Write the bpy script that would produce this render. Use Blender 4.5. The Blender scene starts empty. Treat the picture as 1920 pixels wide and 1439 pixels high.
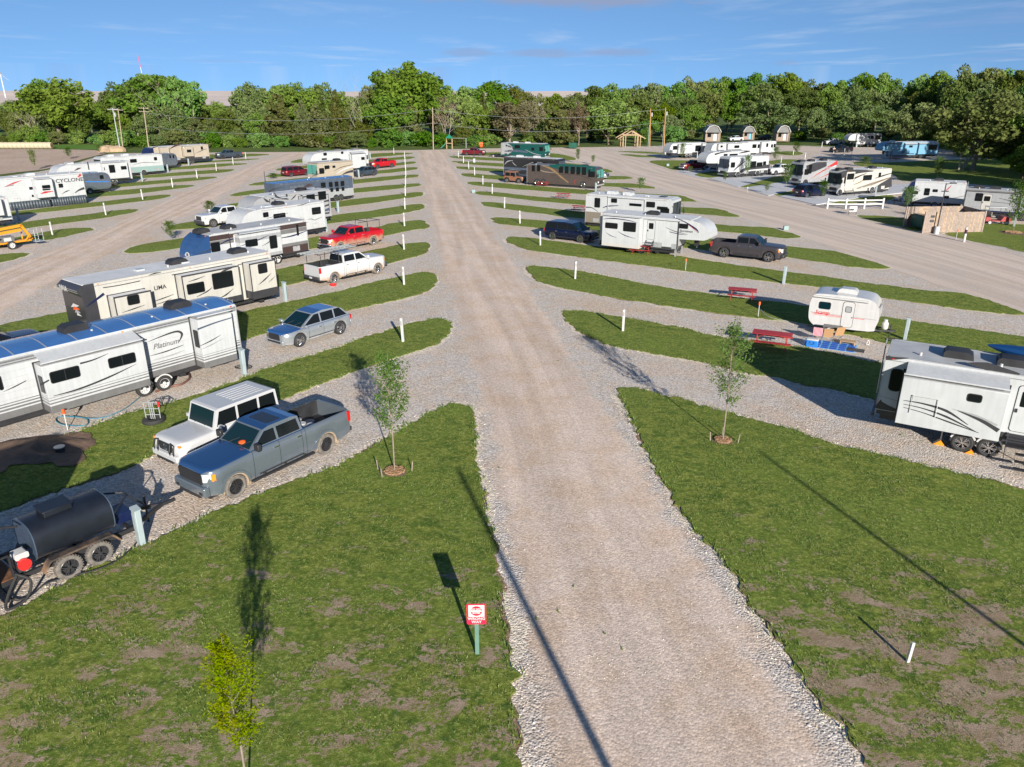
import bpy, math, random, mathutils
from mathutils import Vector, Matrix, noise
R=math.radians; PI=math.pi
sc=bpy.context.scene; COL=sc.collection
# ---------------------------------------------------------------- survey: a point of the flown picture -> metres on the ground
FOC=1400.0; PIT=math.atan(543.5/1400); CH=13.0; CP,SP_=math.cos(PIT),math.sin(PIT)
def ray(px,py):
    u=(px-960)/FOC; v=(py-719.5)/FOC
    return Vector((u,CP-v*SP_,-SP_-v*CP))
def G(px,py,z=0.0):
    r=ray(px,py); t=(z-CH)/r.z
    return Vector((r.x*t,r.y*t,z))
# ---------------------------------------------------------------- mesh builder
class MB:
    def __init__(s): s.v=[];s.f=[];s.m=[];s.s=[]
    def add(s,vs,fs,m=0,sm=False):
        o=len(s.v); s.v+= [tuple(v) for v in vs]
        for f in fs: s.f.append(tuple(i+o for i in f)); s.m.append(m); s.s.append(sm)
        return s
    def box(s,x0,x1,y0,y1,z0,z1,m=0):
        if x0>x1:x0,x1=x1,x0
        if y0>y1:y0,y1=y1,y0
        if z0>z1:z0,z1=z1,z0
        return s.add([(x0,y0,z0),(x1,y0,z0),(x1,y1,z0),(x0,y1,z0),(x0,y0,z1),(x1,y0,z1),(x1,y1,z1),(x0,y1,z1)],
              [(3,2,1,0),(4,5,6,7),(0,1,5,4),(1,2,6,5),(2,3,7,6),(3,0,4,7)],m)
    def bar(s,p,q,w,h=None,m=0):
        h=h or w; p=Vector(p);q=Vector(q);d=(q-p).normalized()
        a=d.cross(Vector((0,0,1)))
        if a.length<.01:a=Vector((1,0,0))
        a.normalize(); b=a.cross(d)
        a*=w/2;b*=h/2
        return s.add([p-a-b,p+a-b,p+a+b,p-a+b,q-a-b,q+a-b,q+a+b,q-a+b],[(3,2,1,0),(4,5,6,7),(0,1,5,4),(1,2,6,5),(2,3,7,6),(3,0,4,7)],m)
    def cyl(s,p,q,r,n=10,m=0,r2=None,caps=True,sm=True):
        r2=r if r2 is None else r2
        p=Vector(p);q=Vector(q);d=(q-p).normalized()
        a=d.cross(Vector((0,0,1)))
        if a.length<.01:a=Vector((1,0,0))
        a.normalize(); b=d.cross(a)
        vs=[]
        for k in range(n):
            t=2*PI*k/n; e=a*math.cos(t)+b*math.sin(t)
            vs+=[p+e*r,q+e*r2]
        s.add(vs,[(2*k,2*((k+1)%n),2*((k+1)%n)+1,2*k+1) for k in range(n)],m,sm)
        if caps:
            s.add([vs[2*k] for k in range(n)],[tuple(range(n))[::-1]],m)
            s.add([vs[2*k+1] for k in range(n)],[tuple(range(n))],m)
        return s
    def tube(s,pts,r,n=6,m=0,rs=None):
        pts=[Vector(p) for p in pts]; N=len(pts); vs=[]
        for i,p in enumerate(pts):
            d=(pts[min(i+1,N-1)]-pts[max(i-1,0)]).normalized()
            a=d.cross(Vector((0,0,1)))
            if a.length<.05:a=d.cross(Vector((1,0,0)))
            a.normalize(); b=d.cross(a); rr=rs[i] if rs else r
            for k in range(n):
                t=2*PI*k/n; vs.append(p+(a*math.cos(t)+b*math.sin(t))*rr)
        fs=[(i*n+k,i*n+(k+1)%n,(i+1)*n+(k+1)%n,(i+1)*n+k) for i in range(N-1) for k in range(n)]
        fs+=[tuple(range(n))[::-1],tuple((N-1)*n+k for k in range(n))]
        return s.add(vs,fs,m,True)
    def prism(s,pts,a,b,ax='y',m=0,mc=None,sm=False):
        n=len(pts)
        if n<3: return s
        ar=sum(pts[i][0]*pts[(i+1)%n][1]-pts[(i+1)%n][0]*pts[i][1] for i in range(n))
        if ar<0: pts=pts[::-1]
        if ax=='y' : f=lambda u,v,w:(u,w,v)
        elif ax=='z': f=lambda u,v,w:(u,v,w)
        else: f=lambda u,v,w:(w,u,v)
        if ax=='y': a,b=max(a,b),min(a,b)
        else: a,b=min(a,b),max(a,b)
        vs=[f(u,v,a) for u,v in pts]+[f(u,v,b) for u,v in pts]
        s.add(vs,[(i,(i+1)%n,n+(i+1)%n,n+i) for i in range(n)],m,sm)
        mc=m if mc is None else mc
        s.add(vs,[tuple(range(n))[::-1],tuple(range(n,2*n))],mc)
        return s
    def lathe(s,prof,c,axis='y',n=24,m=0):   # prof (r, h) along axis
        vs=[]
        for k in range(n):
            t=2*PI*k/n; C_,S_=math.cos(t),math.sin(t)
            for r,h in prof:
                if axis=='y': vs.append((c[0]+r*C_,c[1]+h,c[2]+r*S_))
                elif axis=='z': vs.append((c[0]+r*C_,c[1]+r*S_,c[2]+h))
                else: vs.append((c[0]+h,c[1]+r*C_,c[2]+r*S_))
        L=len(prof)
        return s.add(vs,[(k*L+j,((k+1)%n)*L+j,((k+1)%n)*L+j+1,k*L+j+1) for k in range(n) for j in range(L-1)],m,True)
    def ball(s,c,r,n=10,m=0,sz=(1,1,1)):
        vs=[];K=n//2
        for i in range(K+1):
            a=PI*i/K
            for k in range(n):
                t=2*PI*k/n; vs.append((c[0]+r*sz[0]*math.sin(a)*math.cos(t),c[1]+r*sz[1]*math.sin(a)*math.sin(t),c[2]+r*sz[2]*math.cos(a)))
        return s.add(vs,[(i*n+k,(i+1)*n+k,(i+1)*n+(k+1)%n,i*n+(k+1)%n) for i in range(K) for k in range(n)],m,True)
    def strip(s,pts,ws,y,m=0,sub=5,th=.004):   # tapering swoosh on the plane y (pts in x,z)
        P=crom(pts,sub); W=lerps(ws,len(P)); vs=[];n=len(P)
        for i,(x,z) in enumerate(P):
            a=P[max(i-1,0)];b=P[min(i+1,n-1)];dx,dz=b[0]-a[0],b[1]-a[1];l=math.hypot(dx,dz) or 1
            nx,nz=-dz/l*W[i]/2,dx/l*W[i]/2
            vs+=[(x-nx,y,z-nz),(x+nx,y,z+nz)]
        return s.add(vs,[(2*i,2*i+2,2*i+3,2*i+1) for i in range(n-1)],m)
    def build(s,name,mats,parent=None,bev=0,loc=None,sharp=35,seg=2):
        me=bpy.data.meshes.new(name); me.from_pydata(s.v,[],s.f)
        for m in (mats if isinstance(mats,(list,tuple)) else [mats]): me.materials.append(m)
        me.polygons.foreach_set('material_index',s.m)
        me.polygons.foreach_set('use_smooth',[True]*len(s.s) if bev else s.s)
        me.update()
        if any(s.s) or bev: me.set_sharp_from_angle(angle=R(sharp))
        o=bpy.data.objects.new(name,me); COL.objects.link(o)
        if bev:
            b=o.modifiers.new('bevel','BEVEL'); b.width=bev;b.segments=seg;b.limit_method='ANGLE';b.angle_limit=R(30);b.harden_normals=False
        if parent: o.parent=parent
        if loc: o.location=loc
        return o
def crom(pts,sub):
    if len(pts)<3:
        a,b=pts; return [(a[0]+(b[0]-a[0])*i/sub,a[1]+(b[1]-a[1])*i/sub) for i in range(sub+1)]
    Q=[pts[0]]+list(pts)+[pts[-1]]; out=[]
    for i in range(1,len(Q)-2):
        for k in range(sub):
            t=k/sub; out.append(tuple(.5*((2*Q[i][j])+(-Q[i-1][j]+Q[i+1][j])*t+(2*Q[i-1][j]-5*Q[i][j]+4*Q[i+1][j]-Q[i+2][j])*t*t+(-Q[i-1][j]+3*Q[i][j]-3*Q[i+1][j]+Q[i+2][j])*t**3) for j in range(len(pts[0]))))
    out.append(tuple(pts[-1])); return out
def lerps(w,n):
    if not isinstance(w,(list,tuple)): return [w]*n
    o=[]
    for i in range(n):
        t=i/(n-1)*(len(w)-1);k=min(int(t),len(w)-2);o.append(w[k]+(w[k+1]-w[k])*(t-k))
    return o
def rrect(x0,x1,z0,z1,r,n=3):
    if x0>x1:x0,x1=x1,x0
    if z0>z1:z0,z1=z1,z0
    r=min(r,(x1-x0)/2.01,(z1-z0)/2.01); o=[]
    for cx,cz,a in ((x1-r,z1-r,0),(x0+r,z1-r,90),(x0+r,z0+r,180),(x1-r,z0+r,270)):
        for k in range(n+1):
            t=R(a+90*k/n); o.append((cx+r*math.cos(t),cz+r*math.sin(t)))
    return o
def tag(o,label=None,cat=None,group=None,kind=None):
    if label:o['label']=label
    if cat:o['category']=cat
    if group:o['group']=group
    if kind:o['kind']=kind
    return o
def thing(name,label,cat,loc=(0,0,0),rz=0,group=None):
    o=bpy.data.objects.new(name,None); COL.objects.link(o); o.location=loc; o.rotation_euler=(0,0,rz); o.empty_display_size=.3
    return tag(o,label,cat,group)
def kids(o): return [c for c in ALLK.get(o.name,[])]
def dup(o,parent=None,loc=None,rz=None,label=None,scale=None,group=None):
    c=o.copy(); COL.objects.link(c); c.parent=parent
    for ch in list(o.children): dup(ch,c)
    if loc is not None:c.location=loc
    if rz is not None:c.rotation_euler=(0,0,rz)
    if scale:c.scale=scale if isinstance(scale,tuple) else (scale,)*3
    if label:c['label']=label
    if group:c['group']=group
    return c
def text_obj(body,size,mat,parent,loc,rot,name='lettering',bold=0,shear=0,sx=1,al='LEFT'):
    cu=bpy.data.curves.new(name,'FONT'); cu.body=body; cu.size=size; cu.align_x=al; cu.offset=bold; cu.extrude=.002; cu.shear=shear; cu.resolution_u=2
    t=bpy.data.objects.new(name,cu); COL.objects.link(t)
    bpy.context.view_layer.update()
    me=bpy.data.meshes.new_from_object(t.evaluated_get(bpy.context.evaluated_depsgraph_get()))
    COL.objects.unlink(t); bpy.data.objects.remove(t)
    me.materials.clear(); me.materials.append(mat)
    o=bpy.data.objects.new(name,me); COL.objects.link(o); o.parent=parent; o.location=loc; o.rotation_euler=rot; o.scale=(sx,1,1)
    return o
# ---------------------------------------------------------------- materials
def mat(name,col,rough=.5,metal=0,coat=0,spec=.5,var=0,vs=2.0,bump=0,bs=20,dirt=None,dz=(.4,.9),emit=None):
    m=bpy.data.materials.new(name); m.use_nodes=True; nt=m.node_tree; b=nt.nodes['Principled BSDF']
    b.inputs['Base Color'].default_value=(*col,1); b.inputs['Roughness'].default_value=rough; b.inputs['Metallic'].default_value=metal
    b.inputs['Coat Weight'].default_value=coat; b.inputs['Coat Roughness'].default_value=.05; b.inputs['Specular IOR Level'].default_value=spec
    N=nt.nodes.new; Lk=nt.links.new
    tc=N('ShaderNodeTexCoord'); last=None
    if var:
        n=N('ShaderNodeTexNoise'); n.inputs['Scale'].default_value=vs; n.inputs['Detail'].default_value=5; Lk(tc.outputs['Object'],n.inputs['Vector'])
        r=N('ShaderNodeMapRange'); r.inputs[1].default_value=.3; r.inputs[2].default_value=.7; r.inputs[3].default_value=1-var; r.inputs[4].default_value=1+var*.6
        Lk(n.outputs['Fac'],r.inputs[0])
        mx=N('ShaderNodeMix'); mx.data_type='RGBA'; mx.blend_type='MULTIPLY'; mx.inputs[0].default_value=1; mx.inputs[6].default_value=(*col,1)
        Lk(r.outputs[0],mx.inputs[7]); last=mx.outputs[2]
        r2=N('ShaderNodeMapRange'); r2.inputs[3].default_value=rough*.75; r2.inputs[4].default_value=min(1,rough*1.3); Lk(n.outputs['Fac'],r2.inputs[0]); Lk(r2.outputs[0],b.inputs['Roughness'])
    if name.startswith('rv_') or name=='gelcoat_white':
        mp=N('ShaderNodeMapping'); mp.inputs['Scale'].default_value=(5,5,.45); Lk(tc.outputs['Object'],mp.inputs['Vector'])
        n3=N('ShaderNodeTexNoise'); n3.inputs['Scale'].default_value=1.3; n3.inputs['Detail'].default_value=6; Lk(mp.outputs[0],n3.inputs['Vector'])
        r3=N('ShaderNodeMapRange'); r3.inputs[1].default_value=.38; r3.inputs[2].default_value=.62; r3.inputs[3].default_value=.94; r3.inputs[4].default_value=1.02; Lk(n3.outputs['Fac'],r3.inputs[0])
        m3=N('ShaderNodeMix'); m3.data_type='RGBA'; m3.blend_type='MULTIPLY'; m3.inputs[0].default_value=1; Lk(r3.outputs[0],m3.inputs[7])
        if last: Lk(last,m3.inputs[6])
        else: m3.inputs[6].default_value=(*col,1)
        last=m3.outputs[2]
    if dirt:
        sp=N('ShaderNodeSeparateXYZ'); Lk(tc.outputs['Object'],sp.inputs[0])
        n2=N('ShaderNodeTexNoise'); n2.inputs['Scale'].default_value=2.2; n2.inputs['Detail'].default_value=7; n2.inputs['Roughness'].default_value=.7; Lk(tc.outputs['Object'],n2.inputs['Vector'])
        ma=N('ShaderNodeMath'); ma.operation='MULTIPLY_ADD'; ma.inputs[1].default_value=-.9; Lk(n2.outputs['Fac'],ma.inputs[0]); Lk(sp.outputs['Z'],ma.inputs[2])
        r=N('ShaderNodeMapRange'); r.inputs[1].default_value=dz[0]-.45; r.inputs[2].default_value=dz[1]-.45; r.inputs[3].default_value=.9; r.inputs[4].default_value=0; r.interpolation_type='SMOOTHSTEP'
        Lk(ma.outputs[0],r.inputs[0])
        mx=N('ShaderNodeMix'); mx.data_type='RGBA'; Lk(r.outputs[0],mx.inputs[0])
        if last: Lk(last,mx.inputs[6])
        else: mx.inputs[6].default_value=(*col,1)
        mx.inputs[7].default_value=(*dirt,1); last=mx.outputs[2]
        rr=N('ShaderNodeMapRange'); rr.inputs[3].default_value=rough; rr.inputs[4].default_value=.85; Lk(r.outputs[0],rr.inputs[0]); Lk(rr.outputs[0],b.inputs['Roughness'])
        cc=N('ShaderNodeMapRange'); cc.inputs[3].default_value=coat; cc.inputs[4].default_value=0; Lk(r.outputs[0],cc.inputs[0]); Lk(cc.outputs[0],b.inputs['Coat Weight'])
        mm=N('ShaderNodeMapRange'); mm.inputs[3].default_value=metal; mm.inputs[4].default_value=0; Lk(r.outputs[0],mm.inputs[0]); Lk(mm.outputs[0],b.inputs['Metallic'])
    if last: Lk(last,b.inputs['Base Color'])
    if bump:
        n=N('ShaderNodeTexNoise'); n.inputs['Scale'].default_value=bs; n.inputs['Detail'].default_value=4; Lk(tc.outputs['Object'],n.inputs['Vector'])
        bp=N('ShaderNodeBump'); bp.inputs['Strength'].default_value=bump; bp.inputs['Distance'].default_value=.02; Lk(n.outputs['Fac'],bp.inputs['Height']); Lk(bp.outputs[0],b.inputs['Normal'])
    if emit: b.inputs['Emission Color'].default_value=(*emit,1); b.inputs['Emission Strength'].default_value=1
    return m
_mc={}
def M(k): 
    if k not in _mc: _mc[k]=MATS[k]()
    return _mc[k]
MUD=(.33,.24,.16)
MATS=dict(
 white=lambda:mat('rv_white',(.42,.435,.445),.35,coat=.3,var=.06,vs=1.5,dirt=(.42,.38,.32),dz=(.35,1.0)),
 white2=lambda:mat('gelcoat_white',(.48,.48,.475),.25,coat=.4,var=.04),
 cream=lambda:mat('rv_cream',(.42,.41,.375),.35,coat=.3,var=.06,vs=1.5),
 beige=lambda:mat('rv_beige',(.34,.295,.235),.3,coat=.4,var=.05),
 tan=lambda:mat('rv_tan',(.175,.15,.12),.3,coat=.4),
 bronze=lambda:mat('rv_bronze',(.085,.068,.06),.35,metal=.3,coat=.3,var=.1),
 lgrey=lambda:mat('rv_light_grey',(.27,.28,.29),.4,coat=.2,var=.08),
 mgrey=lambda:mat('rv_mid_grey',(.13,.13,.13),.4,var=.1),
 dgrey=lambda:mat('rv_dark_grey',(.035,.035,.04),.35,coat=.2,var=.1),
 slate=lambda:mat('rv_slate',(.055,.075,.11),.25,coat=.4,var=.1),
 black=lambda:mat('black_paint',(.014,.014,.016),.3,coat=.4),
 blackp=lambda:mat('black_plastic',(.02,.02,.022),.5,var=.15),
 brown=lambda:mat('rv_brown',(.045,.028,.026),.35,coat=.3,var=.05),
 gold=lambda:mat('rv_gold',(.20,.13,.065),.35,coat=.3),
 nosecap=lambda:mat('glossy_nose_cap',(.02,.06,.16),.16,coat=.6,var=.1),
 shadeblue=lambda:mat('rv_shade_tint_blue',(.13,.29,.42),.35,coat=.3),  # blue cast of tree shade put into the trailer's body colour
 navy=lambda:mat('navy_paint',(.006,.012,.05),.3,coat=.3),
 teal=lambda:mat('teal_paint',(.004,.055,.05),.3,coat=.3),
 palegreen=lambda:mat('pale_sea_green',(.20,.29,.28),.4),
 blue=lambda:mat('bright_blue_paint',(.02,.16,.50),.4),
 skyblue=lambda:mat('sky_blue_panel',(.10,.35,.60),.4),
 redp=lambda:mat('red_stripe',(.36,.03,.03),.35,coat=.3),
 roofw=lambda:mat('roof_membrane_white',(.56,.57,.58),.55,var=.12,vs=1.2,bump=.1),
 roofg=lambda:mat('roof_membrane_grey',(.40,.41,.42),.55,var=.15,vs=1.2,bump=.1),
 roofblue=lambda:mat('roof_sky_reflection',(.045,.14,.36),.22,coat=.5,var=.12,vs=1.0),  # blue of the reflected sky painted into the roof colour
 alu=lambda:mat('polished_aluminium',(.42,.50,.60),.22,metal=.95,var=.08),
 galv=lambda:mat('galvanised_steel',(.42,.44,.45),.45,metal=.6,var=.12),
 chrome=lambda:mat('chrome',(.75,.75,.76),.12,metal=1),
 glass=lambda:mat('dark_glass',(.006,.008,.009),.12,spec=.22),
 shield=lambda:mat('windscreen_glass',(.003,.016,.022),.08,spec=.4),
 shieldg=lambda:mat('windscreen_sunshade',(.07,.26,.22),.15,coat=.6),
 shieldd=lambda:mat('windscreen_cover',(.04,.055,.075),.4),
 rubber=lambda:mat('rubber',(.022,.022,.022),.8,var=.2,vs=6),
 rubberd=lambda:mat('dusty_rubber',(.14,.125,.11),.9,var=.35,vs=7),
 lamp_r=lambda:mat('tail_lens',(.42,.008,.01),.2,coat=.7),
 lamp_w=lambda:mat('head_lens',(.62,.62,.6),.12,coat=.8),
 lamp_o=lambda:mat('amber_lens',(.75,.22,.02),.2,coat=.6),
 skirt=lambda:mat('dark_skirt_tarp',(.055,.07,.085),.45,var=.25,vs=2.5,bump=.5,bs=3),
 ped=lambda:mat('pedestal_paint',(.28,.34,.355),.5,var=.08,vs=3),
 postw=lambda:mat('vinyl_white',(.46,.46,.45),.45,var=.06,vs=4),
 wood=lambda:mat('weathered_cedar',(.27,.215,.18),.8,var=.25,vs=5),
 woodn=lambda:mat('new_timber',(.33,.225,.13),.7,var=.2,vs=4),
 pole=lambda:mat('pole_wood',(.30,.24,.18),.85,var=.25,vs=3),
 poleo=lambda:mat('new_pole_wood',(.38,.20,.08),.8,var=.2,vs=3),
 redwood=lambda:mat('red_painted_boards',(.30,.022,.022),.45,var=.15,vs=4),
 redsteel=lambda:mat('red_painted_steel',(.33,.05,.04),.45,var=.15,vs=4),
 yellow=lambda:mat('lift_yellow',(.62,.24,.012),.4,coat=.2,var=.06),
 orange=lambda:mat('orange_plastic',(.6,.09,.015),.45),
 red=lambda:mat('red_plastic',(.6,.02,.02),.4),
 conc=lambda:mat('concrete',(.46,.47,.49),.85,var=.12,vs=.8,bump=.2,bs=30),
 rust=lambda:mat('rusty_steel',(.16,.07,.03),.8,var=.4,vs=8),
 tank=lambda:mat('tank_black_paint',(.010,.013,.020),.38,var=.3,vs=2.5,bump=.08,bs=3,dirt=(.03,.026,.024),dz=(.45,.8)),
 mulch=lambda:mat('wood_chip_mulch',(.27,.16,.085),.95,var=.5,vs=18,bump=1,bs=22),
 soil=lambda:mat('bare_soil',(.15,.095,.065),.95,var=.4,vs=3,bump=1,bs=9),
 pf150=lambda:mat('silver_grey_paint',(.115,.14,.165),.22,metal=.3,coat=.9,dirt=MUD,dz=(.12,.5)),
 pf150t=lambda:mat('silver_sky_reflection',(.02,.07,.19),.15,metal=.35,coat=1),  # sky reflection on bonnet and cab roof painted in as blue
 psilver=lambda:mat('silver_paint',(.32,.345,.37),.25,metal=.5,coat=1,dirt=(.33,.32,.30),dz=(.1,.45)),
 psilvert=lambda:mat('bonnet_sky_reflection',(.03,.11,.30),.16,metal=.4,coat=1),  # top faces coloured blue to stand for reflected sky on silver
 pwhite=lambda:mat('white_car_paint',(.43,.44,.45),.28,coat=.5,dirt=MUD,dz=(.1,.45)),
 pwhitem=lambda:mat('white_muddy_paint',(.43,.44,.45),.28,coat=.5,dirt=MUD,dz=(.35,.8)),
 pred=lambda:mat('red_muddy_paint',(.34,.004,.010),.3,coat=.4,dirt=(.28,.17,.12),dz=(.6,1.05)),
 pred2=lambda:mat('red_car_paint',(.34,.004,.010),.3,coat=.4),
 pmaroon=lambda:mat('maroon_car_paint',(.10,.003,.008),.28,coat=.4),
 pgrey=lambda:mat('dark_grey_paint',(.04,.036,.042),.35,metal=.2,coat=.4,dirt=(.16,.13,.12),dz=(.1,.5)),
 pbluegrey=lambda:mat('slate_grey_paint',(.035,.05,.07),.32,metal=.2,coat=.4),
 pnavy=lambda:mat('dark_blue_car_paint',(.0025,.005,.022),.25,coat=.35),
 pblack=lambda:mat('black_car_paint',(.005,.006,.01),.25,coat=.35),
 pjeep=lambda:mat('tan_car_paint',(.20,.09,.05),.4,coat=.3),
 pjeept=lambda:mat('salmon_soft_top',(.36,.17,.12),.7),
 mud=lambda:mat('dried_mud',(.34,.25,.17),.95,var=.3,vs=6),
 bed=lambda:mat('bed_liner',(.016,.017,.02),.6,bump=.2,bs=40,var=.3),
 rock=lambda:mat('limestone_chips',(.44,.40,.35),.9,var=.45,vs=9),
)
# ---------------------------------------------------------------- world, sun, camera
w=bpy.data.worlds.new('World'); sc.world=w; w.use_nodes=True; nt=w.node_tree; N=nt.nodes.new; Lk=nt.links.new
bg=nt.nodes['Background']; sky=N('ShaderNodeTexSky'); sky.sky_type='NISHITA'; sky.sun_disc=False
ELEV=R(18.2); SAZ=math.atan2(.29,-.957)
sky.sun_elevation=ELEV; sky.sun_rotation=SAZ; sky.air_density=1.0; sky.dust_density=.6; sky.ozone_density=2.2; sky.altitude=400
tc=N('ShaderNodeTexCoord'); sp=N('ShaderNodeSeparateXYZ'); Lk(tc.outputs['Generated'],sp.inputs[0])
zc=N('ShaderNodeMath'); zc.operation='MULTIPLY_ADD'; zc.inputs[1].default_value=1.15; zc.inputs[2].default_value=.22; Lk(sp.outputs['Z'],zc.inputs[0])
zv=N('ShaderNodeCombineXYZ'); Lk(sp.outputs['X'],zv.inputs[0]); Lk(sp.outputs['Y'],zv.inputs[1]); Lk(zc.outputs[0],zv.inputs[2]); Lk(zv.outputs[0],sky.inputs['Vector']) if 'Vector' in sky.inputs else None
# thin flat clouds, mapped on a high layer
mz=N('ShaderNodeMath'); mz.operation='MAXIMUM'; mz.inputs[1].default_value=.03; Lk(sp.outputs['Z'],mz.inputs[0])
dx=N('ShaderNodeMath'); dx.operation='DIVIDE'; Lk(sp.outputs['X'],dx.inputs[0]); Lk(mz.outputs[0],dx.inputs[1])
dy=N('ShaderNodeMath'); dy.operation='DIVIDE'; Lk(sp.outputs['Y'],dy.inputs[0]); Lk(mz.outputs[0],dy.inputs[1])
cb=N('ShaderNodeCombineXYZ'); Lk(dx.outputs[0],cb.inputs[0]); Lk(dy.outputs[0],cb.inputs[1])
def cloud(scale,sx,sy,lo,hi,detail=6,off=0):
    mp=N('ShaderNodeMapping'); mp.inputs['Scale'].default_value=(sx,sy,1); mp.inputs['Location'].default_value=(off,off*.7,off); Lk(cb.outputs[0],mp.inputs['Vector'])
    n=N('ShaderNodeTexNoise'); n.inputs['Scale'].default_value=scale; n.inputs['Detail'].default_value=detail; n.inputs['Roughness'].default_value=.55; Lk(mp.outputs[0],n.inputs['Vector'])
    r=N('ShaderNodeMapRange'); r.interpolation_type='SMOOTHSTEP'; r.inputs[1].default_value=lo; r.inputs[2].default_value=hi; Lk(n.outputs['Fac'],r.inputs[0]); return r.outputs[0]
c1=cloud(.55,1.0,.55,.50,.80,6,3.1); c2=cloud(.22,1.0,1.0,.56,.75,7,7.7)
tint=N('ShaderNodeMix'); tint.data_type='RGBA'; tint.blend_type='MULTIPLY'; tint.inputs[0].default_value=1; tint.inputs[7].default_value=(.64,.80,.93,1)
Lk(sky.outputs[0],tint.inputs[6])
m1=N('ShaderNodeMix'); m1.data_type='RGBA'; m1.inputs[7].default_value=(3.6,4.2,5.2,1); Lk(tint.outputs[2],m1.inputs[6])
f1=N('ShaderNodeMath'); f1.operation='MULTIPLY'; f1.inputs[1].default_value=.42; Lk(c1,f1.inputs[0]); Lk(f1.outputs[0],m1.inputs[0])
m2=N('ShaderNodeMix'); m2.data_type='RGBA'; m2.inputs[7].default_value=(1.9,2.5,4.2,1); Lk(m1.outputs[2],m2.inputs[6])
f2=N('ShaderNodeMath'); f2.operation='MULTIPLY'; f2.inputs[1].default_value=.55; Lk(c2,f2.inputs[0]); Lk(f2.outputs[0],m2.inputs[0])
def nm(op,a,b_=0.):
    n=N('ShaderNodeMath'); n.operation=op
    for i,v_ in enumerate((a,b_)):
        if isinstance(v_,(int,float)): n.inputs[i].default_value=v_
        else: Lk(v_,n.inputs[i])
    return n.outputs[0]
yy=nm('MAXIMUM',sp.outputs['Y'],.05); axn=nm('DIVIDE',sp.outputs['X'],yy); eln=nm('DIVIDE',sp.outputs['Z'],yy)
wn=N('ShaderNodeTexNoise'); wn.inputs['Scale'].default_value=14; wn.inputs['Detail'].default_value=6; wn.inputs['Roughness'].default_value=.65
wc=N('ShaderNodeCombineXYZ'); Lk(axn,wc.inputs[0]); Lk(nm('MULTIPLY',eln,5.),wc.inputs[1]); Lk(wc.outputs[0],wn.inputs['Vector'])
cur=m2.outputs[2]
for cx_,ce_,wx_,we_,st_ in ((.09,.108,.17,.013,.75),(-.055,.047,.04,.006,.4),(.035,.046,.05,.006,.45),(.12,.047,.05,.006,.42),(.34,.036,.02,.004,.3)):
    d_=nm('SQRT',nm('ADD',nm('POWER',nm('DIVIDE',nm('SUBTRACT',axn,cx_),wx_),2.),nm('POWER',nm('DIVIDE',nm('SUBTRACT',eln,ce_),we_),2.)))
    d_=nm('ADD',d_,nm('MULTIPLY',nm('SUBTRACT',wn.outputs['Fac'],.5),1.9))
    rr_=N('ShaderNodeMapRange'); rr_.interpolation_type='SMOOTHSTEP'; rr_.inputs[1].default_value=.35; rr_.inputs[2].default_value=1.15; rr_.inputs[3].default_value=st_; rr_.inputs[4].default_value=0; Lk(d_,rr_.inputs[0])
    mm_=N('ShaderNodeMix'); mm_.data_type='RGBA'; mm_.inputs[7].default_value=(1.9,2.15,3.1,1); Lk(cur,mm_.inputs[6]); Lk(rr_.outputs[0],mm_.inputs[0]); cur=mm_.outputs[2]
Lk(cur,bg.inputs[0]); bg.inputs[1].default_value=.085
ld=bpy.data.lights.new('sun','SUN'); ld.energy=4.6; ld.angle=R(.55); ld.color=(1.0,.93,.83)
so=bpy.data.objects.new('sun',ld); COL.objects.link(so)
SD=Vector((  .29*math.cos(ELEV),-.957*math.cos(ELEV),math.sin(ELEV))).normalized()
so.rotation_euler=SD.to_track_quat('Z','Y').to_euler(); so.location=(20,-60,40)
cd=bpy.data.cameras.new('camera'); cam=bpy.data.objects.new('camera',cd); COL.objects.link(cam); sc.camera=cam
cam.location=(0,0,CH); cam.rotation_euler=(R(90)-PIT,0,0); cd.lens=26.25; cd.sensor_width=36; cd.clip_end=20000; cd.clip_start=.1
sc.view_settings.view_transform='Standard'; sc.view_settings.look='None'; sc.view_settings.gamma=1; sc.view_settings.exposure=1.0
sc.render.engine='CYCLES'
# ---------------------------------------------------------------- ground materials
def ncol(nt,col): 
    n=nt.nodes.new('ShaderNodeRGB'); n.outputs[0].default_value=(*col,1); return n.outputs[0]
def nmix(nt,f,a,b,bt='MIX'):
    m=nt.nodes.new('ShaderNodeMix'); m.data_type='RGBA'; m.blend_type=bt
    for s_,v in ((0,f),(6,a),(7,b)):
        if isinstance(v,(int,float)): m.inputs[s_].default_value=v
        elif isinstance(v,tuple): m.inputs[s_].default_value=(*v,1)
        else: nt.links.new(v,m.inputs[s_])
    return m.outputs[2]
def nnoise(nt,sc_,det=5,rough=.55,vec=None,dist=0):
    n=nt.nodes.new('ShaderNodeTexNoise'); n.inputs['Scale'].default_value=sc_; n.inputs['Detail'].default_value=det; n.inputs['Roughness'].default_value=rough; n.inputs['Distortion'].default_value=dist
    if vec: nt.links.new(vec,n.inputs['Vector'])
    return n.outputs['Fac']
def nrange(nt,x,a,b,c=0.,d=1.,sm=True):
    r=nt.nodes.new('ShaderNodeMapRange'); r.inputs[1].default_value=a; r.inputs[2].default_value=b; r.inputs[3].default_value=c; r.inputs[4].default_value=d
    if sm: r.interpolation_type='SMOOTHSTEP'
    nt.links.new(x,r.inputs[0]); return r.outputs[0]
def nmath(nt,op,a,b=0.):
    m=nt.nodes.new('ShaderNodeMath'); m.operation=op
    for i,v in enumerate((a,b)):
        if isinstance(v,(int,float)): m.inputs[i].default_value=v
        else: nt.links.new(v,m.inputs[i])
    return m.outputs[0]
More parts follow.
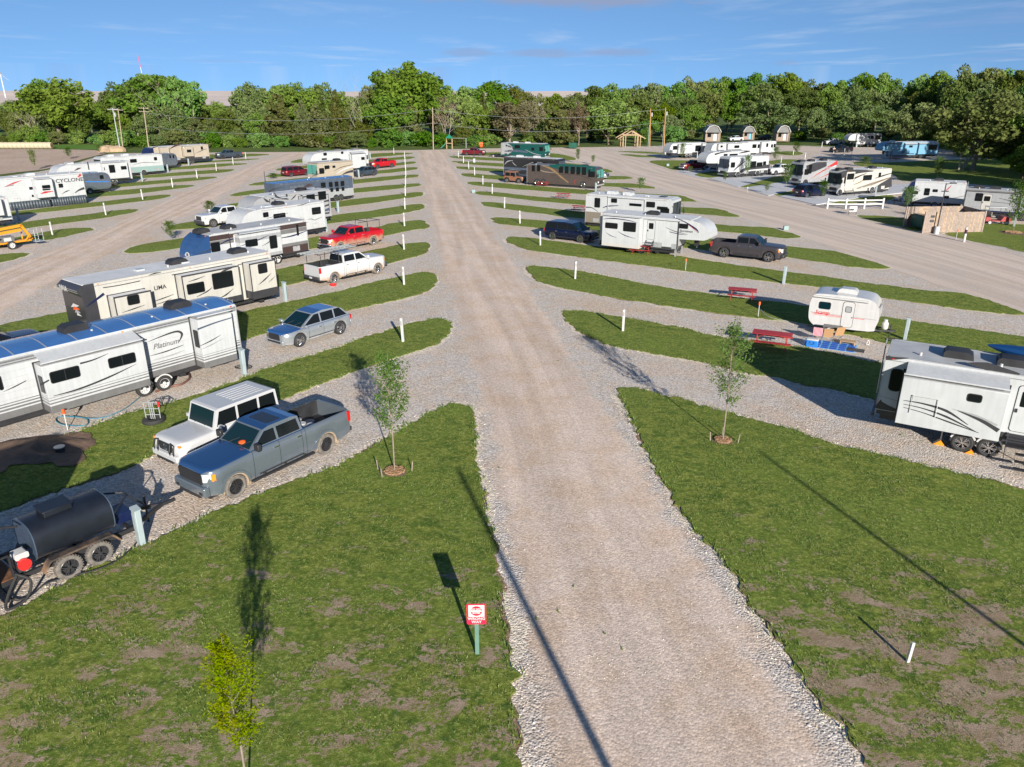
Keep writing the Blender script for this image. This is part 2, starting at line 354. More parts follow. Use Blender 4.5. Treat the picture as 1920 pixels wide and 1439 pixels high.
def gmat(name):
    m=bpy.data.materials.new(name); m.use_nodes=True; nt=m.node_tree; b=nt.nodes['Principled BSDF']
    tc=nt.nodes.new('ShaderNodeTexCoord'); b.inputs['Roughness'].default_value=.95; b.inputs['Specular IOR Level'].default_value=.15
    return m,nt,b,tc.outputs['Object']
def gravel(name,tone=0):
    m,nt,b,v=gmat(name)
    at=nt.nodes.new('ShaderNodeAttribute'); at.attribute_name='wear'
    big=nnoise(nt,.12,5,.6,v); mid=nnoise(nt,.9,6,.65,v); fine=nnoise(nt,14,4,.7,v)
    wear=nrange(nt,nmath(nt,'ADD',at.outputs['Fac'],nmath(nt,'MULTIPLY',nmath(nt,'SUBTRACT',mid,.5),1.1)),.28,.72)
    vo=nt.nodes.new('ShaderNodeTexVoronoi'); vo.inputs['Scale'].default_value=17; nt.links.new(v,vo.inputs['Vector'])
    sp=nt.nodes.new('ShaderNodeSeparateColor'); nt.links.new(vo.outputs['Color'],sp.inputs[0])
    base=nmix(nt,nrange(nt,mid,.42,.66),(.52,.47,.425),(.54,.445,.36))
    base=nmix(nt,nrange(nt,big,.5,.68),base,(.54,.425,.325))
    road=nmix(nt,nrange(nt,nnoise(nt,.5,5,.6,v),.4,.65),(.60,.49,.41),(.56,.43,.33))
    if tone==1: road=nmix(nt,nrange(nt,nnoise(nt,.25,5,.6,v),.4,.65),(.55,.465,.40),(.575,.475,.39))
    ac_=nt.nodes.new('ShaderNodeAttribute'); ac_.attribute_name='lane'
    trk=nnoise(nt,.9,4,.55,ac_.outputs['Vector'],.3); road=nmix(nt,1.,road,nmix(nt,1.,(0,0,0),nrange(nt,trk,.36,.64,.88,1.08),'ADD'),'MULTIPLY')
    st=nrange(nt,sp.outputs[0],0,1,.66,1.30,False); st2=nrange(nt,sp.outputs[0],0,1,.80 if not tone else .90,1.18 if not tone else 1.08,False)
    c1=nmix(nt,1.,base,nmix(nt,1.,(0,0,0),st,'ADD'),'MULTIPLY'); 
    pale=nmath(nt,'MULTIPLY',nrange(nt,sp.outputs[1],.93,.97),.7); c1=nmix(nt,pale,c1,(.62,.56,.48))
    c2=nmix(nt,1.,road,nmix(nt,1.,(0,0,0),st2,'ADD'),'MULTIPLY')
    c=nmix(nt,wear,c1,c2)
    c=nmix(nt,1.,c,nmix(nt,1.,(0,0,0),nrange(nt,fine,.3,.7,.78,1.2,False),'ADD'),'MULTIPLY')
    # damp, oily and weedy marks that stay put
    blot=nrange(nt,nnoise(nt,.45,4,.5,v,.4),.70,.76); c=nmix(nt,nmath(nt,'MULTIPLY',blot,.35),c,(.20,.16,.12))
    nt.links.new(c,b.inputs['Base Color'])
    bp=nt.nodes.new('ShaderNodeBump'); bp.inputs['Distance'].default_value=.03
    nt.links.new(nrange(nt,wear,0,1,.70,.22 if not tone else .1,False),bp.inputs['Strength'])
    h=nmath(nt,'ADD',nmath(nt,'SUBTRACT',1.,vo.outputs['Distance']),nmath(nt,'MULTIPLY',fine,.8)); nt.links.new(h,bp.inputs['Height']); nt.links.new(bp.outputs[0],b.inputs['Normal'])
    return m
def grass(name,patch=.5,lush=0):
    m,nt,b,v=gmat(name)
    mp=nt.nodes.new('ShaderNodeMapping'); mp.inputs['Rotation'].default_value=(0,0,R(35)); mp.inputs['Scale'].default_value=(.75,1.25,1); nt.links.new(v,mp.inputs['Vector']); vs=mp.outputs[0]
    big=nnoise(nt,.22,4,.55,v); mid=nnoise(nt,1.7,7,.78,vs); fine=nnoise(nt,11,5,.75,v); blade=nnoise(nt,45,3,.7,v)
    c=nmix(nt,nrange(nt,mid,.36,.62),(.062,.112,.014),(.168,.200,.034))
    c=nmix(nt,nrange(nt,big,.42,.66),c,(.124,.176,.027))
    c=nmix(nt,nmath(nt,'MULTIPLY',nrange(nt,fine,.50,.66),.6),c,(.30,.285,.10))
    c=nmix(nt,nmath(nt,'MULTIPLY',nrange(nt,nnoise(nt,3.2,4,.6,v),.56,.72),.65),c,(.045,.10,.022))
    # worn straw-and-soil patches, denser towards the near lawns
    sx=nt.nodes.new('ShaderNodeSeparateXYZ'); nt.links.new(v,sx.inputs[0])
    dens=nrange(nt,sx.outputs['Y'],14,25,.088*patch*2,.0,True)
    dens=nmath(nt,'ADD',dens,nmath(nt,'MULTIPLY',nmath(nt,'MULTIPLY',nrange(nt,sx.outputs['X'],5.5,8.5),nrange(nt,sx.outputs['Y'],20,15)),.035))
    p=nmath(nt,'ADD',nmath(nt,'ADD',nmath(nt,'MULTIPLY',nnoise(nt,.9,8,.78,vs,.2),.72),nmath(nt,'MULTIPLY',fine,.28)),dens)
    pk=nrange(nt,p,.60,.64); soil=nmix(nt,nrange(nt,mid,.4,.6),(.36,.265,.205),(.26,.18,.13))
    c=nmix(nt,1.,c,nmix(nt,1.,(0,0,0),nrange(nt,nnoise(nt,5.5,7,.8,v),.36,.64,.68,1.34,False),'ADD'),'MULTIPLY')
    c=nmix(nt,nmath(nt,'MULTIPLY',pk,.88),c,soil)
    c=nmix(nt,1.,c,nmix(nt,1.,(0,0,0),nrange(nt,blade,.28,.72,.45,1.6,False),'ADD'),'MULTIPLY')
    nt.links.new(c,b.inputs['Base Color'])
    bp=nt.nodes.new('ShaderNodeBump'); bp.inputs['Strength'].default_value=.55; bp.inputs['Distance'].default_value=.05
    h=nmath(nt,'ADD',nmath(nt,'MULTIPLY',fine,1.2),nmath(nt,'MULTIPLY',blade,.6)); nt.links.new(h,bp.inputs['Height']); nt.links.new(bp.outputs[0],b.inputs['Normal'])
    return m
GRAV=gravel('gravel_lot'); GRAVR=gravel('packed_road',1); GRASS=grass('mown_grass')
def simple_ground(name,c1,c2,sc_,c3=None,bump=.6,bd=.1,fs=6):
    m,nt,b,v=gmat(name); a=nnoise(nt,sc_,6,.65,v); f=nnoise(nt,fs,5,.7,v)
    c=nmix(nt,nrange(nt,a,.35,.65),c1,c2)
    if c3: c=nmix(nt,nrange(nt,f,.5,.7),c,c3)
    nt.links.new(c,b.inputs['Base Color']); bp=nt.nodes.new('ShaderNodeBump'); bp.inputs['Strength'].default_value=bump; bp.inputs['Distance'].default_value=bd; nt.links.new(f,bp.inputs['Height']); nt.links.new(bp.outputs[0],b.inputs['Normal']); return m
LAWN=simple_ground('rough_lawn',(.055,.10,.02),(.10,.135,.03),.15,(.13,.13,.05),.5,.08)
FIELD=simple_ground('ploughed_field',(.44,.33,.26),(.50,.39,.31),.12,(.30,.21,.16),.8,.2,1.5)
FIELDG=simple_ground('green_crop',(.08,.17,.025),(.11,.20,.035),.1)
HILL=simple_ground('far_farmland',(.66,.54,.49),(.56,.49,.42),.004,(.62,.52,.46),0,.1,.01)
# ---------------------------------------------------------------- ground sheets
def nz(x,y,s,k): return noise.noise(Vector((x*s,y*s,k)))
def outline(pts,world=False,rag=.22,step=.5):
    P=[G(*p) if not world else Vector((*p,0)) for p in pts]
    # corner smoothing, then a ragged edge
    for _ in range(2):
        Q=[]
        n=len(P)
        for i in range(n):
            a,b=P[i],P[(i+1)%n]; Q+= [a*.78+b*.22,a*.22+b*.78]
        P=Q
    out=[];n=len(P)
    for i in range(n):
        a,b=P[i],P[(i+1)%n]; L=(b-a).length; far=max(a.y,5)/40
        k=min(60,max(1,int(L/(step*max(1,far)))))
        for j in range(k):
            p=a+(b-a)*(j/k); dx,dy=(b-a).x,(b-a).y; l=math.hypot(dx,dy) or 1
            d=rag*(nz(p.x,p.y,.45,1)+.7*nz(p.x,p.y,1.6,2)+.8*nz(p.x,p.y,4,5)+.5*nz(p.x,p.y,9,6)); out.append((p.x-dy/l*d,p.y+dx/l*d))
    return out
def sheet(name,pts,z,mt,kind='structure',h=0,world=False,rag=.22,step=.5,label=None):
    o=outline(pts,world,rag,step)
    b=MB()
    ar=sum(o[i][0]*o[(i+1)%len(o)][1]-o[(i+1)%len(o)][0]*o[i][1] for i in range(len(o)))
    if ar<0:o=o[::-1]
    if h:
        n=len(o); vs=[(x,y,z) for x,y in o]+[(x,y,z-h) for x,y in o]
        b.add(vs,[tuple(range(n))]); b.add(vs,[(n+i,n+(i+1)%n,(i+1)%n,i) for i in range(n)])
    else: b.add([(x,y,z) for x,y in o],[tuple(range(len(o)))])
    ob=b.build(name,mt); ob['kind']=kind
    if label: ob['label']=label
    return ob,o
# base sheet out to the horizon
b=MB(); b.add([(-9000,-3000,-.02),(9000,-3000,-.02),(9000,14000,-.02),(-9000,14000,-.02)],[(0,1,2,3)]); tag(b.build('ground',LAWN),kind='structure')
LOT=[(-900,470),(-300,372),(0,332),(105,317.5),(187,293),(212,287.5),(391,286.5),(580,285),(700,283.3),(850,280.2),(907,278.6),(1035,277),(1100,276.6),(1220,274.2),(1320,272),(1457,272.5),(1500,273.5),(1560,276),(1640,276.5),(1760,280),(2100,287),(2700,420),(3600,900),(2600,2100),(-2200,2100)]
sheet('gravel_ground',LOT,0,GRAV,rag=.3,step=2)
sheet('field',[(-2500,300),(-500,283),(0,279.6),(125,280.6),(205,283),(200,288),(150,300),(95,317),(0,327.5),(-300,366),(-900,455),(-3000,800)],.02,FIELD,rag=.5,step=3)
sheet('crop_strip',[(95,272.5),(140,271.5),(205,272.5),(212,276),(206,282.2),(125,280),(90,279)],.03,FIELDG,rag=.4,step=3)
def road(name,lt,rt,z,mt,edge=.18,inset=.8):
    b=MB(); n=len(lt); A=crom([tuple(G(*p)[:2]) for p in lt],8); B=crom([tuple(G(*p)[:2]) for p in rt],8)
    cols=[-.0,.12,.3,.5,.7,.88,1.0]; wv=[0,.6,1,.8,1,.6,0] if inset else [1]*7
    vs=[];wr=[]
    for i in range(len(A)):
        for c,wq in zip(cols,wv):
            x=A[i][0]+(B[i][0]-A[i][0])*c; y=A[i][1]+(B[i][1]-A[i][1])*c
            if not inset and c in(0,1.0): x+=.25*nz(x,y,.5,3); y+=.25*nz(x,y,.5,4)
            vs.append((x,y,z)); wr.append(wq)
    K=len(cols)
    b.add(vs,[(i*K+j,i*K+j+1,(i+1)*K+j+1,(i+1)*K+j) for i in range(len(A)-1) for j in range(K-1)])
    o=b.build(name,mt); o['kind']='structure'
    at=o.data.attributes.new('wear','FLOAT','POINT'); at.data.foreach_set('value',wr)
    lv=[];al=0
    for i in range(len(A)):
        W_=math.hypot(A[i][0]-B[i][0],A[i][1]-B[i][1])
        if i: al+=math.hypot(A[i][0]-A[i-1][0],A[i][1]-A[i-1][1])
        for c in cols: lv+=[c*W_,al*.045,0]
    a2=o.data.attributes.new('lane','FLOAT_VECTOR','POINT'); a2.data.foreach_set('vector',lv)
    o.data.validate()
    # faces up
    if o.data.polygons[0].normal.z<0: o.data.flip_normals()
    return o
road('main_road',[(1010,2000),(975,1439),(938,1100),(905,960),(890,800),(868,700),(842,600),(818,520),(803,440),(793,385),(787,350),(782,320),(778,297),(775,284)],
     [(2250,2000),(1625,1439),(1395,1100),(1290,960),(1185,800),(1110,700),(1050,600),(985,505),(940,440),(903,380),(878,345),(857,320),(845,297),(846,282)],.004,GRAV)
road('side_road',[(-1500,900),(-300,600),(56,480),(176,433),(261,396),(324,368),(370,349),(409,334),(445,319.5),(470,308.5),(494,300),(530,289)],
     [(-900,1200),(-150,720),(101,536),(229,474),(312,429),(395,390),(427,365),(464,346),(493,331),(516,318),(540,305),(600,290)],.004,GRAV)
road('paved_road',[(1130,279),(1210,302),(1262,320.5),(1323,335),(1390,352),(1457,367.5),(1530,384),(1620,407),(1750,438),(1920,482),(2300,580)],
     [(1040,281),(1083,301),(1151,323),(1190,336),(1242,355),(1312,379),(1392,407.5),(1507,446.5),(1674,505.5),(1920,592),(2400,760)],.006,GRAVR,inset=0)
road('cross_road',[(391,286.6),(480,285.8),(580,285),(700,283.5),(850,280.6),(1035,277.4),(1130,277)],[(391,290.5),(480,290.5),(600,290),(725,287.5),(850,286.5),(1035,284),(1130,283)],.002,GRAV)
road('upper_road',[(1480,273.5),(1560,279),(1640,290),(1760,299),(1900,306)],[(1460,280),(1540,287),(1630,298),(1700,305),(1880,313)],.004,GRAVR,inset=0)
ISL=[
 [(-100,1210),(0,1155),(120,1095),(250,1035),(400,960),(550,905),(640,875),(700,840),(780,790),(830,763),(862,756),(885,772),(891,810),(894,870),(908,960),(926,1050),(945,1150),(955,1240),(962,1330),(978,1439),(1000,1650),(-300,1800),(-900,1500)],
 [(800,600),(830,597),(845,611),(838,632),(815,648),(760,665),(640,705),(520,752),(400,803),(280,860),(229,881),(100,925),(0,961),(-250,1060),(-250,990),(0,865),(154,805),(244,778),(406,730),(520,686),(597,665),(690,632),(745,615)],
 [(790,511),(812,511),(821,525),(810,543),(780,556),(653,583),(480,630),(420,650),(100,752),(-200,850),(-200,780),(0,705),(300,620),(465,583),(520,572),(600,555),(720,526)],
 [(800,453),(808,463),(797,477),(760,487),(700,500),(568,528),(520,541),(135,640),(-80,695),(-60,640),(0,609),(135,584),(520,506),(735,462)],
 [(785,413),(800,417),(803,425),(798,430),(775,432),(715,443),(580,469),(340,505),(127,546),(101,538),(127,530),(330,490),(580,447),(712,425),(737,419)],
 [(787,382),(797,386),(797,391),(790,393),(756,401),(700,409),(614,420),(335,466),(275,475),(229,475.5),(255,460),(325,450),(612,406),(700,395)],
 [(787,360),(794,363),(792,367),(787,369),(756,373),(700,381),(622,391),(400,426),(325,432),(312,430),(325,420),(621,380),(662,374),(725,367.5)],
 [(787,344),(790,346),(789,349),(725,357),(664,362),(474,384),(396,392),(395,389),(474,377),(662,354),(725,348)],
 [(775,327.5),(786,329),(784,332),(725,339),(661,345.6),(467,366),(442,369),(427,366.5),(455,359),(661,338),(725,331)],
 [(775,313.5),(784,315),(781,318.5),(737,324),(706,327),(492,348),(464,348),(474,344),(497,341),(707,320.6)],
 [(775,303),(783,305),(775,307.5),(745,311),(526,332.5),(493,332.5),(505,328),(745,306)],
 [(769,293.5),(781,295.5),(769,298.5),(732,301),(527,320.5),(516,319.5),(522,315.6),(734,296.5)],
 [(782,287.5),(756,290.8),(694,296),(565,306),(540,305.6),(555,299),(692,289),(737,286.6)],
 # far left row
 [(0,477),(34,474),(57,476),(37,485),(0,493),(-160,530),(-160,512)],
 [(177,431),(159,436),(112,447),(75,452),(-60,478),(-60,462),(0,452),(75,437),(131,428),(165,428)],
 [(262,394.5),(249,400),(187,411),(94,422.6),(-60,446),(-60,434),(75,412),(169,402),(234,393),(252,392.5)],
 [(325,366.7),(309,372),(225,383),(131,393.5),(39,403),(-40,413),(-40,405),(75,391.6),(187,379),(281,368),(310,365.5)],
 [(371,347.5),(350,352.5),(250,365),(175,370),(60,385),(60,379),(162,364),(250,355),(337,347.5)],
 [(410,332.3),(387,337.5),(300,345),(220,352),(120,363),(120,358),(212,346),(375,332)],
 [(446,317.7),(425,324),(300,332.5),(270,334.5),(180,341),(180,337),(275,329),(400,318.5)],
 [(471,306.6),(450,310),(375,316),(320,319.5),(240,325),(240,321),(317,315),(412,307)],
 [(495,297.8),(467,300.8),(380,305.8),(300,312),(300,307),(380,302.8),(455,298.6)],
 [(511,289.6),(492,292.2),(455,294.6),(397,298),(330,302),(330,293),(391,290),(454,289.3),(467,288.6)],
 # right row
 [(1158,735),(1160,729),(1181,728),(1233,737),(1293,754),(1347,769),(1400,783),(1480,807),(1572,838),(1663,858),(1778,884),(1916,920),(2100,985),(2700,1250),(2500,1900),(1900,1900),(1750,1650),(1620,1439),(1570,1370),(1520,1300),(1480,1220),(1430,1160),(1390,1100),(1340,1040),(1290,975),(1245,900),(1210,840),(1190,800),(1170,760)],
 [(1053,588),(1060,583),(1104,585),(1182,598),(1260,612),(1340,632),(1511,653),(1652,683),(1760,708),(1920,742),(2200,800),(2200,890),(1800,792),(1642,750),(1548,729),(1459,711),(1398,700),(1352,688),(1264,671),(1160,651),(1120,640),(1080,620),(1060,602)],
 [(985,504),(1000,498),(1078,507),(1208,533),(1286,546),(1391,560),(1500,572),(1649,594),(1812,617),(1920,633),(2200,672),(2200,770),(1920,692),(1700,655),(1521,610),(1417,597),(1339,587),(1234,572),(1130,556),(1052,540),(1008,529),(998,518)],
 [(949,447),(960,444),(1007,448),(1090,460),(1160,467),(1234,475),(1365,496),(1520,516),(1728,546),(1801,549),(1832,557),(1919,586),(1916,592),(1853,587),(1770,576),(1697,565),(1520,537),(1500,535),(1365,520),(1286,509),(1156,492),(1040,477),(982,467),(957,457)],
 [(921,409),(940,408),(1007,414),(1110,420),(1302,446),(1477,462),(1578,474),(1624,487.5),(1675,505.5),(1603,503),(1520,488),(1400,478),(1290,467),(1110,440),(1007,428),(940,421),(923,416)],
 [(900,380),(912,379),(957,382.5),(1073,396),(1333,420),(1390,425),(1448,427),(1482,437),(1508,446.5),(1457,447),(1407,439),(1333,434),(1057,407),(957,394),(908,387)],
 [(887,361),(907,359),(957,364),(1007,369.5),(1098,376),(1280,389.5),(1340,391),(1357,395),(1393,408),(1357,407),(1307,401),(1240,398),(1098,386),(990,376),(923,368),(893,364.5)],
 [(874,342.5),(883,341),(923,342.5),(973,347),(1115,358),(1267,367),(1280,367),(1313,379.5),(1280,378.5),(1200,372),(1098,365),(1007,358),(923,352),(880,347)],
 [(862,326.5),(873,325.3),(940,330),(1125,343.5),(1195,344.5),(1243,355.3),(1170,352),(1125,349.5),(940,338),(873,332)],
 [(852,313.5),(860,312.4),(940,317.5),(1132,330.5),(1177,331),(1191,336.3),(1132,337.5),(932,323),(865,318)],
 [(846,303.6),(853,302.4),(940,307),(1128,317),(1140,317.6),(1152,323.3),(1130,325),(933,312.5),(865,308)],
 [(840,294.3),(850,293),(940,297.3),(1060,306),(1110,311),(1060,310),(940,302.3),(857,298)],
 [(862,289),(873,286.6),(940,286),(1035,287),(1073,294),(1084,301.3),(1040,300),(940,293),(870,291.5)],
 # beyond the paved road
 [(1210,302.5),(1240,301),(1300,301.5),(1330,305),(1290,318),(1262,320),(1240,311.7)],
 [(1295,327),(1340,321),(1420,317),(1450,320),(1400,331),(1355,333),(1323,334)],
 [(1361,343.5),(1398,336),(1440,331),(1487,331),(1500,340),(1428,348),(1407,351.5),(1390,352)],
 [(1438,361.5),(1455,357.5),(1485,355),(1600,348),(1600,356),(1483,367),(1457,368)],
 [(1528,375.5),(1595,369),(1668,365),(1680,371),(1663,379),(1549,383)],
 [(1601,404.5),(1635,404.5),(1691,408),(1730,415),(1728,437),(1691,427),(1644,417)],
 [(1766,439),(1841,420),(1879,420),(1990,426),(2300,460),(2300,560),(1919,473),(1879,464),(1804,449)],
 [(1600,303),(1640,306),(1700,304),(1760,300),(1920,298),(2400,305),(2400,400),(1960,372),(1900,352),(1815,345),(1730,336),(1690,342),(1670,325),(1640,315),(1606,311)],
 [(1447,288),(1462,284),(1500,284.5),(1508,290.5),(1480,292.5)],
 [(1436,303),(1470,299),(1505,300),(1480,309),(1445,309)],
 [(1155,290),(1190,290),(1242,296),(1200,295.5)],
 [(1146,283.6),(1220,284.6),(1258,290.3),(1200,288)],
]
EDGES=[]
for i,p in enumerate(ISL):
    o,ol=sheet('grass_verge' if i not in (0,23) else 'lawn',p,.045 if i in (0,1,2,3,4,23,24,25,26,27) else .03,GRASS,h=.06,rag=.2 if i in (0,1,2,3,23,24,25,26) else .3,step=.12 if i in(0,1,23,24) else .25 if i in(2,3,25,26) else .8)
    EDGES.append(ol)
b=MB()
for q in ([(1265,322),(1345,309),(1360,315),(1320,336)],[(1330,334.5),(1420,322),(1470,326),(1385,352)],[(1395,353),(1480,340),(1570,335),(1600,347),(1485,358),(1440,368)],[(1460,369),(1590,352),(1720,345),(1760,355),(1610,372),(1530,385)]):
    P=[G(*k) for k in q]; n=len(P)
    zz=.012+.004*len(b.f); b.add([(p.x,p.y,zz) for p in P]+[(p.x,p.y,-.01) for p in P],[tuple(range(n))]+[(n+i,n+(i+1)%n,(i+1)%n,i) for i in range(n)])
padobj=b.build('concrete_pads',M('conc')); padobj['kind']='structure'
# bare earth fringe under the ragged grass edges
FRG=simple_ground('earth_fringe',(.20,.13,.085),(.30,.21,.15),1.2,(.13,.085,.055),.8,.05,9)
for ei in (0,1,2,3,4,23,24,25,26,27):
    ol=EDGES[ei]; n=len(ol); q=[]
    for i in range(n):
        a,c=ol[i-2],ol[(i+2)%n]; dx_,dy_=c[0]-a[0],c[1]-a[1]; l=math.hypot(dx_,dy_) or 1; x,y=ol[i]
        d=.02+.20*max(0,nz(x,y,.6,71)+.25*nz(x,y,3,72)+.05); q.append((x+dy_/l*d,y-dx_/l*d))
    b=MB(); b.add([(x,y,.014) for x,y in q],[tuple(range(n))]); tag(b.build('earth_fringe',FRG),kind='structure')
PALE=gravel('pale_limestone_edge',0)
for n_ in PALE.node_tree.nodes:
    if n_.type=='MIX' and n_.data_type=='RGBA':
        for k in (6,7):
            v_=tuple(n_.inputs[k].default_value)
            if .3<v_[0]<.56 and not n_.inputs[k].is_linked: n_.inputs[k].default_value=(.64,.555,.45,1)
for ei,ol in enumerate(EDGES):
    if len(ol)<8: continue
    n=len(ol); q=[]
    for i in range(n):
        a,c=ol[i-2],ol[(i+2)%n]; dx_,dy_=c[0]-a[0],c[1]-a[1]; l=math.hypot(dx_,dy_) or 1; x,y=ol[i]
        d=.12+.5*max(0,nz(x,y,.35,81)+.3*nz(x,y,2.5,82)+.18); q.append((x+dy_/l*d,y-dx_/l*d))
    b=MB(); b.add([(x,y,.008+.0001*ei) for x,y in q],[tuple(range(n))]); tag(b.build('limestone_edge',PALE),kind='structure')
far=MB(); far.add([(-9000,900,.05),(9000,900,.05),(9000,9000,.05),(-9000,9000,.05)],[(0,1,2,3)]); tag(far.build('far_fields',HILL),kind='structure')
# ---------------------------------------------------------------- loose stones and grass tufts (uncountable)
rnd=random.Random(7)
def stonemesh(b,x,y,z,r,m=0):
    ax=[Vector((rnd.uniform(.6,1.2),0,0)),]
    sx,sy,sz=rnd.uniform(.7,1.3)*r,rnd.uniform(.7,1.3)*r,rnd.uniform(.45,.8)*r; a=rnd.uniform(0,6.3); ca,sa=math.cos(a),math.sin(a)
    vs=[]
    for (u,v,w_) in ((1,0,0),(.3,.9,0),(-.8,.55,0),(-.8,-.6,0),(.35,-.95,0),(.3,.3,.9),(-.4,-.1,1)):
        u*=sx*rnd.uniform(.8,1.15);v*=sy*rnd.uniform(.8,1.15);w_*=sz
        vs.append((x+u*ca-v*sa,y+u*sa+v*ca,z+w_))
    b.add(vs,[(0,1,5),(1,2,6,5),(2,3,6),(3,4,6),(4,0,5,6)],m)
sb=MB()
for ei,dens,maxy in ((0,42,60),(1,28,60),(2,18,62),(3,12,70),(23,42,60),(24,28,60),(25,22,70),(26,12,75)):
    ol=EDGES[ei]
    for i in range(len(ol)):
        a=Vector(ol[i]);c=Vector(ol[(i+1)%len(ol)]); L=(c-a).length
        if a.y>maxy or a.y<9 or L<.01 or abs(a.x)>a.y*.75+3: continue
        nrm=Vector(((c-a).y,-(c-a).x))/L     # outlines run counter-clockwise: outward
        dn=dens*(1 if a.y<30 else .5); k=L*dn; k=int(k)+(rnd.random()<k%1)
        for _ in range(k):
            d=abs(rnd.gauss(0,.30))-.12; p=a+(c-a)*rnd.random()+nrm*d
            stonemesh(sb,p.x,p.y,.0,rnd.uniform(.010,.034)*(1.5 if rnd.random()<.1 else 1),rnd.choice((0,0,1,2)))
for _ in range(9000):    # strewn over the near pads and shoulders
    y=14+rnd.random()**1.5*40; x=rnd.uniform(-.7,.7)*y
    if nz(x,y,.3,9)<.0: continue
    stonemesh(sb,x,y,.0,rnd.uniform(.010,.026),rnd.choice((0,1,2)))
rk=[mat('limestone_pale',(.66,.58,.48),.9,var=.2),mat('limestone_grey',(.52,.48,.44),.9,var=.2),mat('limestone_tan',(.56,.46,.35),.9,var=.2)]
tag(sb.build('loose_stones',rk),'pale limestone chips strewn along the grass edges','gravel',kind='stuff')
def inpoly(x,y,P):
    c=False;j=len(P)-1
    for i in range(len(P)):
        if (P[i][1]>y)!=(P[j][1]>y) and x<(P[j][0]-P[i][0])*(y-P[i][1])/(P[j][1]-P[i][1])+P[i][0]: c=not c
        j=i
    return c
gb=MB(); gcol=[mat('grass_blade_a',(.10,.17,.022),.6),mat('grass_blade_b',(.19,.215,.05),.6),mat('grass_blade_c',(.05,.11,.018),.6)]
def tuft(x,y,s):
    for _ in range(3):
        a=rnd.uniform(0,6.28);l=rnd.uniform(.6,1.3)*s;c,d=math.cos(a),math.sin(a);wv=.35*s
        gb.add([(x-d*wv*.5,y+c*wv*.5,.04),(x+d*wv*.5,y-c*wv*.5,.04),(x+c*l*.5,y+d*l*.5,.04+l)],[(0,1,2)],rnd.randrange(3))
for ei in (0,23,1,24,2,25):
    ol=EDGES[ei]; xs=[p[0] for p in ol]; ys=[p[1] for p in ol]
    for _ in range(60000 if ei in(0,23) else 12000):
        x=rnd.uniform(min(xs),max(xs)); y=rnd.uniform(max(12,min(ys)),min(60,max(ys)))
        if abs(x)>y*.72+2 or nz(x,y,.8,21)<-.05 or not inpoly(x,y,ol): continue
        tuft(x,y,rnd.uniform(.025,.055))
    for i in range(0,len(ol)):
        a=ol[i]
        if 12<a[1]<60 and abs(a[0])<a[1]*.75 and nz(a[0],a[1],.7,33)>-.15:
            for _ in range(3): tuft(a[0]+rnd.uniform(-.12,.12),a[1]+rnd.uniform(-.12,.12),rnd.uniform(.05,.11))
tag(gb.build('grass_tufts',gcol),'short tufts standing up in the mown grass','grass',kind='stuff')
# ---------------------------------------------------------------- wheels
_wc={}
def wheelmesh(r,w,style,dusty):
    k=(r,w,style,dusty)
    if k in _wc: return _wc[k]
    t=MB(); ri=r*.66; h=w/2
    t.lathe([(ri,-h*.85),(r*.86,-h),(r*.96,-h*.85),(r,-h*.5),(r,h*.5),(r*.96,h*.85),(r*.86,h),(ri,h*.85),(ri,-h*.85)],(0,0,0),'y',28,0)
    if r>.3:
        for k2 in range(28):   # tread blocks
            a=2*PI*k2/28; c,s_=math.cos(a),math.sin(a)
            for sy in(-1,1): t.bar((c*r*.995,sy*h*.15,s_*r*.995),(c*r*.99,sy*h*.8,s_*r*.99),.03,.03,0)
    tm=t.build('tyre',M('rubberd' if dusty else 'rubber')); 
    q=MB(); 
    if style=='steel':
        q.lathe([(ri*1.02,h*.85),(ri*.93,h*.8),(ri*.88,h*.35),(ri*.45,h*.3),(ri*.38,h*.6),(ri*.3,h*.95),(.001,h*1.0)],(0,0,0),'y',24,0)
        for k2 in range(8):
            a=2*PI*k2/8; c,s_=math.cos(a)*ri*.68,math.sin(a)*ri*.68; q.cyl((c,h*.3,s_),(c,h*.36,s_),ri*.1,8,1)
        for k2 in range(5):
            a=2*PI*k2/5+.3; c,s_=math.cos(a)*ri*.38,math.sin(a)*ri*.38; q.cyl((c,h*.4,s_),(c,h*.75,s_),ri*.06,6,1)
        ms=[M('postw'),M('blackp')]
    else:
        q.lathe([(ri*1.02,h*.85),(ri*.96,h*.95),(ri*.9,h*.8),(ri*.86,h*.05),(.001,h*.05)],(0,0,0),'y',28,1 if style!='black' else 0)
        q.lathe([(ri*1.03,h*.86),(ri*.97,h*.98),(ri*.89,h*.8)],(0,0,0),'y',28,0)
        ns={'alloy':5,'black':8,'alloy6':6,'multi':10,'dark':6,'dull':5}.get(style,5)
        for k2 in range(ns):
            a=2*PI*k2/ns+.2; wd=(.32 if ns<7 else .16)*ri
            for da in ((-.17,.17) if ns<9 else (0,)):
                q.bar((math.cos(a)*ri*.15,h*.82,math.sin(a)*ri*.15),(math.cos(a+da)*ri*.93,h*.72,math.sin(a+da)*ri*.93),wd*.55,h*.22,0)
        q.cyl((0,h*.1,0),(0,h*.95,0),ri*.2,12,0)
        ms=[M({'black':'blackp','dark':'mgrey','dull':'dgrey'}.get(style,'chrome')),M('blackp')]
    rm=q.build('rim',ms); rm.parent=tm
    _wc[k]=(tm,rm); tm.hide_render=False
    return tm,rm
_used=set()
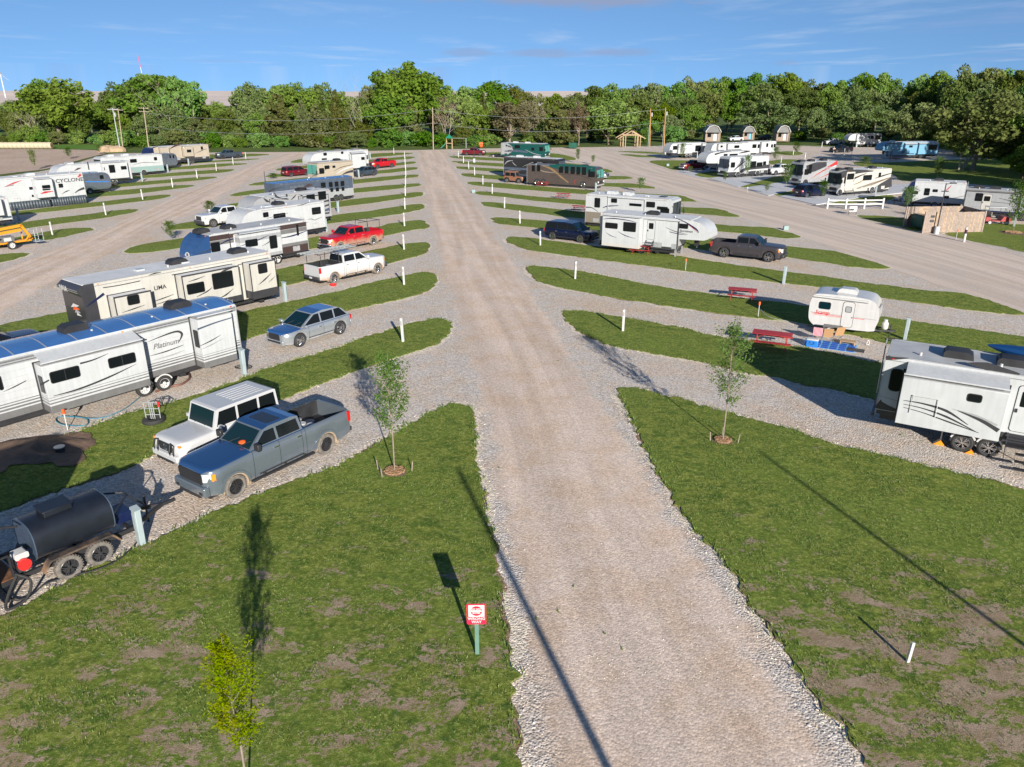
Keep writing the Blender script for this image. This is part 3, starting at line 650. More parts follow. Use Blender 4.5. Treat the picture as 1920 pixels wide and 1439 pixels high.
def wheel(parent,x,y,r=.36,w=.22,style='alloy',dusty=False):
    tm,rm=wheelmesh(r,w,style,dusty); s=1 if y>0 else -1
    if (r,w,style,dusty) not in _used:
        _used.add((r,w,style,dusty)); t=tm; q=rm
    else:
        t=tm.copy(); COL.objects.link(t); q=rm.copy(); COL.objects.link(q); q.parent=t
    t.name='wheel'; q.name='rim'; t.parent=parent; t.location=(x,y,r); t.rotation_euler=(0,0,0 if s>0 else PI)
    return t
# ---------------------------------------------------------------- placing: a surveyed corner of the thing plus its heading
class Plane:   # vertical side plane of a vehicle
    def __init__(s,px,z,lx,ang,side,W):
        s.f=Vector((math.cos(R(ang)),math.sin(R(ang)),0)); s.l=Vector((-s.f.y,s.f.x,0)); s.side=side; s.W=W
        p=G(*px,z); s.o=p-s.f*lx-s.l*side*W/2; s.o.z=0; s.ang=R(ang)
    def q(s,px,py,d=0):   # picture point -> (x,z) on the side plane pushed out by d
        r=ray(px,py); n=s.l*s.side; P=s.o+n*(s.W/2+d); c=Vector((0,0,CH)); t=(P-c).dot(n)/r.dot(n); h=c+r*t
        return (h-s.o).dot(s.f),h.z
def window(parent,y,x0,x1,z0,z1,s,r=.09,frame='blackp',split=0,name='window',fw=.03,mt='glass'):
    if x0>x1:x0,x1=x1,x0
    if z0>z1:z0,z1=z1,z0
    b=MB(); b.prism(rrect(x0,x1,z0,z1,r),y-.02*s,y+.016*s,'y',0)
    b.prism(rrect(x0+fw,x1-fw,z0+fw,z1-fw,max(.01,r-fw)),y,y+.021*s,'y',1)
    if split==1: b.box((x0+x1)/2-.015,(x0+x1)/2+.015,y,y+.026*s,z0+fw,z1-fw,0)
    if split==2: b.box(x0+fw,x1-fw,y,y+.026*s,z0+(z1-z0)*.4-.012,z0+(z1-z0)*.4+.012,0)
    return b.build(name,[M(frame),M(mt)],parent)
def profile(kind,L,H,fl):
    if kind=='tt': return [(0,fl),(0.03,H-.05),(.1,H),(L-1.1,H),(L-.75,H-.06),(L-.35,H-.35),(L-.08,H-1.0),(L,H-1.6),(L,fl+.35),(L-.12,fl+.1),(L-.35,fl)]
    if kind=='wedge': return [(0,fl),(0.03,H-.05),(.1,H),(L-.25,H),(L-.05,H-.06),(L+.22,H-.28),(L+.2,H-.4),(L,H-.62),(L,fl+.2),(L-.1,fl)]
    if kind=='slope': return [(0,fl),(0.03,H-.05),(.1,H),(L-1.5,H),(L-1.15,H-.06),(L-.8,H-.3),(L,fl+.75),(L+.05,fl+.45),(L-.05,fl),]
    if kind=='round': return [(0,fl),(.03,H-.05),(.1,H),(L-1.6,H),(L-1.1,H-.1),(L-.62,H-.38),(L-.25,H-.85),(L-.04,H-1.45),(L,fl+.9),(L-.05,fl+.4),(L-.2,fl)]
    if kind=='box': return [(0,fl),(.03,H-.05),(.1,H),(L-.1,H),(L-.03,H-.05),(L,fl)]
    if kind=='fw': 
        k=1.72
        return [(0,fl),(.03,H-.05),(.1,H),(L-2.3,H),(L-1.5,H-.05),(L-.85,H-.18),(L-.38,H-.48),(L-.08,H-.95),(L,H-1.4),(L-.12,k+.05),(L-.4,k-.05),(L-2.5,k-.12),(L-2.55,k-.2),(L-2.85,fl+.05),(L-2.95,fl)]
    if kind=='bus': return [(0,fl),(0.02,H-.15),(.15,H),(L-.3,H),(L-.05,H-.14),(L,H-.45),(L+.04,1.45),(L+.12,1.2),(L+.12,.7),(L+.02,fl)]
    if kind=='coach': return [(0,fl),(0,H-.2),(.05,H-.08),(.2,H),(L-.7,H),(L-.35,H-.08),(L-.15,H-.3),(L-.02,1.5),(L+.03,1.1),(L+.02,fl)]
    if kind=='air': return [(.45,fl),(.1,fl+.35),(0,fl+.9),(.04,H-.8),(.22,H-.32),(.6,H-.06),(1.0,H),(L-1.0,H),(L-.6,H-.06),(L-.22,H-.32),(L-.04,H-.8),(L,fl+.9),(L-.1,fl+.35),(L-.45,fl)]
def clipz(pts,z,below):   # part of a convex-ish polygon above/below a height
    out=[];n=len(pts)
    for i in range(n):
        a,b=pts[i],pts[(i+1)%n]; ia=(a[1]<=z) if below else (a[1]>=z); ib=(b[1]<=z) if below else (b[1]>=z)
        if ia: out.append(a)
        if ia!=ib:
            t=(z-a[1])/(b[1]-a[1]); out.append((a[0]+(b[0]-a[0])*t,z))
    return out
def rv(name,label,cat,anc,az,ang,side,ends,W=2.45,H=3.3,fl=.6,kind='tt',col='white',roof='roofw',bands=(),wins=(),owins=((1.5,2.2),(4.5,5.4)),slides=(),
       stripes=(),doors=(),wheels=(),ac=(),acc='blackp',wr=.37,front=None,cap=None,awn=None,vents=(),group=None,crown=.0,skirt=None,texts=(),wst='alloy',hitch=True,lx=0,Lfix=None,rail=True,wmat='glass',tails=True):
    pl=Plane(anc,az,lx,ang,side,W)
    L=Lfix or pl.q(*ends)[0]
    t=thing(name,label,cat,pl.o,pl.ang,group); s=side; Y=s*W/2
    P=profile(kind,L,H,fl); ml=[M(col)]; mk={col:0}
    def mi(k):
        if k not in mk: mk[k]=len(ml); ml.append(M(k))
        return mk[k]
    b=MB(); b.prism(P,-W/2,W/2,'y',0,sm=False)
    for (z0,z1,c) in bands:     # painted bands lie on all faces: a thin skin 3 mm proud
        q=clipz(clipz(P,z0,False),z1,True)
        if len(q)>2:
            cx=sum(p[0] for p in q)/len(q); q=[(x+(.004 if x>cx else -.004),z) for x,z in q]; b.prism(q,-W/2-.003,W/2+.003,'y',mi(c))
    for k in range(int((H-fl)/.28)):   # fine panel joints in the siding
        if kind in('tt','slope','box','round') and col in('white','cream') : 
            z=fl+.25+k*.28; q=clipz(clipz(P,z,False),z+.008,True)
            if len(q)>2: b.prism([(x*.9995,z_) for x,z_ in q],-W/2-.0015,W/2+.0015,'y',mi('lgrey'))
    if kind!='air':
        xe=L-(1.3 if kind in('tt','slope','round') else 2.2 if kind=='fw' else .6)
        for sy in(-1,1):
            b.box(.03,xe,sy*W/2,sy*(W/2+.006),H-.17,H-.145,mi('mgrey')); b.box(.0,.05,sy*W/2,sy*(W/2+.007),fl,H-.1,mi('lgrey')); b.box(.05,L-(3.0 if kind=='fw' else .3),sy*W/2,sy*(W/2+.006),fl,fl+.05,mi('dgrey'))
    for c,pts,ws in stripes:
        pts=[pl.q(*p) for p in pts]; b.strip(pts,ws,Y+s*.009,mi(c))
    bo=b.build('body',ml,t,bev=.05 if kind not in('coach','air') else .12,seg=3)
    if kind=='air': bo.modifiers['bevel'].width=.42; bo.modifiers['bevel'].segments=6
    # roof skin following the top of the profile
    if kind!='air':
        top=[p for p in P if p[1]>H-.07 and p[0]<=L-.02]; top.sort()
        x0,x1=top[0][0]+.02,top[-1][0]-.05
        rb=MB(); n=10
        if crown: 
            sec=[(-W/2+.02,H-.02)]+[(-W/2+.02+(W-.04)*k/n,H+.01+crown*math.sin(PI*k/n)) for k in range(n+1)]+[(W/2-.02,H-.02)]
            rb.prism(sec,x0,x1,'x',0,sm=True)
            for k in range(int((x1-x0)/1.22)+1):
                xx=x0+.1+k*1.22
                if xx<x1-.1: rb.prism([(y_,z_+.006) for y_,z_ in sec],xx,xx+.05,'x',1,sm=True)
        else: rb.box(x0,x1,-W/2+.06,W/2-.06,H-.02,H+.018,0)
        if not crown: rb.box(x0+.1,x1-.1,-W/2+.0,-W/2+.06,H-.015,H+.03,1);rb.box(x0+.1,x1-.1,W/2-.06,W/2,H-.015,H+.03,1)
        rb.build('roof',[M(roof),M('lgrey')],t,sharp=50)
    if cap:   # coloured front cap
        xc=cap[1] if cap[1]<50 else L-1.2; q=[]
        n=len(P)
        for i in range(n):
            a,c=P[i],P[(i+1)%n]
            if a[0]>=xc:q.append(a)
            if (a[0]>=xc)!=(c[0]>=xc):
                tt=(xc-a[0])/(c[0]-a[0]); q.append((xc,a[1]+(c[1]-a[1])*tt))
        cz=sum(p[1] for p in q)/len(q)
        q=[(x+.012 if x>xc+.01 else x,z+(.012 if z>cz else -.0)) for x,z in q]
        cbm=MB(); cbm.prism(q,-W/2-.008,W/2+.008,'y',0); cbm.build('front_cap',M(cap[0]),t,bev=.07,seg=3)
    wheels=[w_ if isinstance(w_,(int,float)) else pl.q(*w_)[0] for w_ in wheels]
    for wx in wheels:
        for yy in (Y*.93,-Y*.93): wheel(t,wx,yy,wr,.24,wst)
    if wheels:
        cut=min(fl-.1,wr+.12)
        for wx in wheels:
            b=MB(); b.cyl((wx,-W/2*.9,wr),(wx,W/2*.9,wr),.05,8); b.build('axle',M('blackp'),t)
            for sy in(-1,1):
                wa=MB(); arc=lambda rr,a0,a1,st:[(wx+rr*math.cos(R(k)),wr+rr*math.sin(R(k))) for k in range(a0,a1,st)]
                wa.prism([q for q in arc(wr+.09,-5,190,15) if q[1]>cut]+[q for q in arc(wr+.03,190,-10,-15) if q[1]>cut],sy*(W/2+.012),sy*(W/2-.1),'y',0)
                wa.prism(arc(wr+.06,0,181,15),sy*(W/2+.004),sy*(W/2-.02),'y',1)
                wa.build('wheel_arch',[M('postw' if col in('white','cream') else 'dgrey'),M('blackp')],t)
    ch=MB(); ch.box(.2,L-(3.0 if kind=='fw' else .3),-W/2+.25,W/2-.25,fl-.28,fl+.03,0); 
    for k in range(3): ch.box(.8+k*2.2,1.1+k*2.2,-W/2+.2,W/2-.2,fl-.4,fl-.25,0)
    ch.build('chassis',M('blackp'),t)
    if skirt:
        sk=MB(); 
        for xa,xb,top_ in skirt[1:]:
            n=14
            for k in range(n):
                u0,u1=k/n,(k+1)/n; dz=.05*math.sin(k*1.7)
                sk.add([(xa+(xb-xa)*u0,Y+s*.02,top_),(xa+(xb-xa)*u1,Y+s*.02,top_),(xa+(xb-xa)*u1,Y+s*(.10+.05*math.sin((k+1)*.8)),.03),(xa+(xb-xa)*u0,Y+s*(.10+.05*math.sin(k*.8)),.03)],[(0,1,2,3)],0,True)
        so_=sk.build('skirt',M(skirt[0]),t,sharp=180)
        sm=so_.modifiers.new('th','SOLIDIFY'); sm.thickness=.01
    if hitch and kind not in('bus','coach','fw'):
        h=MB(); h.bar((L-.1,-.8,fl-.1),(L+1.1,0,fl-.1),.08,.12); h.bar((L-.1,.8,fl-.1),(L+1.1,0,fl-.1),.08,.12); h.cyl((L+.75,0,.02),(L+.75,0,fl+.35),.035,8); h.box(L+.65,L+.85,-.1,.1,0,.03); h.cyl((L+.25,.16,fl-.05),(L+.25,.16,fl+.42),.15,12,1);h.cyl((L+.25,-.17,fl-.05),(L+.25,-.17,fl+.42),.15,12,1)
        h.build('hitch',[M('blackp'),M('postw')],t)
    if kind=='fw':
        h=MB(); h.box(L-1.5,L-1.2,-.25,.25,1.0,1.7); h.cyl((L-1.35,0,.8),(L-1.35,0,1.1),.09,10); h.build('kingpin',M('blackp'),t)
        for sy in(-1,1):
            g=MB(); g.box(L-2.95,L-2.8,sy*.85-.06,sy*.85+.06,.03,1.2); g.box(L-3.02,L-2.73,sy*.85-.14,sy*.85+.14,0,.04); g.build('landing_leg',M('galv'),t)
    if kind=='fw' and front: pass
    if front=='windscreen' or (front and front.startswith('shield')):
        g=MB(); zt,zb=H-.34,1.55
        fx=lambda z:L+.045*(H-.45-z)/(H-.45-1.45) if kind=='bus' else L-.15+(.13)*(H-.3-z)/(H-1.8)
        vs=[]
        n=8
        for k in range(n+1):
            y=-W/2*.93+W*.93*k/n
            for z in (zb,zt): vs.append((fx(z)+.02-.10*abs(2*k/n-1)**4*0,y,z))
        g.add(vs,[(2*k,2*k+2,2*k+3,2*k+1) for k in range(n)],0); g.add([(v[0]-.015,v[1],v[2]) for v in vs],[(2*k+1,2*k+3,2*k+2,2*k) for k in range(n)],0)
        g.box(L+.03,L+.075,-.02,.02,zb,zt-.02,1)
        g.build('windscreen',[M(front if front in MATS else 'shield'),M('blackp')],t)
        f=MB(); f.prism(rrect(-.55,.55,.72,1.08,.08),L+.1,L+.15,'x',0); f.box(L+.0,L+.16,-W/2+.05,W/2-.05,.42,.62,1); f.build('grille',[M('blackp'),M('lgrey')],t,bev=.02)
        for sy in(-1,1):
            hl=MB(); hl.prism(rrect(sy*.78,sy*1.12,.85,1.1,.06),L+.1,L+.155,'x',0); hl.build('headlight',M('lamp_w'),t)
            mr=MB(); mr.tube([(L-.1,sy*W/2,H-.6),(L+.2,sy*(W/2+.12),H-.75),(L+.25,sy*(W/2+.2),2.1)],.02); mr.box(L+.2,L+.3,sy*(W/2+.08),sy*(W/2+.28),1.75,2.2); mr.build('mirror',M('blackp'),t,bev=.02)
            # driver side glass
            window(t,sy*W/2,L-1.25,L-.32,1.65,2.5,sy,r=.12,mt=wmat)
    for w_ in wins:
        (a,c)=(w_[0],w_[1]); x0,z0=pl.q(*a); x1,z1=pl.q(*c); window(t,Y,x0,x1,z0,z1,s,split=w_[2] if len(w_)>2 else 0,mt=wmat,r=w_[3] if len(w_)>3 else .09)
    for x0,x1 in owins:
        if x1<L-.5: window(t,-Y,x0,x1,fl+1.1,fl+1.8,-s)
    if owins:
        window(t,-Y,L*.55,L*.55+.7,fl+.05,fl+1.95,-s,mt=col,name='door',r=.12)
    for d in doors:
        a,c=d[0],d[1]; x0,z0=pl.q(*a); x1,z1=pl.q(*c); x0,x1=min(x0,x1),max(x0,x1);z0,z1=min(z0,z1),max(z0,z1)
        db=MB(); db.prism(rrect(x0,x1,z0,z1,.12),Y-.01*s,Y+.018*s,'y',0); db.prism(rrect(x0+.02,x1-.02,z0+.02,z1-.02,.11),Y,Y+.024*s,'y',1)
        do=db.build('door',[M('blackp'),M(d[2] if len(d)>2 else col)],t)
        g=MB(); g.prism(rrect(x0+.15,x1-.15,z0+(z1-z0)*.55,z1-.22,.05),Y,Y+.03*s,'y',0); g.build('door_window',M('glass'),do)
        g=MB(); g.box(x0+.06,x0+.13,Y,Y+.06*s,z0+(z1-z0)*.42,z0+(z1-z0)*.5); g.build('handle',M('blackp'),do)
        g=MB()
        for k in range(2): g.box(x0,x1,Y+s*.02,Y+s*(.28+.24*k),z0-.25-.22*k,z0-.22-.22*k)
        g.bar((x0+.03,Y+s*.05,z0-.05),(x0+.03,Y+s*.5,.1),.03,.05);g.bar((x1-.03,Y+s*.05,z0-.05),(x1-.03,Y+s*.5,.1),.03,.05)
        g.build('entry_step',M('dgrey'),t)
    for sl in slides:
        d=sl.get('d',.75); x0,z1=pl.q(*sl['a'],d); x1,z0=pl.q(*sl['b'],d)
        if x0>x1:x0,x1=x1,x0
        if 'z0' in sl:z0=sl['z0']
        if 'z1' in sl:z1=sl['z1']
        z1=min(z1,H-.12)
        y0,y1=Y-.05*s,Y+d*s; c=sl.get('col',col)
        mm=[M(c)];mx={c:0}
        def mj(k):
            if k not in mx:mx[k]=len(mm);mm.append(M(k))
            return mx[k]
        b=MB(); b.box(x0,x1,y0,y1,z0,z1,0)
        for (za,zb,cc) in sl.get('bands',()): b.box(x0-.003,x1+.003,y1-d*s*.98,y1+.004*s,max(za,z0-.002),min(zb,z1),mj(cc))
        for cc,pts,ws in sl.get('stripes',()): b.strip([pl.q(*p,d) for p in pts],ws,y1+s*.008,mj(cc))
        bo=b.build('slide_out',mm,t,bev=.02)
        tr=MB(); tc_=sl.get('trim','dgrey'); e=.06
        for (xa,xb,za,zb) in ((x0-e,x0+.02,z0,z1+e),(x1-.02,x1+e,z0,z1+e),(x0-e,x1+e,z1-.02,z1+e)):
            tr.box(xa,xb,Y-.0*s,Y+.03*s,za,zb)
            if sl.get('otrim'): tr.box(xa+.03 if xa<x0 else xa,xb-.03 if xb>x1 else xb,y1-.03*s,y1+.015*s,za,zb)
        tr.build('slide_trim',M(tc_),bo)
        tp=MB(); tp.box(x0+.01,x1-.01,Y+.03*s,y1-.02*s,z1+.004,z1+.02); tp.build('slide_roof',M(sl.get('roof',roof if roof!='roofblue' else 'roofg')),bo)
        if sl.get('topper',1):
            tb=MB(); tb.cyl((x0,y1-.02*s,z1+.13),(x1,y1-.02*s,z1+.13),.035,8); tb.add([(x0+.05,Y+.01*s,H-.1),(x1-.05,Y+.01*s,H-.1),(x1-.05,y1-.02*s,z1+.165),(x0+.05,y1-.02*s,z1+.165)],[(0,1,2,3)]); tb.build('slide_topper',M(sl.get('tcol','white')),t)
        for w_ in sl.get('wins',()):
            xa,za=pl.q(*w_[0],d); xb,zb=pl.q(*w_[1],d); window(bo,y1,xa,xb,za,zb,s,split=w_[2] if len(w_)>2 else 0,mt=wmat)
        if sl.get('endwin'):  # small window on the end facing the camera
            xe=(x0 if sl['endwin']<0 else x1); sg=-1 if sl['endwin']<0 else 1; ym=(Y+y1)/2
            g=MB(); g.prism(rrect(min(ym-.2,ym+.2),max(ym-.2,ym+.2),z0+(z1-z0)*.42,z0+(z1-z0)*.78,.04),xe-.01*sg,xe+.015*sg,'x',0); g.prism(rrect(ym-.16,ym+.16,z0+(z1-z0)*.42+.04,z0+(z1-z0)*.78-.04,.03),xe,xe+.02*sg,'x',1); g.build('window',[M('blackp'),M('glass')],bo)
    for k,(xa,wd_) in enumerate(((.9,.7),(L*.5,.9),(L*.68,.6))):
        if kind in('air','coach') or L<6.8: break
        if any(abs(w_-xa-wd_/2)<wd_/2+.6 for w_ in wheels): continue
        zz=fl+.12; hb=MB(); hb.prism(rrect(xa,xa+wd_,zz,zz+.42,.04),Y-.01*s,Y+.012*s,'y',0); hb.prism(rrect(xa+.012,xa+wd_-.012,zz+.012,zz+.408,.035),Y,Y+.015*s,'y',1); hb.box(xa+wd_/2-.05,xa+wd_/2+.05,Y,Y+.03*s,zz+.34,zz+.37,0)
        hb.build('compartment_door',[M('mgrey'),M('lgrey' if any(b_[0]<zz+.2 for b_ in bands) else col)],t)
    for k in range(3):
        xm=.25+k*(L-1.2)/2; hb=MB(); hb.box(xm,xm+.09,Y,Y+.03*s,H-.1,H-.06); hb.build('marker_lamp',M('lamp_o' if k else 'lamp_r'),t)
    for xa in ac:
        xx=xa if isinstance(xa,(int,float)) else pl.q(*xa)[0]
        cr0=crown; a=MB(); a.prism([(xx-.5,H+cr0),(xx-.5,H+.2+cr0),(xx-.4,H+.31+cr0),(xx+.3,H+.31+cr0),(xx+.5,H+.2+cr0),(xx+.55,H+cr0)],-.36,.36,'y',0)
        for k in range(5): a.box(xx-.525,xx-.46,-.28+.12*k,-.22+.12*k,H+.06+cr0,H+.22+cr0,1)
        a.build('air_conditioner',[M(acc),M('dgrey')],t,bev=.06,seg=3)
    for k,(xv,yv,c,sz) in enumerate(vents):
        a=MB(); a.box(xv-sz/2,xv+sz/2,yv-sz/2,yv+sz/2,H,H+.1+.0,0); a.build('roof_vent',M(c),t,bev=.03)
    for k in range(3):
        xx=1.2+k*2.7
        if xx<L-1.5: pp=MB(); pp.cyl((xx,s*.55,H),(xx,s*.55,H+.14),.05,8); pp.build('vent_pipe',M('postw'),t)
    if awn:
        x0,z_=pl.q(*awn[0]); x1,_=pl.q(*awn[1])
        a=MB(); zz=min(z_,H-.12); a.cyl((x0,Y+.09*s,zz),(x1,Y+.09*s,zz),.07,10); a.box(x0,x1,Y,Y+.05*s,zz+.02,zz+.09)
        for xx in(x0,x1): a.bar((xx,Y+.06*s,zz),(xx,Y+.05*s,fl+.15),.06,.05,1)
        a.build('awning',[M(awn[2] if len(awn)>2 else 'white'),M('dgrey' if len(awn)<4 else awn[3])],t)
    if tails and hitch is not None:
        for sy in(-1,1):
            a=MB(); a.box(-.03,.0,sy*(W/2-.28),sy*(W/2-.1),fl+.3,fl+.5); a.build('tail_light',M('lamp_r'),t)
        a=MB(); a.box(-.12,0.0,-W/2+.1,W/2-.1,fl-.18,fl-.04); a.build('rear_bumper',M('dgrey'),t)
    if rail and kind not in('air',):
        a=MB()
        for sy in(.35,.75): a.cyl((-.12,sy,fl+.3),(-.12,sy,H+.1),.018,6)
        for k in range(8): a.cyl((-.12,.35,fl+.5+k*.3),(-.12,.75,fl+.5+k*.3),.014,6)
        a.build('ladder',M('galv'),t)
    for tx,pp_,size,c,kw in texts:
        x,z=pl.q(*pp_,kw.get('d',0)); yy=Y+s*(.012+kw.get('d',0))
        text_obj(tx,size,M(c),t,(x,yy,z),(PI/2,0,0) if s<0 else (PI/2,0,PI),bold=kw.get('bold',0),shear=kw.get('shear',0),sx=kw.get('sx',1))
    t['_L']=0; del t['_L']
    return t,pl,L
# ---------------------------------------------------------------- cars and pickups
def car(name,label,cat,anc,ang,side,kind='pickup',col='pwhite',top=None,W=1.98,L=5.9,wx=(1.2,4.95),wr=.40,H=1.92,zb=1.28,zh=1.22,group=None,rim='alloy',glass='glass',shield='shield',flare=None,dusty=False,lx=None,board=True,steps=None,rack=None,seam=True,roofglass=None,scale=1,belt=None,bedin=True,mud=None,chromef=False,az=0,aw=None):
    # anc = picture point where the nearest-side wheel touches the ground; lx tells which wheel
    lx=wx[1] if lx is None else lx
    pl=Plane(anc,az,lx*scale,ang,side,(aw or (W-.28))*scale)
    t=thing(name,label,cat,pl.o,pl.ang,group)
    if scale!=1: t.scale=(scale,)*3
    hw=W/2; sill=.36 if kind in('pickup','jeep','gbox') else .26
    ra=wr*1.22 if kind in('pickup','jeep','gbox') else wr*1.14
    if kind=='pickup':
        bl=wx[0]*2+.0-.35; bl=min(bl,L*.36); cabx=(bl+.06,L*.635,L*.735); tz=lambda x: zb if x<bl else (zb if x<cabx[2]-.1 else zb-.02-(x-cabx[2]+.1)/(L-cabx[2]+.1)*(zb-zh))
        gh=[(bl+.05,zb-.04),(bl+.12,H-.06),(bl+.45,H),(L*.57,H),(L*.61,H-.05),(L*.725,zb-.03)]
    elif kind in('suv','van'):
        bl=None; tz=lambda x: zb-.05*(x/L) if x<L*(.72 if kind=='suv' else .74) else zb-.05*(x/L)-((x/L-.72)/.28)**1.5*(zb-zh)
        gh=[(.12,zb-.04),(.62 if kind=='suv' else .25,H-.17),(1.0 if kind=='suv' else .5,H-.05),(L*.42,H),(L*.55 if kind=='suv' else L*.6,H-.07),(L*.77 if kind=='suv' else L*.8,zb-.05)]
    elif kind=='gbox':
        bl=None; tz=lambda x: zb-.0 if x<L*.66 else zb-.06-(x/L-.66)*.05
        gh=[(.06,zb-.04),(.14,H-.04),(.25,H),(L*.6,H),(L*.625,H-.03),(L*.675,zb-.03)]
    elif kind=='jeep':
        bl=None; tz=lambda x: zb
        gh=[(.1,zb-.04),(.14,H-.05),(.25,H),(L*.55,H),(L*.565,H-.04),(L*.64,zb-.03)]
    else:
        bl=None; tz=lambda x: zb if L*.16<x<L*.68 else (zb-.02 if x<L*.16 else zb-(x/L-.68)/.32*(zb-zh))
        gh=[(L*.1,zb-.04),(L*.26,H-.05),(L*.34,H),(L*.5,H),(L*.55,H-.04),(L*.72,zb-.05)]
    xs=sorted(set([0,.04,.1,.2,.4]+[L-v for v in(0,.05,.14,.28,.5)]+[w_+ra*math.cos(R(a)) for w_ in wx for a in range(0,181,15)]+[w_+sg*(ra+.001) for w_ in wx for sg in(-1,1)]+([bl,bl+.005,.06,.065] if bl else [])+[L*k/10 for k in range(1,10)]))
    out=[]
    for x in xs:
        if out and x-out[-1]<.003: continue
        out.append(x)
    xs=out; n=9
    def ring(x):
        zl=sill
        if x<.5: zl=sill+.1*(1-x/.5)
        if x>L-.6: zl=sill+.06*(x-L+.6)/.6
        for w_ in wx:
            if abs(x-w_)<ra: zl=max(zl,wr+math.sqrt(max(0,ra*ra-(x-w_)**2)))
        h=hw; z=tz(x)
        rr=(.16 if kind in('jeep','gbox') else .3)
        if x>L-.5: h-=rr*((x-L+.5)/.5)**2.2
        if x<.3: h-=(.06 if kind in('pickup','gbox','jeep') else .16)*((.3-x)/.3)**2
        zl=min(zl,z-.16)
        if x>L-.14: z-=.10*((x-L+.14)/.14)**2
        if x<.1 and kind not in('pickup',): z-=.05
        inb= bl and .062<x<bl+.002
        s1=[(h-.05,zl),(h-.0,zl+(z-zl)*.3),(h+.005,zl+(z-zl)*.62),(h-.02,z-.07),(h-.065,z-.008)]
        s2=[(h-.10,z),(h-.115,.80 if bedin else z),(0,.80 if bedin else z)] if inb else [(h-.14,z+.012),(h*.5,z+.028),(0,z+.034)]
        return s1+s2
    b=MB(); RG=[ring(x) for x in xs]; K=8
    for sy in(1,-1):
        vs=[(x,sy*p[0],p[1]) for x,rg in zip(xs,RG) for p in rg]
        for i in range(len(xs)-1):
            inb=bl and xs[i]>.061 and xs[i+1]<bl+.006
            for j in range(K-1):
                f=(i*K+j,(i+1)*K+j,(i+1)*K+j+1,i*K+j+1)
                if sy>0: f=f[::-1]
                mm=1 if (inb and j>=5) else (2 if (top and j>=4 and not inb and xs[i]>(bl or 0)) else 0)
                b.add([vs[q] for q in f],[(0,1,2,3)],mm,True)
    # merge mirrored halves happen by proximity; end caps
    for xi,rev in ((0,1),(-1,0)):
        rg=RG[xi]; loop=[(xs[xi],p[0],p[1]) for p in rg]+[(xs[xi],-p[0],p[1]) for p in rg[::-1][1:]]
        b.add(loop,[tuple(range(len(loop)))[::(-1 if rev==0 else 1)]],0)
    if seam:
        dl=[gh[-1][0]-.12, (gh[0][0]+gh[-1][0])/2+.02] if kind!='sedan' else [L*.66,L*.44,L*.26]
        if kind=='pickup': dl=[cabx[2]-.12,(bl+cabx[2])/2-.02,bl+.18,bl+.01]
        if kind in('suv','van','gbox'): dl=[L*.665,L*.45,L*.235]
        if kind=='jeep': dl=[L*.62,L*.4]
        for x in dl:
            rg=ring(x)
            if rg[0][1]>sill+.25: continue
            for sy in(1,-1):
                vs=[]
                for y_,z_ in rg[:5]: vs+=[(x-.008,sy*(y_+.003),z_),(x+.008,sy*(y_+.003),z_)]
                b.add(vs,[(2*k,2*k+1,2*k+3,2*k+2) for k in range(4)],3)
    bo=b.build('body',[M(col),M('bed'),M(top or col),M('black')],t,sharp=48)
    import bmesh
    bm=bmesh.new(); bm.from_mesh(bo.data); bmesh.ops.remove_doubles(bm,verts=bm.verts,dist=.0008); bmesh.ops.recalc_face_normals(bm,faces=bm.faces); bm.to_mesh(bo.data); bm.free(); bo.data.set_sharp_from_angle(angle=R(48))
    u=MB(); u.box(.15,L-.15,-hw+.3,hw-.3,.24,.66)
    for w_ in wx: u.box(w_-ra*1.02,w_+ra*1.02,-hw+.12,hw-.12,.5,wr+ra*.55 if False else wr+.1); u.box(w_-ra*1.02,w_+ra*1.02,-hw+.32,hw-.32,.3,wr+ra+.02)
    u.build('underbody',M('blackp'),t)
    # cabin
    yb=hw-.10; yt=hw-(.12 if kind in('gbox','jeep') else .27 if kind!='van' else .2)
    if kind=='jeep': yb=hw-.2;yt=hw-.26
    yz=lambda z:yb+(yt-yb)*(z-(zb-.04))/(H-(zb-.04))
    c=MB(); m=len(gh); vs=[(x,sy*yz(z),z) for sy in(1,-1) for x,z in gh]
    mm_top=1
    c.add(vs,[tuple(range(m)),tuple(range(2*m-1,m-1,-1))],0)
    for i in range(m):
        j=(i+1)%m; c.add([vs[i],vs[j],vs[m+j],vs[m+i]],[(3,2,1,0)],1 if i in(1,2,3) else 0)
    gcol=col
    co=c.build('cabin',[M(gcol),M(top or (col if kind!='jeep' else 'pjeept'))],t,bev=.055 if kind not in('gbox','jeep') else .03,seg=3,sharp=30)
    if kind=='gbox':
        g=MB()
        for k in range(6): g.box(.5,L*.42,-.5+.2*k-.03,-.5+.2*k+.03,H,H+.018)
        g.build('roof_rib',M(col),co,bev=.006)
    if roofglass:
        g=MB(); g.prism(rrect(gh[2][0]+.25,gh[3][0]-.1,-.52,.52,.06),H-.02,H+.006,'z'); g.build('sunroof',M(roofglass),co)
    # windscreen / rear glass
    def endglass(a,cc,name,mt,inx):
        (x0,z0),(x1,z1)=a,cc; dx,dz=x1-x0,z1-z0; l=math.hypot(dx,dz); nx,nz_=-dz/l,dx/l
        if nx*inx<0:nx,nz_=-nx,-nz_
        g=MB(); vs=[]
        for tt in(.10,.93):
            for sy in(-1,1):
                z=z0+dz*tt; vs.append((x0+dx*tt+nx*.012,sy*(yz(z)-.09),z+nz_*.012))
        g.add(vs,[(0,1,3,2)],0); g.add([(v[0]-nx*.02,v[1],v[2]-nz_*.02) for v in vs],[(2,3,1,0)],0)
        g.build(name,M(mt),t)
    endglass(gh[-1],gh[-2],'windscreen',shield,1)
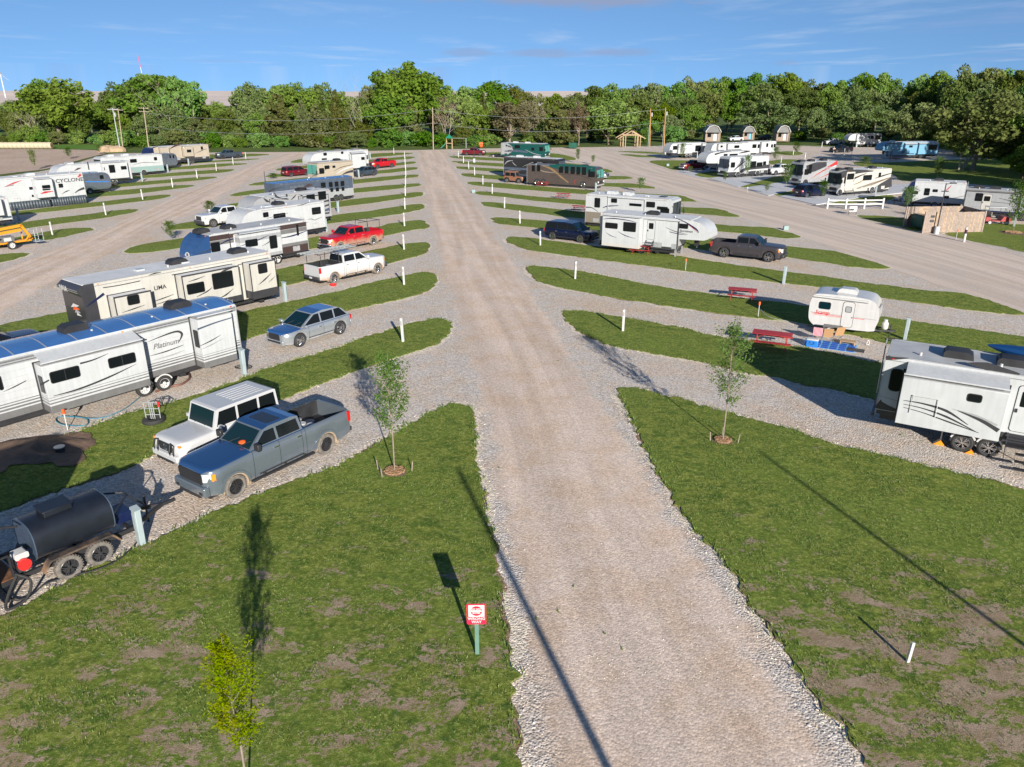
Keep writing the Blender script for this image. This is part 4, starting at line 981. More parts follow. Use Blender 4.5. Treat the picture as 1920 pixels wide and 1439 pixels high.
    if kind in('suv','van','gbox','jeep','sedan','pickup'): endglass(gh[0],gh[1],'rear_window',glass,-1)
    # side glass
    z0=zb+.04; z1=H-.12 if kind!='gbox' else H-.12
    def xf(z):   # front edge of glass at height z following the windscreen pillar
        (xa,za),(xb,zb_)=gh[-1],gh[-2]; return xa+(xb-xa)*(z-za)/(zb_-za)-.13
    def xr(z):
        (xa,za),(xb,zb_)=gh[0],gh[1]; return xa+(xb-xa)*(z-za)/(zb_-za)+.11
    cuts={'pickup':[.0,.50],'suv':[.0,.30,.62],'van':[.0,.34,.66],'gbox':[0,.30,.66],'jeep':[0,.48],'sedan':[0,.5]}[kind]
    A0,A1=xr(z0),xf(z0)
    for sy in(1,-1):
        for k,cq in enumerate(cuts):
            last=k==len(cuts)-1
            xa0=xr(z0) if k==0 else A0+(A1-A0)*cq+.05; xa1=xr(z1) if k==0 else xa0
            xb0=xf(z0) if last else A0+(A1-A0)*cuts[k+1]-.05; xb1=xf(z1) if last else xb0
            q=[(xa0,z0),(xb0,z0),(xb1,z1),(xa1,z1)]
            g=MB(); vs=[(x,sy*(yz(z)+.008),z) for x,z in q]; vi=[(x,sy*(yz(z)-.012),z) for x,z in q]
            g.add(vs,[(0,1,2,3) if sy<0 else (3,2,1,0)]); g.add(vi,[(0,1,2,3) if sy>0 else (3,2,1,0)])
            g.add(vs+vi,[(0,4,5,1),(1,5,6,2),(2,6,7,3),(3,7,4,0)],0); g.build('side_window',M(glass),t)
        # mirror, handles, lights
        if kind=='gbox':
            g=MB(); g.tube([(L+.1,sy*.38,.42),(L+.13,sy*.38,.8),(L+.05,sy*.38,zh-.05)],.03); g.tube([(L+.1,sy*.62,.5),(L+.13,sy*.62,.8),(L+.04,sy*.6,zh-.1),(L+.05,sy*.38,zh-.05)],.025); g.build('bull_bar',M('blackp'),t)
        g=MB(); mx=gh[-1][0]-.22; g.box(mx-.08,mx+.08,sy*(hw-.04),sy*(hw+.22),zb+.0,zb+(.26 if kind=='pickup' else .15)); g.box(mx-.03,mx+.03,sy*(hw-.12),sy*(hw+.02),zb-.02,zb+.1)
        g.build('mirror',M('blackp' if col in('pf150','pjeep','pgrey') else col),t,bev=.04,seg=2)
        for xh in ([ (bl+cabx[2])/2+.12,bl+.32] if kind=='pickup' else [L*.5,L*.28]):
            g=MB(); g.box(xh-.1,xh+.1,sy*(hw-.005),sy*(hw+.03),zb-.2,zb-.16); g.build('door_handle',M('chrome' if kind!='jeep' else 'blackp'),t)
        g=MB(); 
        if kind=='pickup': g.box(-.012,.14,sy*(hw-.112),sy*(hw-.004),zb-.46,zb-.05)
        elif kind=='gbox': g.box(-.02,.02,sy*(hw-.25),sy*(hw-.08),zb-.5,zb-.3)
        else: g.box(-.012,.22,sy*(hw-.30),sy*(hw-.075),zb-.3,zb-.04)
        g.build('tail_light',M('lamp_r'),t,bev=.015)
        g=MB()
        if kind=='gbox': g.cyl((L-.06,sy*(hw-.33),zh-.28),(L+.02,sy*(hw-.33),zh-.28),.12,16); 
        elif kind=='jeep': g.cyl((L-.05,sy*(hw-.42),zh-.2),(L+.03,sy*(hw-.42),zh-.2),.1,14)
        elif kind=='pickup': g.prism([(L-.2,sy*(hw-.10)),(L+.0,sy*(hw-.27)),(L+.012,sy*(hw-.5)),(L-.1,sy*(hw-.5))],zh-.40,zh-.12,'z')
        else: g.prism([(L-.42,sy*(hw-.08)),(L-.12,sy*(hw-.19)),(L-.01,sy*(hw-.36)),(L-.1,sy*(hw-.55)),(L-.35,sy*(hw-.3))],zh-.27,zh-.11,'z')
        g.build('headlight',M('lamp_w'),t,bev=.02)
        if kind=='pickup' and col in('pf150','pwhitem','pgrey','pred'):
            g=MB(); g.box(L-.02,L+.03,sy*(hw-.48),sy*(hw-.33),zh-.36,zh-.17); g.build('lamp_insert',M('blackp'),t)
            g=MB(); g.prism(rrect(sy*(hw-.42),sy*(hw-.25),.50,.60,.03),L+.1,L+.14,'x'); g.build('fog_lamp',M('blackp'),t)
        if kind in('pickup','suv','van','gbox'):
            g=MB(); xa,xb=(bl+.2,cabx[2]-.3) if kind=='pickup' else (L*.2,L*.68)
            g.box(xa,xb,sy*(hw+.004),sy*(hw+.014),sill+.12,sill+.16); g.build('side_moulding',M('blackp' if kind!='gbox' else 'dgrey'),t)
        if kind in('pickup','gbox'):
            g=MB(); zz=zh-.26
            if kind=='pickup': g.prism([(L-.32,sy*(hw-.03)),(L-.19,sy*(hw-.09)),(L-.21,sy*(hw-.14)),(L-.3,sy*(hw-.1))],zz-.12,zz+.12,'z')
            else: g.box(L-.12,L-.02,sy*(hw-.2),sy*(hw-.08),zh-.16,zh-.08)
            g.build('indicator',M('lamp_o'),t,bev=.01)
        if board and kind in('pickup',):
            g=MB(); g.box(wx[0]+ra+.15,wx[1]-ra-.1,sy*(hw-.1),sy*(hw+.1),.33,.40)
            for k in range(3):
                xx=wx[0]+ra+.5+k*.9; g.box(xx,xx+.12,sy*(hw-.25),sy*hw,.36,.46)
            g.build('running_board',M('blackp' if not chromef else 'chrome'),t,bev=.015)
        if flare:
            for w_ in wx:
                g=MB(); a1=[(w_+(ra+.085)*math.cos(R(a)),wr+(ra+.085)*math.sin(R(a))) for a in range(-2,183,12)]; a2=[(w_+(ra-.01)*math.cos(R(a)),wr+(ra-.01)*math.sin(R(a))) for a in range(183,-4,-12)]
                a1=[p for p in a1 if p[1]<tz(p[0])-.02]
                g.prism(a1+a2,sy*(hw-.06),sy*(hw+.03),'y'); g.build('wheel_arch',M(flare),t,bev=.012)
        if dusty:
            for w_ in wx:
                g=MB(); a1=[(w_+(ra-.005)*math.cos(R(a)),wr+(ra-.005)*math.sin(R(a))) for a in range(-14,195,10)]; a2=[(w_+(ra-.055)*math.cos(R(a)),wr+(ra-.055)*math.sin(R(a))) for a in range(194,-15,-10)]
                g.prism(a1+a2,sy*(hw-.16),sy*(hw-.012),'y'); g.build('arch_liner',M('mud'),t)
                g=MB(); xm=w_-ra-.02; g.box(xm-.02,xm,sy*(hw-.26),sy*(hw+.01),.24,.62); g.build('mud_flap',M('mud'),t)
        for w_ in wx: wheel(t,w_,sy*(hw-.14),wr,.27 if kind!='sedan' else .22,rim,dusty)
    # front end
    zg0,zg1=(zh-.52,zh-.10) if kind=='pickup' else (zh-.45,zh-.12)
    gw=hw-(.5 if col!='pf150' else .34) if kind!='jeep' else .42
    g=MB(); g.prism(rrect(-gw,gw,zg0,zg1,.07),L-.05,L+.022,'x',0)
    for k in range(4): g.box(L+.02,L+.034,-gw+.04,gw-.04,zg0+.06+k*.09,zg0+.085+k*.09,1)
    gr=g.build('grille',[M('blackp'),M('dgrey' if not chromef else 'chrome')],t)
    g=MB(); 
    if kind in('pickup','gbox','jeep'): g.box(L-.1,L+.13,-hw+.12,hw-.12,.42,zg0-.03); 
    else: g.box(L-.22,L+.05,-hw+.22,hw-.22,.26,.52)
    g.build('front_bumper',M('chrome' if chromef else (col if kind in('suv','van','sedan','gbox') or col=='pf150' else ('blackp' if kind=='jeep' else 'dgrey'))),t,bev=.06,seg=3)
    g=MB(); g.box(L-.02,L+.135 if kind in('pickup','gbox') else L+.055,-hw+.42,hw-.42,.36,.47); g.build('air_dam',M('blackp'),t)
    g=MB(); g.box(-.14 if kind in('pickup','jeep') else -.05,.06,-hw+.1,hw-.1,.46,.66); g.build('rear_bumper',M('chrome' if chromef else ('blackp' if kind in('jeep',) else ('dgrey' if kind=='pickup' else col))),t,bev=.04,seg=2)
    g=MB(); g.box(-.155,-.13,-.16,.16,.5,.62) if kind in('pickup','jeep') else g.box(-.07,-.04,-.16,.16,.66,.78); g.build('number_plate',M('postw'),t)
    g=MB()
    for k,yy in enumerate((-.35,.25)):
        x0,z0_=gh[-1][0]-.04,zb+.05; g.bar((x0+.05,yy,z0_-.01),(x0-.22,yy+.42,z0_+.20),.02,.02)
    g.build('wiper',M('blackp'),t)
    if kind=='jeep' or kind=='gbox':
        if kind=='gbox':
            g=MB(); g.lathe([(.085,0),(.10,.012),(.115,0)],(L+.04,0,zh-.28),'x',20)
            for a in(90,210,330): g.bar((L+.045,0,zh-.28),(L+.045,.1*math.cos(R(a)),zh-.28+.1*math.sin(R(a))),.014,.014)
            g.build('emblem',M('chrome'),t)
        q=wheel(t,0,1,.36,.2,'black'); q.location=(-.14,0,.98); q.rotation_euler=(0,0,PI/2); q.name='spare_wheel'
    return t,pl
# ---------------------------------------------------------------- vehicles in the two near rows
def fx(px): return px
t1,p1,L1=rv('travel_trailer','long white trailer with grey ribbed skirt and roof painted reflected-sky blue, nearest on the left','travel trailer',(441.8,569.8),3.3,232,1,None,Lfix=11.9,H=3.3,fl=.75,kind='tt',roof='roofblue',crown=.13,
 bands=[(.70,1.08,'mgrey'),(1.14,1.22,'mgrey'),(1.28,1.34,'mgrey'),(1.40,1.44,'mgrey'),(2.93,3.2,'lgrey'),(2.98,3.02,'mgrey'),(3.08,3.12,'mgrey')],
 stripes=[('dgrey',[(276,642),(300,632),(330,622),(341,627),(335,642)],[.01,.05,.09,.12,.02]),('dgrey',[(281,668),(312,659),(344,647)],[.01,.06,.02]),('lgrey',[(286,676),(316,668),(346,657)],[.01,.07,.02]),('dgrey',[(6,735),(28,725),(49,714)],[.01,.05,.03])],
 wins=[((-8,706),(8,731),0)],
 slides=[dict(a=(371,602),b=(446,674),bands=[(.70,1.08,'mgrey'),(1.14,1.22,'mgrey'),(1.28,1.34,'mgrey'),(1.40,1.44,'mgrey')],stripes=[('slate',[(370,618),(402,606),(434,596)],[.09,.07,.05]),('dgrey',[(375,649),(396,639),(414,628)],[.02,.06,.01]),('lgrey',[(376,656),(398,646),(420,634)],[.02,.06,.01])],endwin=1,topper=1),
   dict(a=(75,680),b=(281,709),z0=.75,z1=2.78,bands=[(.70,1.08,'mgrey'),(1.14,1.22,'mgrey'),(1.28,1.34,'mgrey'),(1.40,1.44,'mgrey')],stripes=[('dgrey',[(100,743),(150,729),(205,707),(255,683)],[.02,.08,.08,.01]),('dgrey',[(75,722),(92,713)],[.08,.06]),('dgrey',[(150,682),(175,675),(203,663)],[.08,.06,.01])],
     wins=[((91,699),(152,706),1),((201,673),(256,679),1)],endwin=1)],
 wheels=[(309,722),(273,737)],wr=.36,wst='steel',ac=[(356,565),(157,605)],vents=[(4.1,.2,'white',.6)],texts=[('Platinum',(287,656),.36,'mgrey',dict(shear=.35,bold=.004))],skirt=None)
t2,p2,L2=rv('travel_trailer','cream trailer with three black-framed slide-outs and a dark nose cap, behind the blue-roofed one','travel trailer',(507,471.5),3.45,232,1,(150,536),H=3.45,fl=.65,kind='wedge',col='cream',
 bands=[],cap=('dgrey',11.2),stripes=[('dgrey',[(278,517),(290,513),(302,511)],[.01,.08,.02]),('navy',[(160,577),(175,566),(195,551)],[.01,.10,.16]),('dgrey',[(287,566),(305,560),(326,552)],[.01,.07,.02]),('dgrey',[(290,572),(306,567),(322,560)],[.01,.05,.01]),('dgrey',[(446,497),(470,492),(499,486)],.05),('dgrey',[(322,516),(376,506),(430,496)],.05),('dgrey',[(193,540),(225,535),(263,527)],.05)],
 slides=[dict(topper=0,a=(211,545),b=(287,575),z0=.8,z1=2.62,otrim=1,wins=[((237,556),(263,569))],stripes=[('dgrey',[(228,587),(252,579),(272,572)],[.01,.07,.01])]),
   dict(topper=0,a=(341,520),b=(455,563),otrim=1,bands=[(.5,1.3,'dgrey')],wins=[((349,534),(385,547)),((396,514),(439,536))],stripes=[('dgrey',[(352,529),(368,524),(384,518)],[.01,.07,.01]),('dgrey',[(410,514),(420,508),(436,502)],[.01,.12,.05]),('dgrey',[(369,557),(388,547),(398,539)],[.03,.08,.02]),('dgrey',[(412,559),(424,553),(438,541)],[.01,.1,.01])]),
   dict(topper=0,a=(468,497),b=(522,552),otrim=1,bands=[(.5,1.3,'dgrey')],wins=[((482.5,496),(502,511))],stripes=[('dgrey',[(484,535),(497,524),(509,512)],[.01,.1,.01]),('dgrey',[(503,530),(510,524),(516,518)],[.01,.05,.01])])],
 wheels=(4.1,5.0),wst='steel',ac=[(464,466),(350,487)],vents=[(5.4,.2,'white',.5),(8.1,.1,'white',.5)],texts=[('LIMA',(289,545),.34,'dgrey',dict(bold=.006))])
# front badge lettering and the pale swirl on its nose
text_obj('NNA',.42,M('postw'),t2,(L2+.245,-.85,3.0),(PI/2,0,PI/2),bold=.01)
b=MB(); 
for k,c_ in enumerate((0,1,2,0)): b.add([(L2+.02+.003*k,-.5+.2*k,2.0-.12*k),(L2+.02+.003*k,.35+.12*k,2.15-.16*k),(L2+.02+.003*k,.6,2.25-.18*k),(L2+.02+.003*k,-.1+.1*k,2.28-.15*k)],[(0,1,2,3)],c_)
b.build('nose_graphic',[M('postw'),M('orange'),M('lgrey')],t2)
t3,p3,L3=rv('travel_trailer','white and brown trailer with rounded blue-grey nose, third in the left row','travel trailer',(574,412.5),3.18,232,1,(366,462),H=3.18,fl=.65,kind='round',roof='roofg',
 bands=[(2.66,3.02,'brown'),(2.30,2.64,'mgrey'),(.62,1.25,'brown'),(1.25,1.5,'mgrey')],cap=('nosecap',8.9),
 stripes=[('navy',[(400,466),(425,452),(450,445),(500,432)],[.02,.1,.1,.03]),('dgrey',[(372,477),(392,470),(402,462)],[.02,.1,.02]),('navy',[(525,447),(550,442),(578,432)],[.04,.12,.03]),('dgrey',[(535,430),(556,425),(578,417)],[.01,.07,.02]),('dgrey',[(500,410),(520,405),(540,400)],.03)],
 wins=[((394,456),(414,471)),((554.5,421),(561,442))],
 slides=[dict(a=(449,443),b=(531,478),z0=.95,trim='postw',bands=[(2.3,2.7,'lgrey'),(.9,1.2,'lgrey')],wins=[((459,451),(484,461)),((504,443),(521,465))],stripes=[('navy',[(450,462),(480,452),(505,441)],[.02,.09,.02]),('dgrey',[(491,462),(503,455),(512,446)],[.01,.07,.01])])],
 wheels=[(513,492),(521,489)],wst='steel',ac=[(442,410),(392,424)],awn=((428,436),(523,423)))
t4,p4,L4=rv('fifth_wheel_trailer','plain white fifth-wheel with a wavy dark squiggle, hitched to the white pickup','fifth-wheel trailer',(607.5,377),3.28,232,1,(450,405),H=3.28,fl=.75,kind='fw',
 stripes=[('dgrey',[(556,386),(567,384),(580,380)],[.01,.07,.02]),('brown',[(576,412),(584,411),(590,413),(597,410),(605,407)],[.01,.06,.04,.05,.01])],
 wins=[((492.5,399),(504,407),1),((512,402),(536,410),1),((584,390),(602,401),2)],wheels=(2.9,3.9),ac=[(535,375)],vents=[(5.8,.2,'white',.7),(7.4,-.1,'lgrey',.5)],rail=False)
t5,p5,L5=rv('fifth_wheel_trailer','pale grey fifth-wheel with bold black swoosh graphics and round nose, fifth in the left row','fifth-wheel trailer',(617.5,355),3.55,232,1,(467.5,365),H=3.55,fl=.7,kind='fw',col='lgrey',roof='roofw',
 stripes=[('dgrey',[(504,360),(514,355),(535,351)],[.22,.12,.03]),('dgrey',[(494,372),(500,377),(506,379)],[.05,.25,.06]),('brown',[(569,352),(578,348),(588,347)],[.02,.3,.02]),('dgrey',[(590,352),(605,350)],[.12,.03]),('dgrey',[(545,376),(551,370),(556,365)],[.02,.15,.02])],
 slides=[dict(a=(512,358),b=(542,380),z1=3.2,col='lgrey',stripes=[('dgrey',[(513,360),(522,371),(541,374)],[.05,.18,.08]),('dgrey',[(514,377),(524,379)],[.2,.05]),('dgrey',[(536,367),(539,366)],.25)]),dict(a=(567,360),b=(618,398),z1=3.15,col='lgrey',otrim=1,wins=[((574,366),(591,376)),((596,360),(612,374))],stripes=[('dgrey',[(600,380),(617,376)],[.12,.2]),('dgrey',[(603,389),(617,384)],[.12,.2]),('slate',[(604,397),(618,392)],[.2,.3])])],
 wheels=(2.9,3.9),ac=[(576,338)],texts=[('Arctic Wolf',(544,354),.34,'mgrey',dict(bold=.004))])
rv('horse_trailer','dark slate and silver horse trailer with square white-framed windows and a rear ladder','horse trailer',(661,331),2.9,230,1,(515,349),H=2.9,fl=.45,kind='box',col='slate',roof='roofblue',crown=.1,W=2.3,
 bands=[(.4,1.45,'lgrey')],wins=[((616,342),(624,351)),((627,341),(635,350)),((638,340),(646,349)),((619,353),(625,360)),((629,352),(636,359)),((640,351),(646,358)),((601,343),(611,352))],wheels=[(630,366),(639,364.5)],wr=.38,owins=(),hitch=True)
rv('motorhome','beige motorhome with brown swooshes and a sea-green windscreen, left row behind the horse trailer','motorhome',(661,300.5),3.3,230,1,(594,309),H=3.3,fl=.5,kind='bus',col='beige',roof='roofg',front='shieldg',wmat='glass',
 bands=[(3.12,3.2,'tan')],stripes=[('brown',[(625,322),(640,314),(662,309)],[.01,.1,.05]),('white',[(630,326),(645,318),(662,312)],[.05,.25,.25]),('dgrey',[(640,329),(650,324),(662,321)],[.01,.3,.4]),('brown',[(603,324),(612,317),(622,311)],[.02,.08,.02]),('dgrey',[(585,326),(596,327),(604,322)],[.1,.1,.02])],
 wins=[((608,311),(618,317)),((623,311),(629,315))],wheels=(2.6,7.3),wr=.42,ac=[(640,296)],rail=False)
rv('fifth_wheel_trailer','big plain white trailer with a black-outlined slide-out, farthest of the left row','fifth-wheel trailer',(690,281),3.65,228,1,(581,289),H=3.65,fl=.8,kind='fw',wins=[((606,287),(613,292)),((639,284.5),(644,289)),((603,297.5),(613,300)),((687,291),(690,299))],
 slides=[dict(a=(659,290),b=(687,314),z1=3.1,trim='black',otrim=1,wins=[((677,295),(684,300))])],bands=[(.7,1.3,'dgrey')],wheels=(2.9,3.8),ac=[(672,278),(640,279),(608,283)],acc='mgrey')
# far left row
rv('travel_trailer','small white trailer at the left picture edge, in front of the red-swoosh toy hauler','travel trailer',(14,370),3.0,231,1,None,Lfix=7.2,H=3.0,fl=.7,kind='tt',bands=[(.9,1.1,'slate')],
 slides=[dict(a=(-30,368),b=(9,404),col='white',trim='lgrey')],wheels=(2.6,3.4),rail=False)
rv('toy_hauler_trailer','white toy hauler with red swooshes, dark lettering and a sagging grey skirt, far left row','toy hauler',(154,324),3.75,232,1,None,Lfix=11.2,H=3.75,fl=.85,kind='tt',
 stripes=[('redp',[(10,350),(25,344),(42,338)],[.02,.16,.01]),('dgrey',[(8,351),(26,347)],[.02,.08]),('redp',[(145,333),(150,329),(151,327)],[.02,.3,.15]),('dgrey',[(116,364),(125,359),(131,357)],[.02,.14,.02]),('dgrey',[(139,363),(148,357),(158,353)],[.02,.2,.3])],
 wins=[((54,351),(62,356),1),((109,345),(119,352),1),((59,365.5),(64,370))],
 slides=[dict(a=(65,339),b=(104,369),d=.9,wins=[((78,348),(95,353)),((79,355),(95,356.5))],stripes=[('redp',[(76,364),(85,361),(101,359)],[.03,.25,.02])],trim='lgrey')],
 skirt=('skirt',(.1,4.2,1.05),(4.4,8.9,1.0)),wheels=(),ac=[(62,324)],acc='white',vents=[(7.3,.2,'white',.5)],texts=[('CYCLONE',(104.5,343.5),.62,'dgrey',dict(bold=.012,sx=1.15))])
rv('travel_trailer','rounded silver-blue aluminium trailer with a blue side stripe, behind the toy hauler','travel trailer',(205,322.5),2.75,232,1,None,Lfix=7.6,H=2.75,fl=.5,kind='air',col='alu',bands=[],W=2.4,
 stripes=[('blue',[(160,341),(182,341),(205,340.5)],[.12,.12,.1])],wins=[((186,329),(195,336))],wheels=[(168,354)],owins=((2,3),),rail=False,wst='steel')
rv('fifth_wheel_trailer','white fifth-wheel with a large dark rear side window, far left row beyond the silver trailer','fifth-wheel trailer',(243,302),3.4,232,1,(103,317),H=3.4,fl=.75,kind='fw',
 stripes=[('dgrey',[(117,311),(126,306),(140,304)],[.01,.08,.02]),('brown',[(139,321),(146,317),(153,315)],[.02,.25,.02]),('dgrey',[(207,330),(216,324),(226,322)],[.01,.08,.02])],wins=[((163,304),(168,319)),],
 slides=[dict(a=(192,306),b=(243,333),wins=[((203,310),(217,324)),((226,312),(238,318)),((194.5,314),(197,320))],trim='lgrey')],wheels=[(215,338),(208,339)],ac=[(135,300)],acc='white')
rv('motorhome','white motorhome with pale sea-green lower panels, far left row','motorhome',(303,289),3.3,232,1,(188,299),H=3.3,fl=.5,kind='bus',bands=[(.4,1.45,'palegreen')],stripes=[('dgrey',[(248,310),(270,305),(300,306)],[.02,.08,.03])],
 wins=[((243,299),(257,305)),((288,295),(295,301))],wheels=[(270,322)],wr=.45,front='shield',ac=[(212,290),(240,289)],acc='white',rail=False)
rv('travel_trailer','small rounded silver-blue aluminium trailer tucked behind the sea-green motorhome','travel trailer',(331,287),2.7,232,1,None,Lfix=6.5,H=2.7,fl=.5,kind='air',col='alu',W=2.3,wins=[((317,291),(321,297)),((323,291),(327,297))],wheels=[(312,309)],rail=False,wst='steel')
rv('fifth_wheel_trailer','beige fifth-wheel with a navy nose and dark-framed slides, farthest of the far left row','fifth-wheel trailer',(390,271),3.5,232,1,(276,281),H=3.5,fl=.75,kind='fw',col='beige',cap=('navy',99),
 stripes=[('brown',[(318,280),(330,273),(342,270)],[.05,.35,.1]),('dgrey',[(280,281),(288,277),(298,275)],[.05,.2,.02]),('dgrey',[(366,288),(378,283),(388,279)],[.02,.12,.02])],
 slides=[dict(a=(301,275),b=(319,293),col='beige'),dict(a=(344,276),b=(364,293),col='beige',wins=[((350,281),(359,286))])],bands=[(.65,1.2,'dgrey')],wins=[((376,275),(381,281))],wheels=[(355,300),(361,300)],ac=[])
# ---- right row
rv('fifth_wheel_trailer','white fifth-wheel with a pale rounded nose behind the dark grey pickup, beside the blue minivan','fifth-wheel trailer',(1126,399),3.25,-31,-1,(1331,428),H=3.25,fl=.6,kind='fw',bands=[(.5,.85,'dgrey')],
 stripes=[('navy',[(1262,407),(1285,417),(1305,430),(1310,437)],[.02,.08,.14,.03]),('redp',[(1288,420),(1300,429),(1309,438)],[.01,.05,.01]),('dgrey',[(1247,426),(1265,434),(1290,440)],[.01,.06,.01]),('navy',[(1255,435),(1272,439),(1288,441)],[.05,.06,.01])],
 slides=[dict(a=(1130,406),b=(1198,455),z0=.55,wins=[((1135,417),(1158,430),0),((1169,416),(1192,436))],stripes=[('navy',[(1131,411),(1150,410),(1180,414),(1196,419)],[.02,.09,.06,.01]),('navy',[(1136,436),(1145,442),(1156,446)],[.01,.06,.01]),('navy',[(1158,434),(1172,442),(1192,448)],[.01,.07,.01])],trim='lgrey'),],
 wins=[((1272,419),(1290,430))],doors=[((1214.5,413),(1227,450),'white')],wheels=[(1181,459),(1201,462)],ac=[(1216,386)],awn=((1138,403),(1274,416),'white','dgrey'),texts=[('Sportsman',(1274,434.5),.26,'dgrey',dict(shear=.3,bold=.004))])
rv('motorhome','cream and taupe motorhome with a black band across its nose, behind the white fifth-wheel','motorhome',(1098.5,363.4),3.35,-31,-1,(1262,382),H=3.35,fl=.4,kind='bus',col='white',front='shield',
 bands=[(.35,1.55,'tan')],stripes=[('dgrey',[(1099,389),(1110,390),(1122,398)],[.12,.08,.02]),('navy',[(1130,390),(1140,387),(1160,386)],[.04,.12,.05])],wins=[((1115,371),(1125,390)),((1146,372),(1157,381)),((1180,381),(1203,388)),((1212,378),(1228,390)),((1232,387),(1252,395))],
 wheels=(2.4,7.9),wr=.45,ac=[(1140,358),(1170,358)],acc='white',vents=[(7.9,.2,'dgrey',.7),(4.4,-.3,'white',.5),(6.2,.1,'white',.4)],rail=False,awn=((1141,369),(1210,374),'white','white'))
rv('coach_motorhome','long bronze and dark green highway coach towing a tan jeep','coach',(988,309),2.98,-30,-1,(1119,340),W=2.5,H=2.98,fl=.32,kind='coach',col='bronze',roof='mgrey',front='shieldg',
 bands=[],stripes=[('teal',[(1030,311),(1060,314),(1098,318),(1116,321)],[.3,.9,1.15,1.2]),('gold',[(1015,310),(1035,318),(1052,332),(1066,343)],[.05,.3,.25,.12]),('tan',[(1008,316),(1020,322),(1047,325)],[.04,.18,.05]),('brown',[(1030,330),(1060,327),(1090,330),(1115,340)],[.03,.1,.1,.04]),('redp',[(1079,347),(1077,340),(1082,336)],[.02,.08,.02])],
 wins=[((997,310),(1003,322),0,.04),((1007,309.5),(1013,322),0,.04),((1048,312),(1056,325),0,.04),((1059,312),(1066,326),0,.04),((1070,312.5),(1078,327),0,.04),((1081,313),(1088,328),0,.04),((1091,313.5),(1099,329),0,.04),((1103,318),(1106,333),0,.04)],wheels=[(1007,344),(1019,344),(1093,348.5)],wr=.48,ac=[(1090,307)],rail=False,owins=((1,2),(3,4),(5,6)))
rv('motorhome','dark navy motorhome with pale curled graphics, between the bronze coach and the teal one','motorhome',(944,294.5),3.25,-30,-1,(1047,306),H=3.25,fl=.4,kind='bus',col='black',front='shieldd',
 bands=[(1.3,1.65,'slate'),(.36,.6,'slate')],stripes=[('lgrey',[(946,309),(952,303),(962,301)],[.05,.16,.03]),('lgrey',[(960,303),(964,308),(969,312)],[.03,.12,.02]),('lgrey',[(980,313),(1000,305),(1020,306)],[.02,.08,.02]),('slate',[(985,326),(996,322),(1010,326)],[.05,.2,.05]),('lgrey',[(946,321),(960,319),(976,320)],[.03,.05,.03])],wins=[((1000,303),(1007,309)),((1017,304),(1026,311))],wheels=(2.6,8.0),wr=.46,ac=[(968,289),(1000,291)],acc='white',rail=False)
rv('motorhome','white and teal motorhome with black swooshes, farthest of the right row','motorhome',(939,268),3.1,-28,-1,(1021,275),H=3.1,fl=.4,kind='bus',col='teal',front='shieldg',
 stripes=[('lgrey',[(940,279),(952,279.5),(962,280)],[2.4,2.3,.6]),('teal',[(990,279),(1019,283)],[.2,.2]),('black',[(948,273),(958,276),(966,281)],[.4,.35,.1]),('slate',[(946,284),(965,283),(990,286)],[.3,.5,.3]),('lgrey',[(985,281),(1000,288),(1015,291)],[.05,.12,.05])],wins=[((965,272),(975,279)),((996,277),(1002,283))],wheels=(2.4,7.6),ac=[(962,264),(985,265)],acc='white',rail=False,owins=((2,3),))
t7,p7,L7=rv('fifth_wheel_trailer','large white fifth-wheel with black stripe graphics and two alloy wheels, right picture edge','fifth-wheel trailer',(1660,667),3.4,-30,-1,None,Lfix=10.6,H=3.4,fl=.95,kind='fw',roof='roofg',
 bands=[(.9,1.12,'dgrey')],stripes=[('dgrey',[(1661,671),(1680,672),(1705,672)],[.2,.12,.01]),('dgrey',[(1645,757),(1655,762),(1690,773)],[.45,.3,.05]),('lgrey',[(1648,742),(1668,748),(1690,754)],.03),('dgrey',[(1812,681),(1850,687),(1912,702)],[.01,.3,.06]),('dgrey',[(1690,775),(1760,793),(1830,813),(1920,836)],[.4,.4,.35,.3])],
 wins=[((1672,690),(1688,736),0,.16)],
 slides=[dict(a=(1698,690),b=(1878,803),z0=1.02,z1=2.92,d=.85,trim='dgrey',wins=[((1815,737),(1840,757),0)],stripes=[('dgrey',[(1694,751),(1730,757),(1775,771),(1815,797)],[.02,.06,.10,.02]),('dgrey',[(1694,758),(1730,766),(1775,782),(1830,810)],[.02,.04,.08,.02]),('dgrey',[(1694,764),(1730,774),(1780,792),(1835,812)],[.02,.03,.06,.02]),('lgrey',[(1785,767),(1830,780),(1870,798)],[.02,.08,.06]),('dgrey',[(1795,770),(1840,789),(1872,808)],[.02,.12,.16])],tcol='white')],
 wheels=[(1805,826),(1855,834)],wr=.38,wst='alloy6',ac=[(1802,655),(1912,655)],doors=[((1912,722),(1960,820),'white')])

def nose_badge(t,L,z,y0,mt,sz=.3):
    b=MB()
    for k in range(3):
        pts=[(y0+sz*math.cos(a)*(1-.22*k),z+sz*.55*math.sin(a)*(1-.22*k)) for a in [R(200+k*120+j*22) for j in range(7)]]
        P=crom(pts,3)
        for (a1,b1),(a2,b2) in zip(P,P[1:]): b.bar((L,a1,b1),(L,a2,b2),.05*sz/.3,.05*sz/.3,0)
    return b.build('badge',mt,t)
nose_badge(t3,L3+.06,1.75,0,M('postw'),.32)
nose_badge(t5,L5+.0,2.0,.1,M('navy'),.35)

rv('fifth_wheel_trailer','tall white trailer added unseen off the left picture edge, shading the soil heap','fifth-wheel trailer',(-115,965),3.95,232,1,None,Lfix=8,H=3.95,fl=.8,kind='box',wheels=(3,4),rail=False)  # unseen box trailer, added to throw a shadow over soil and grass
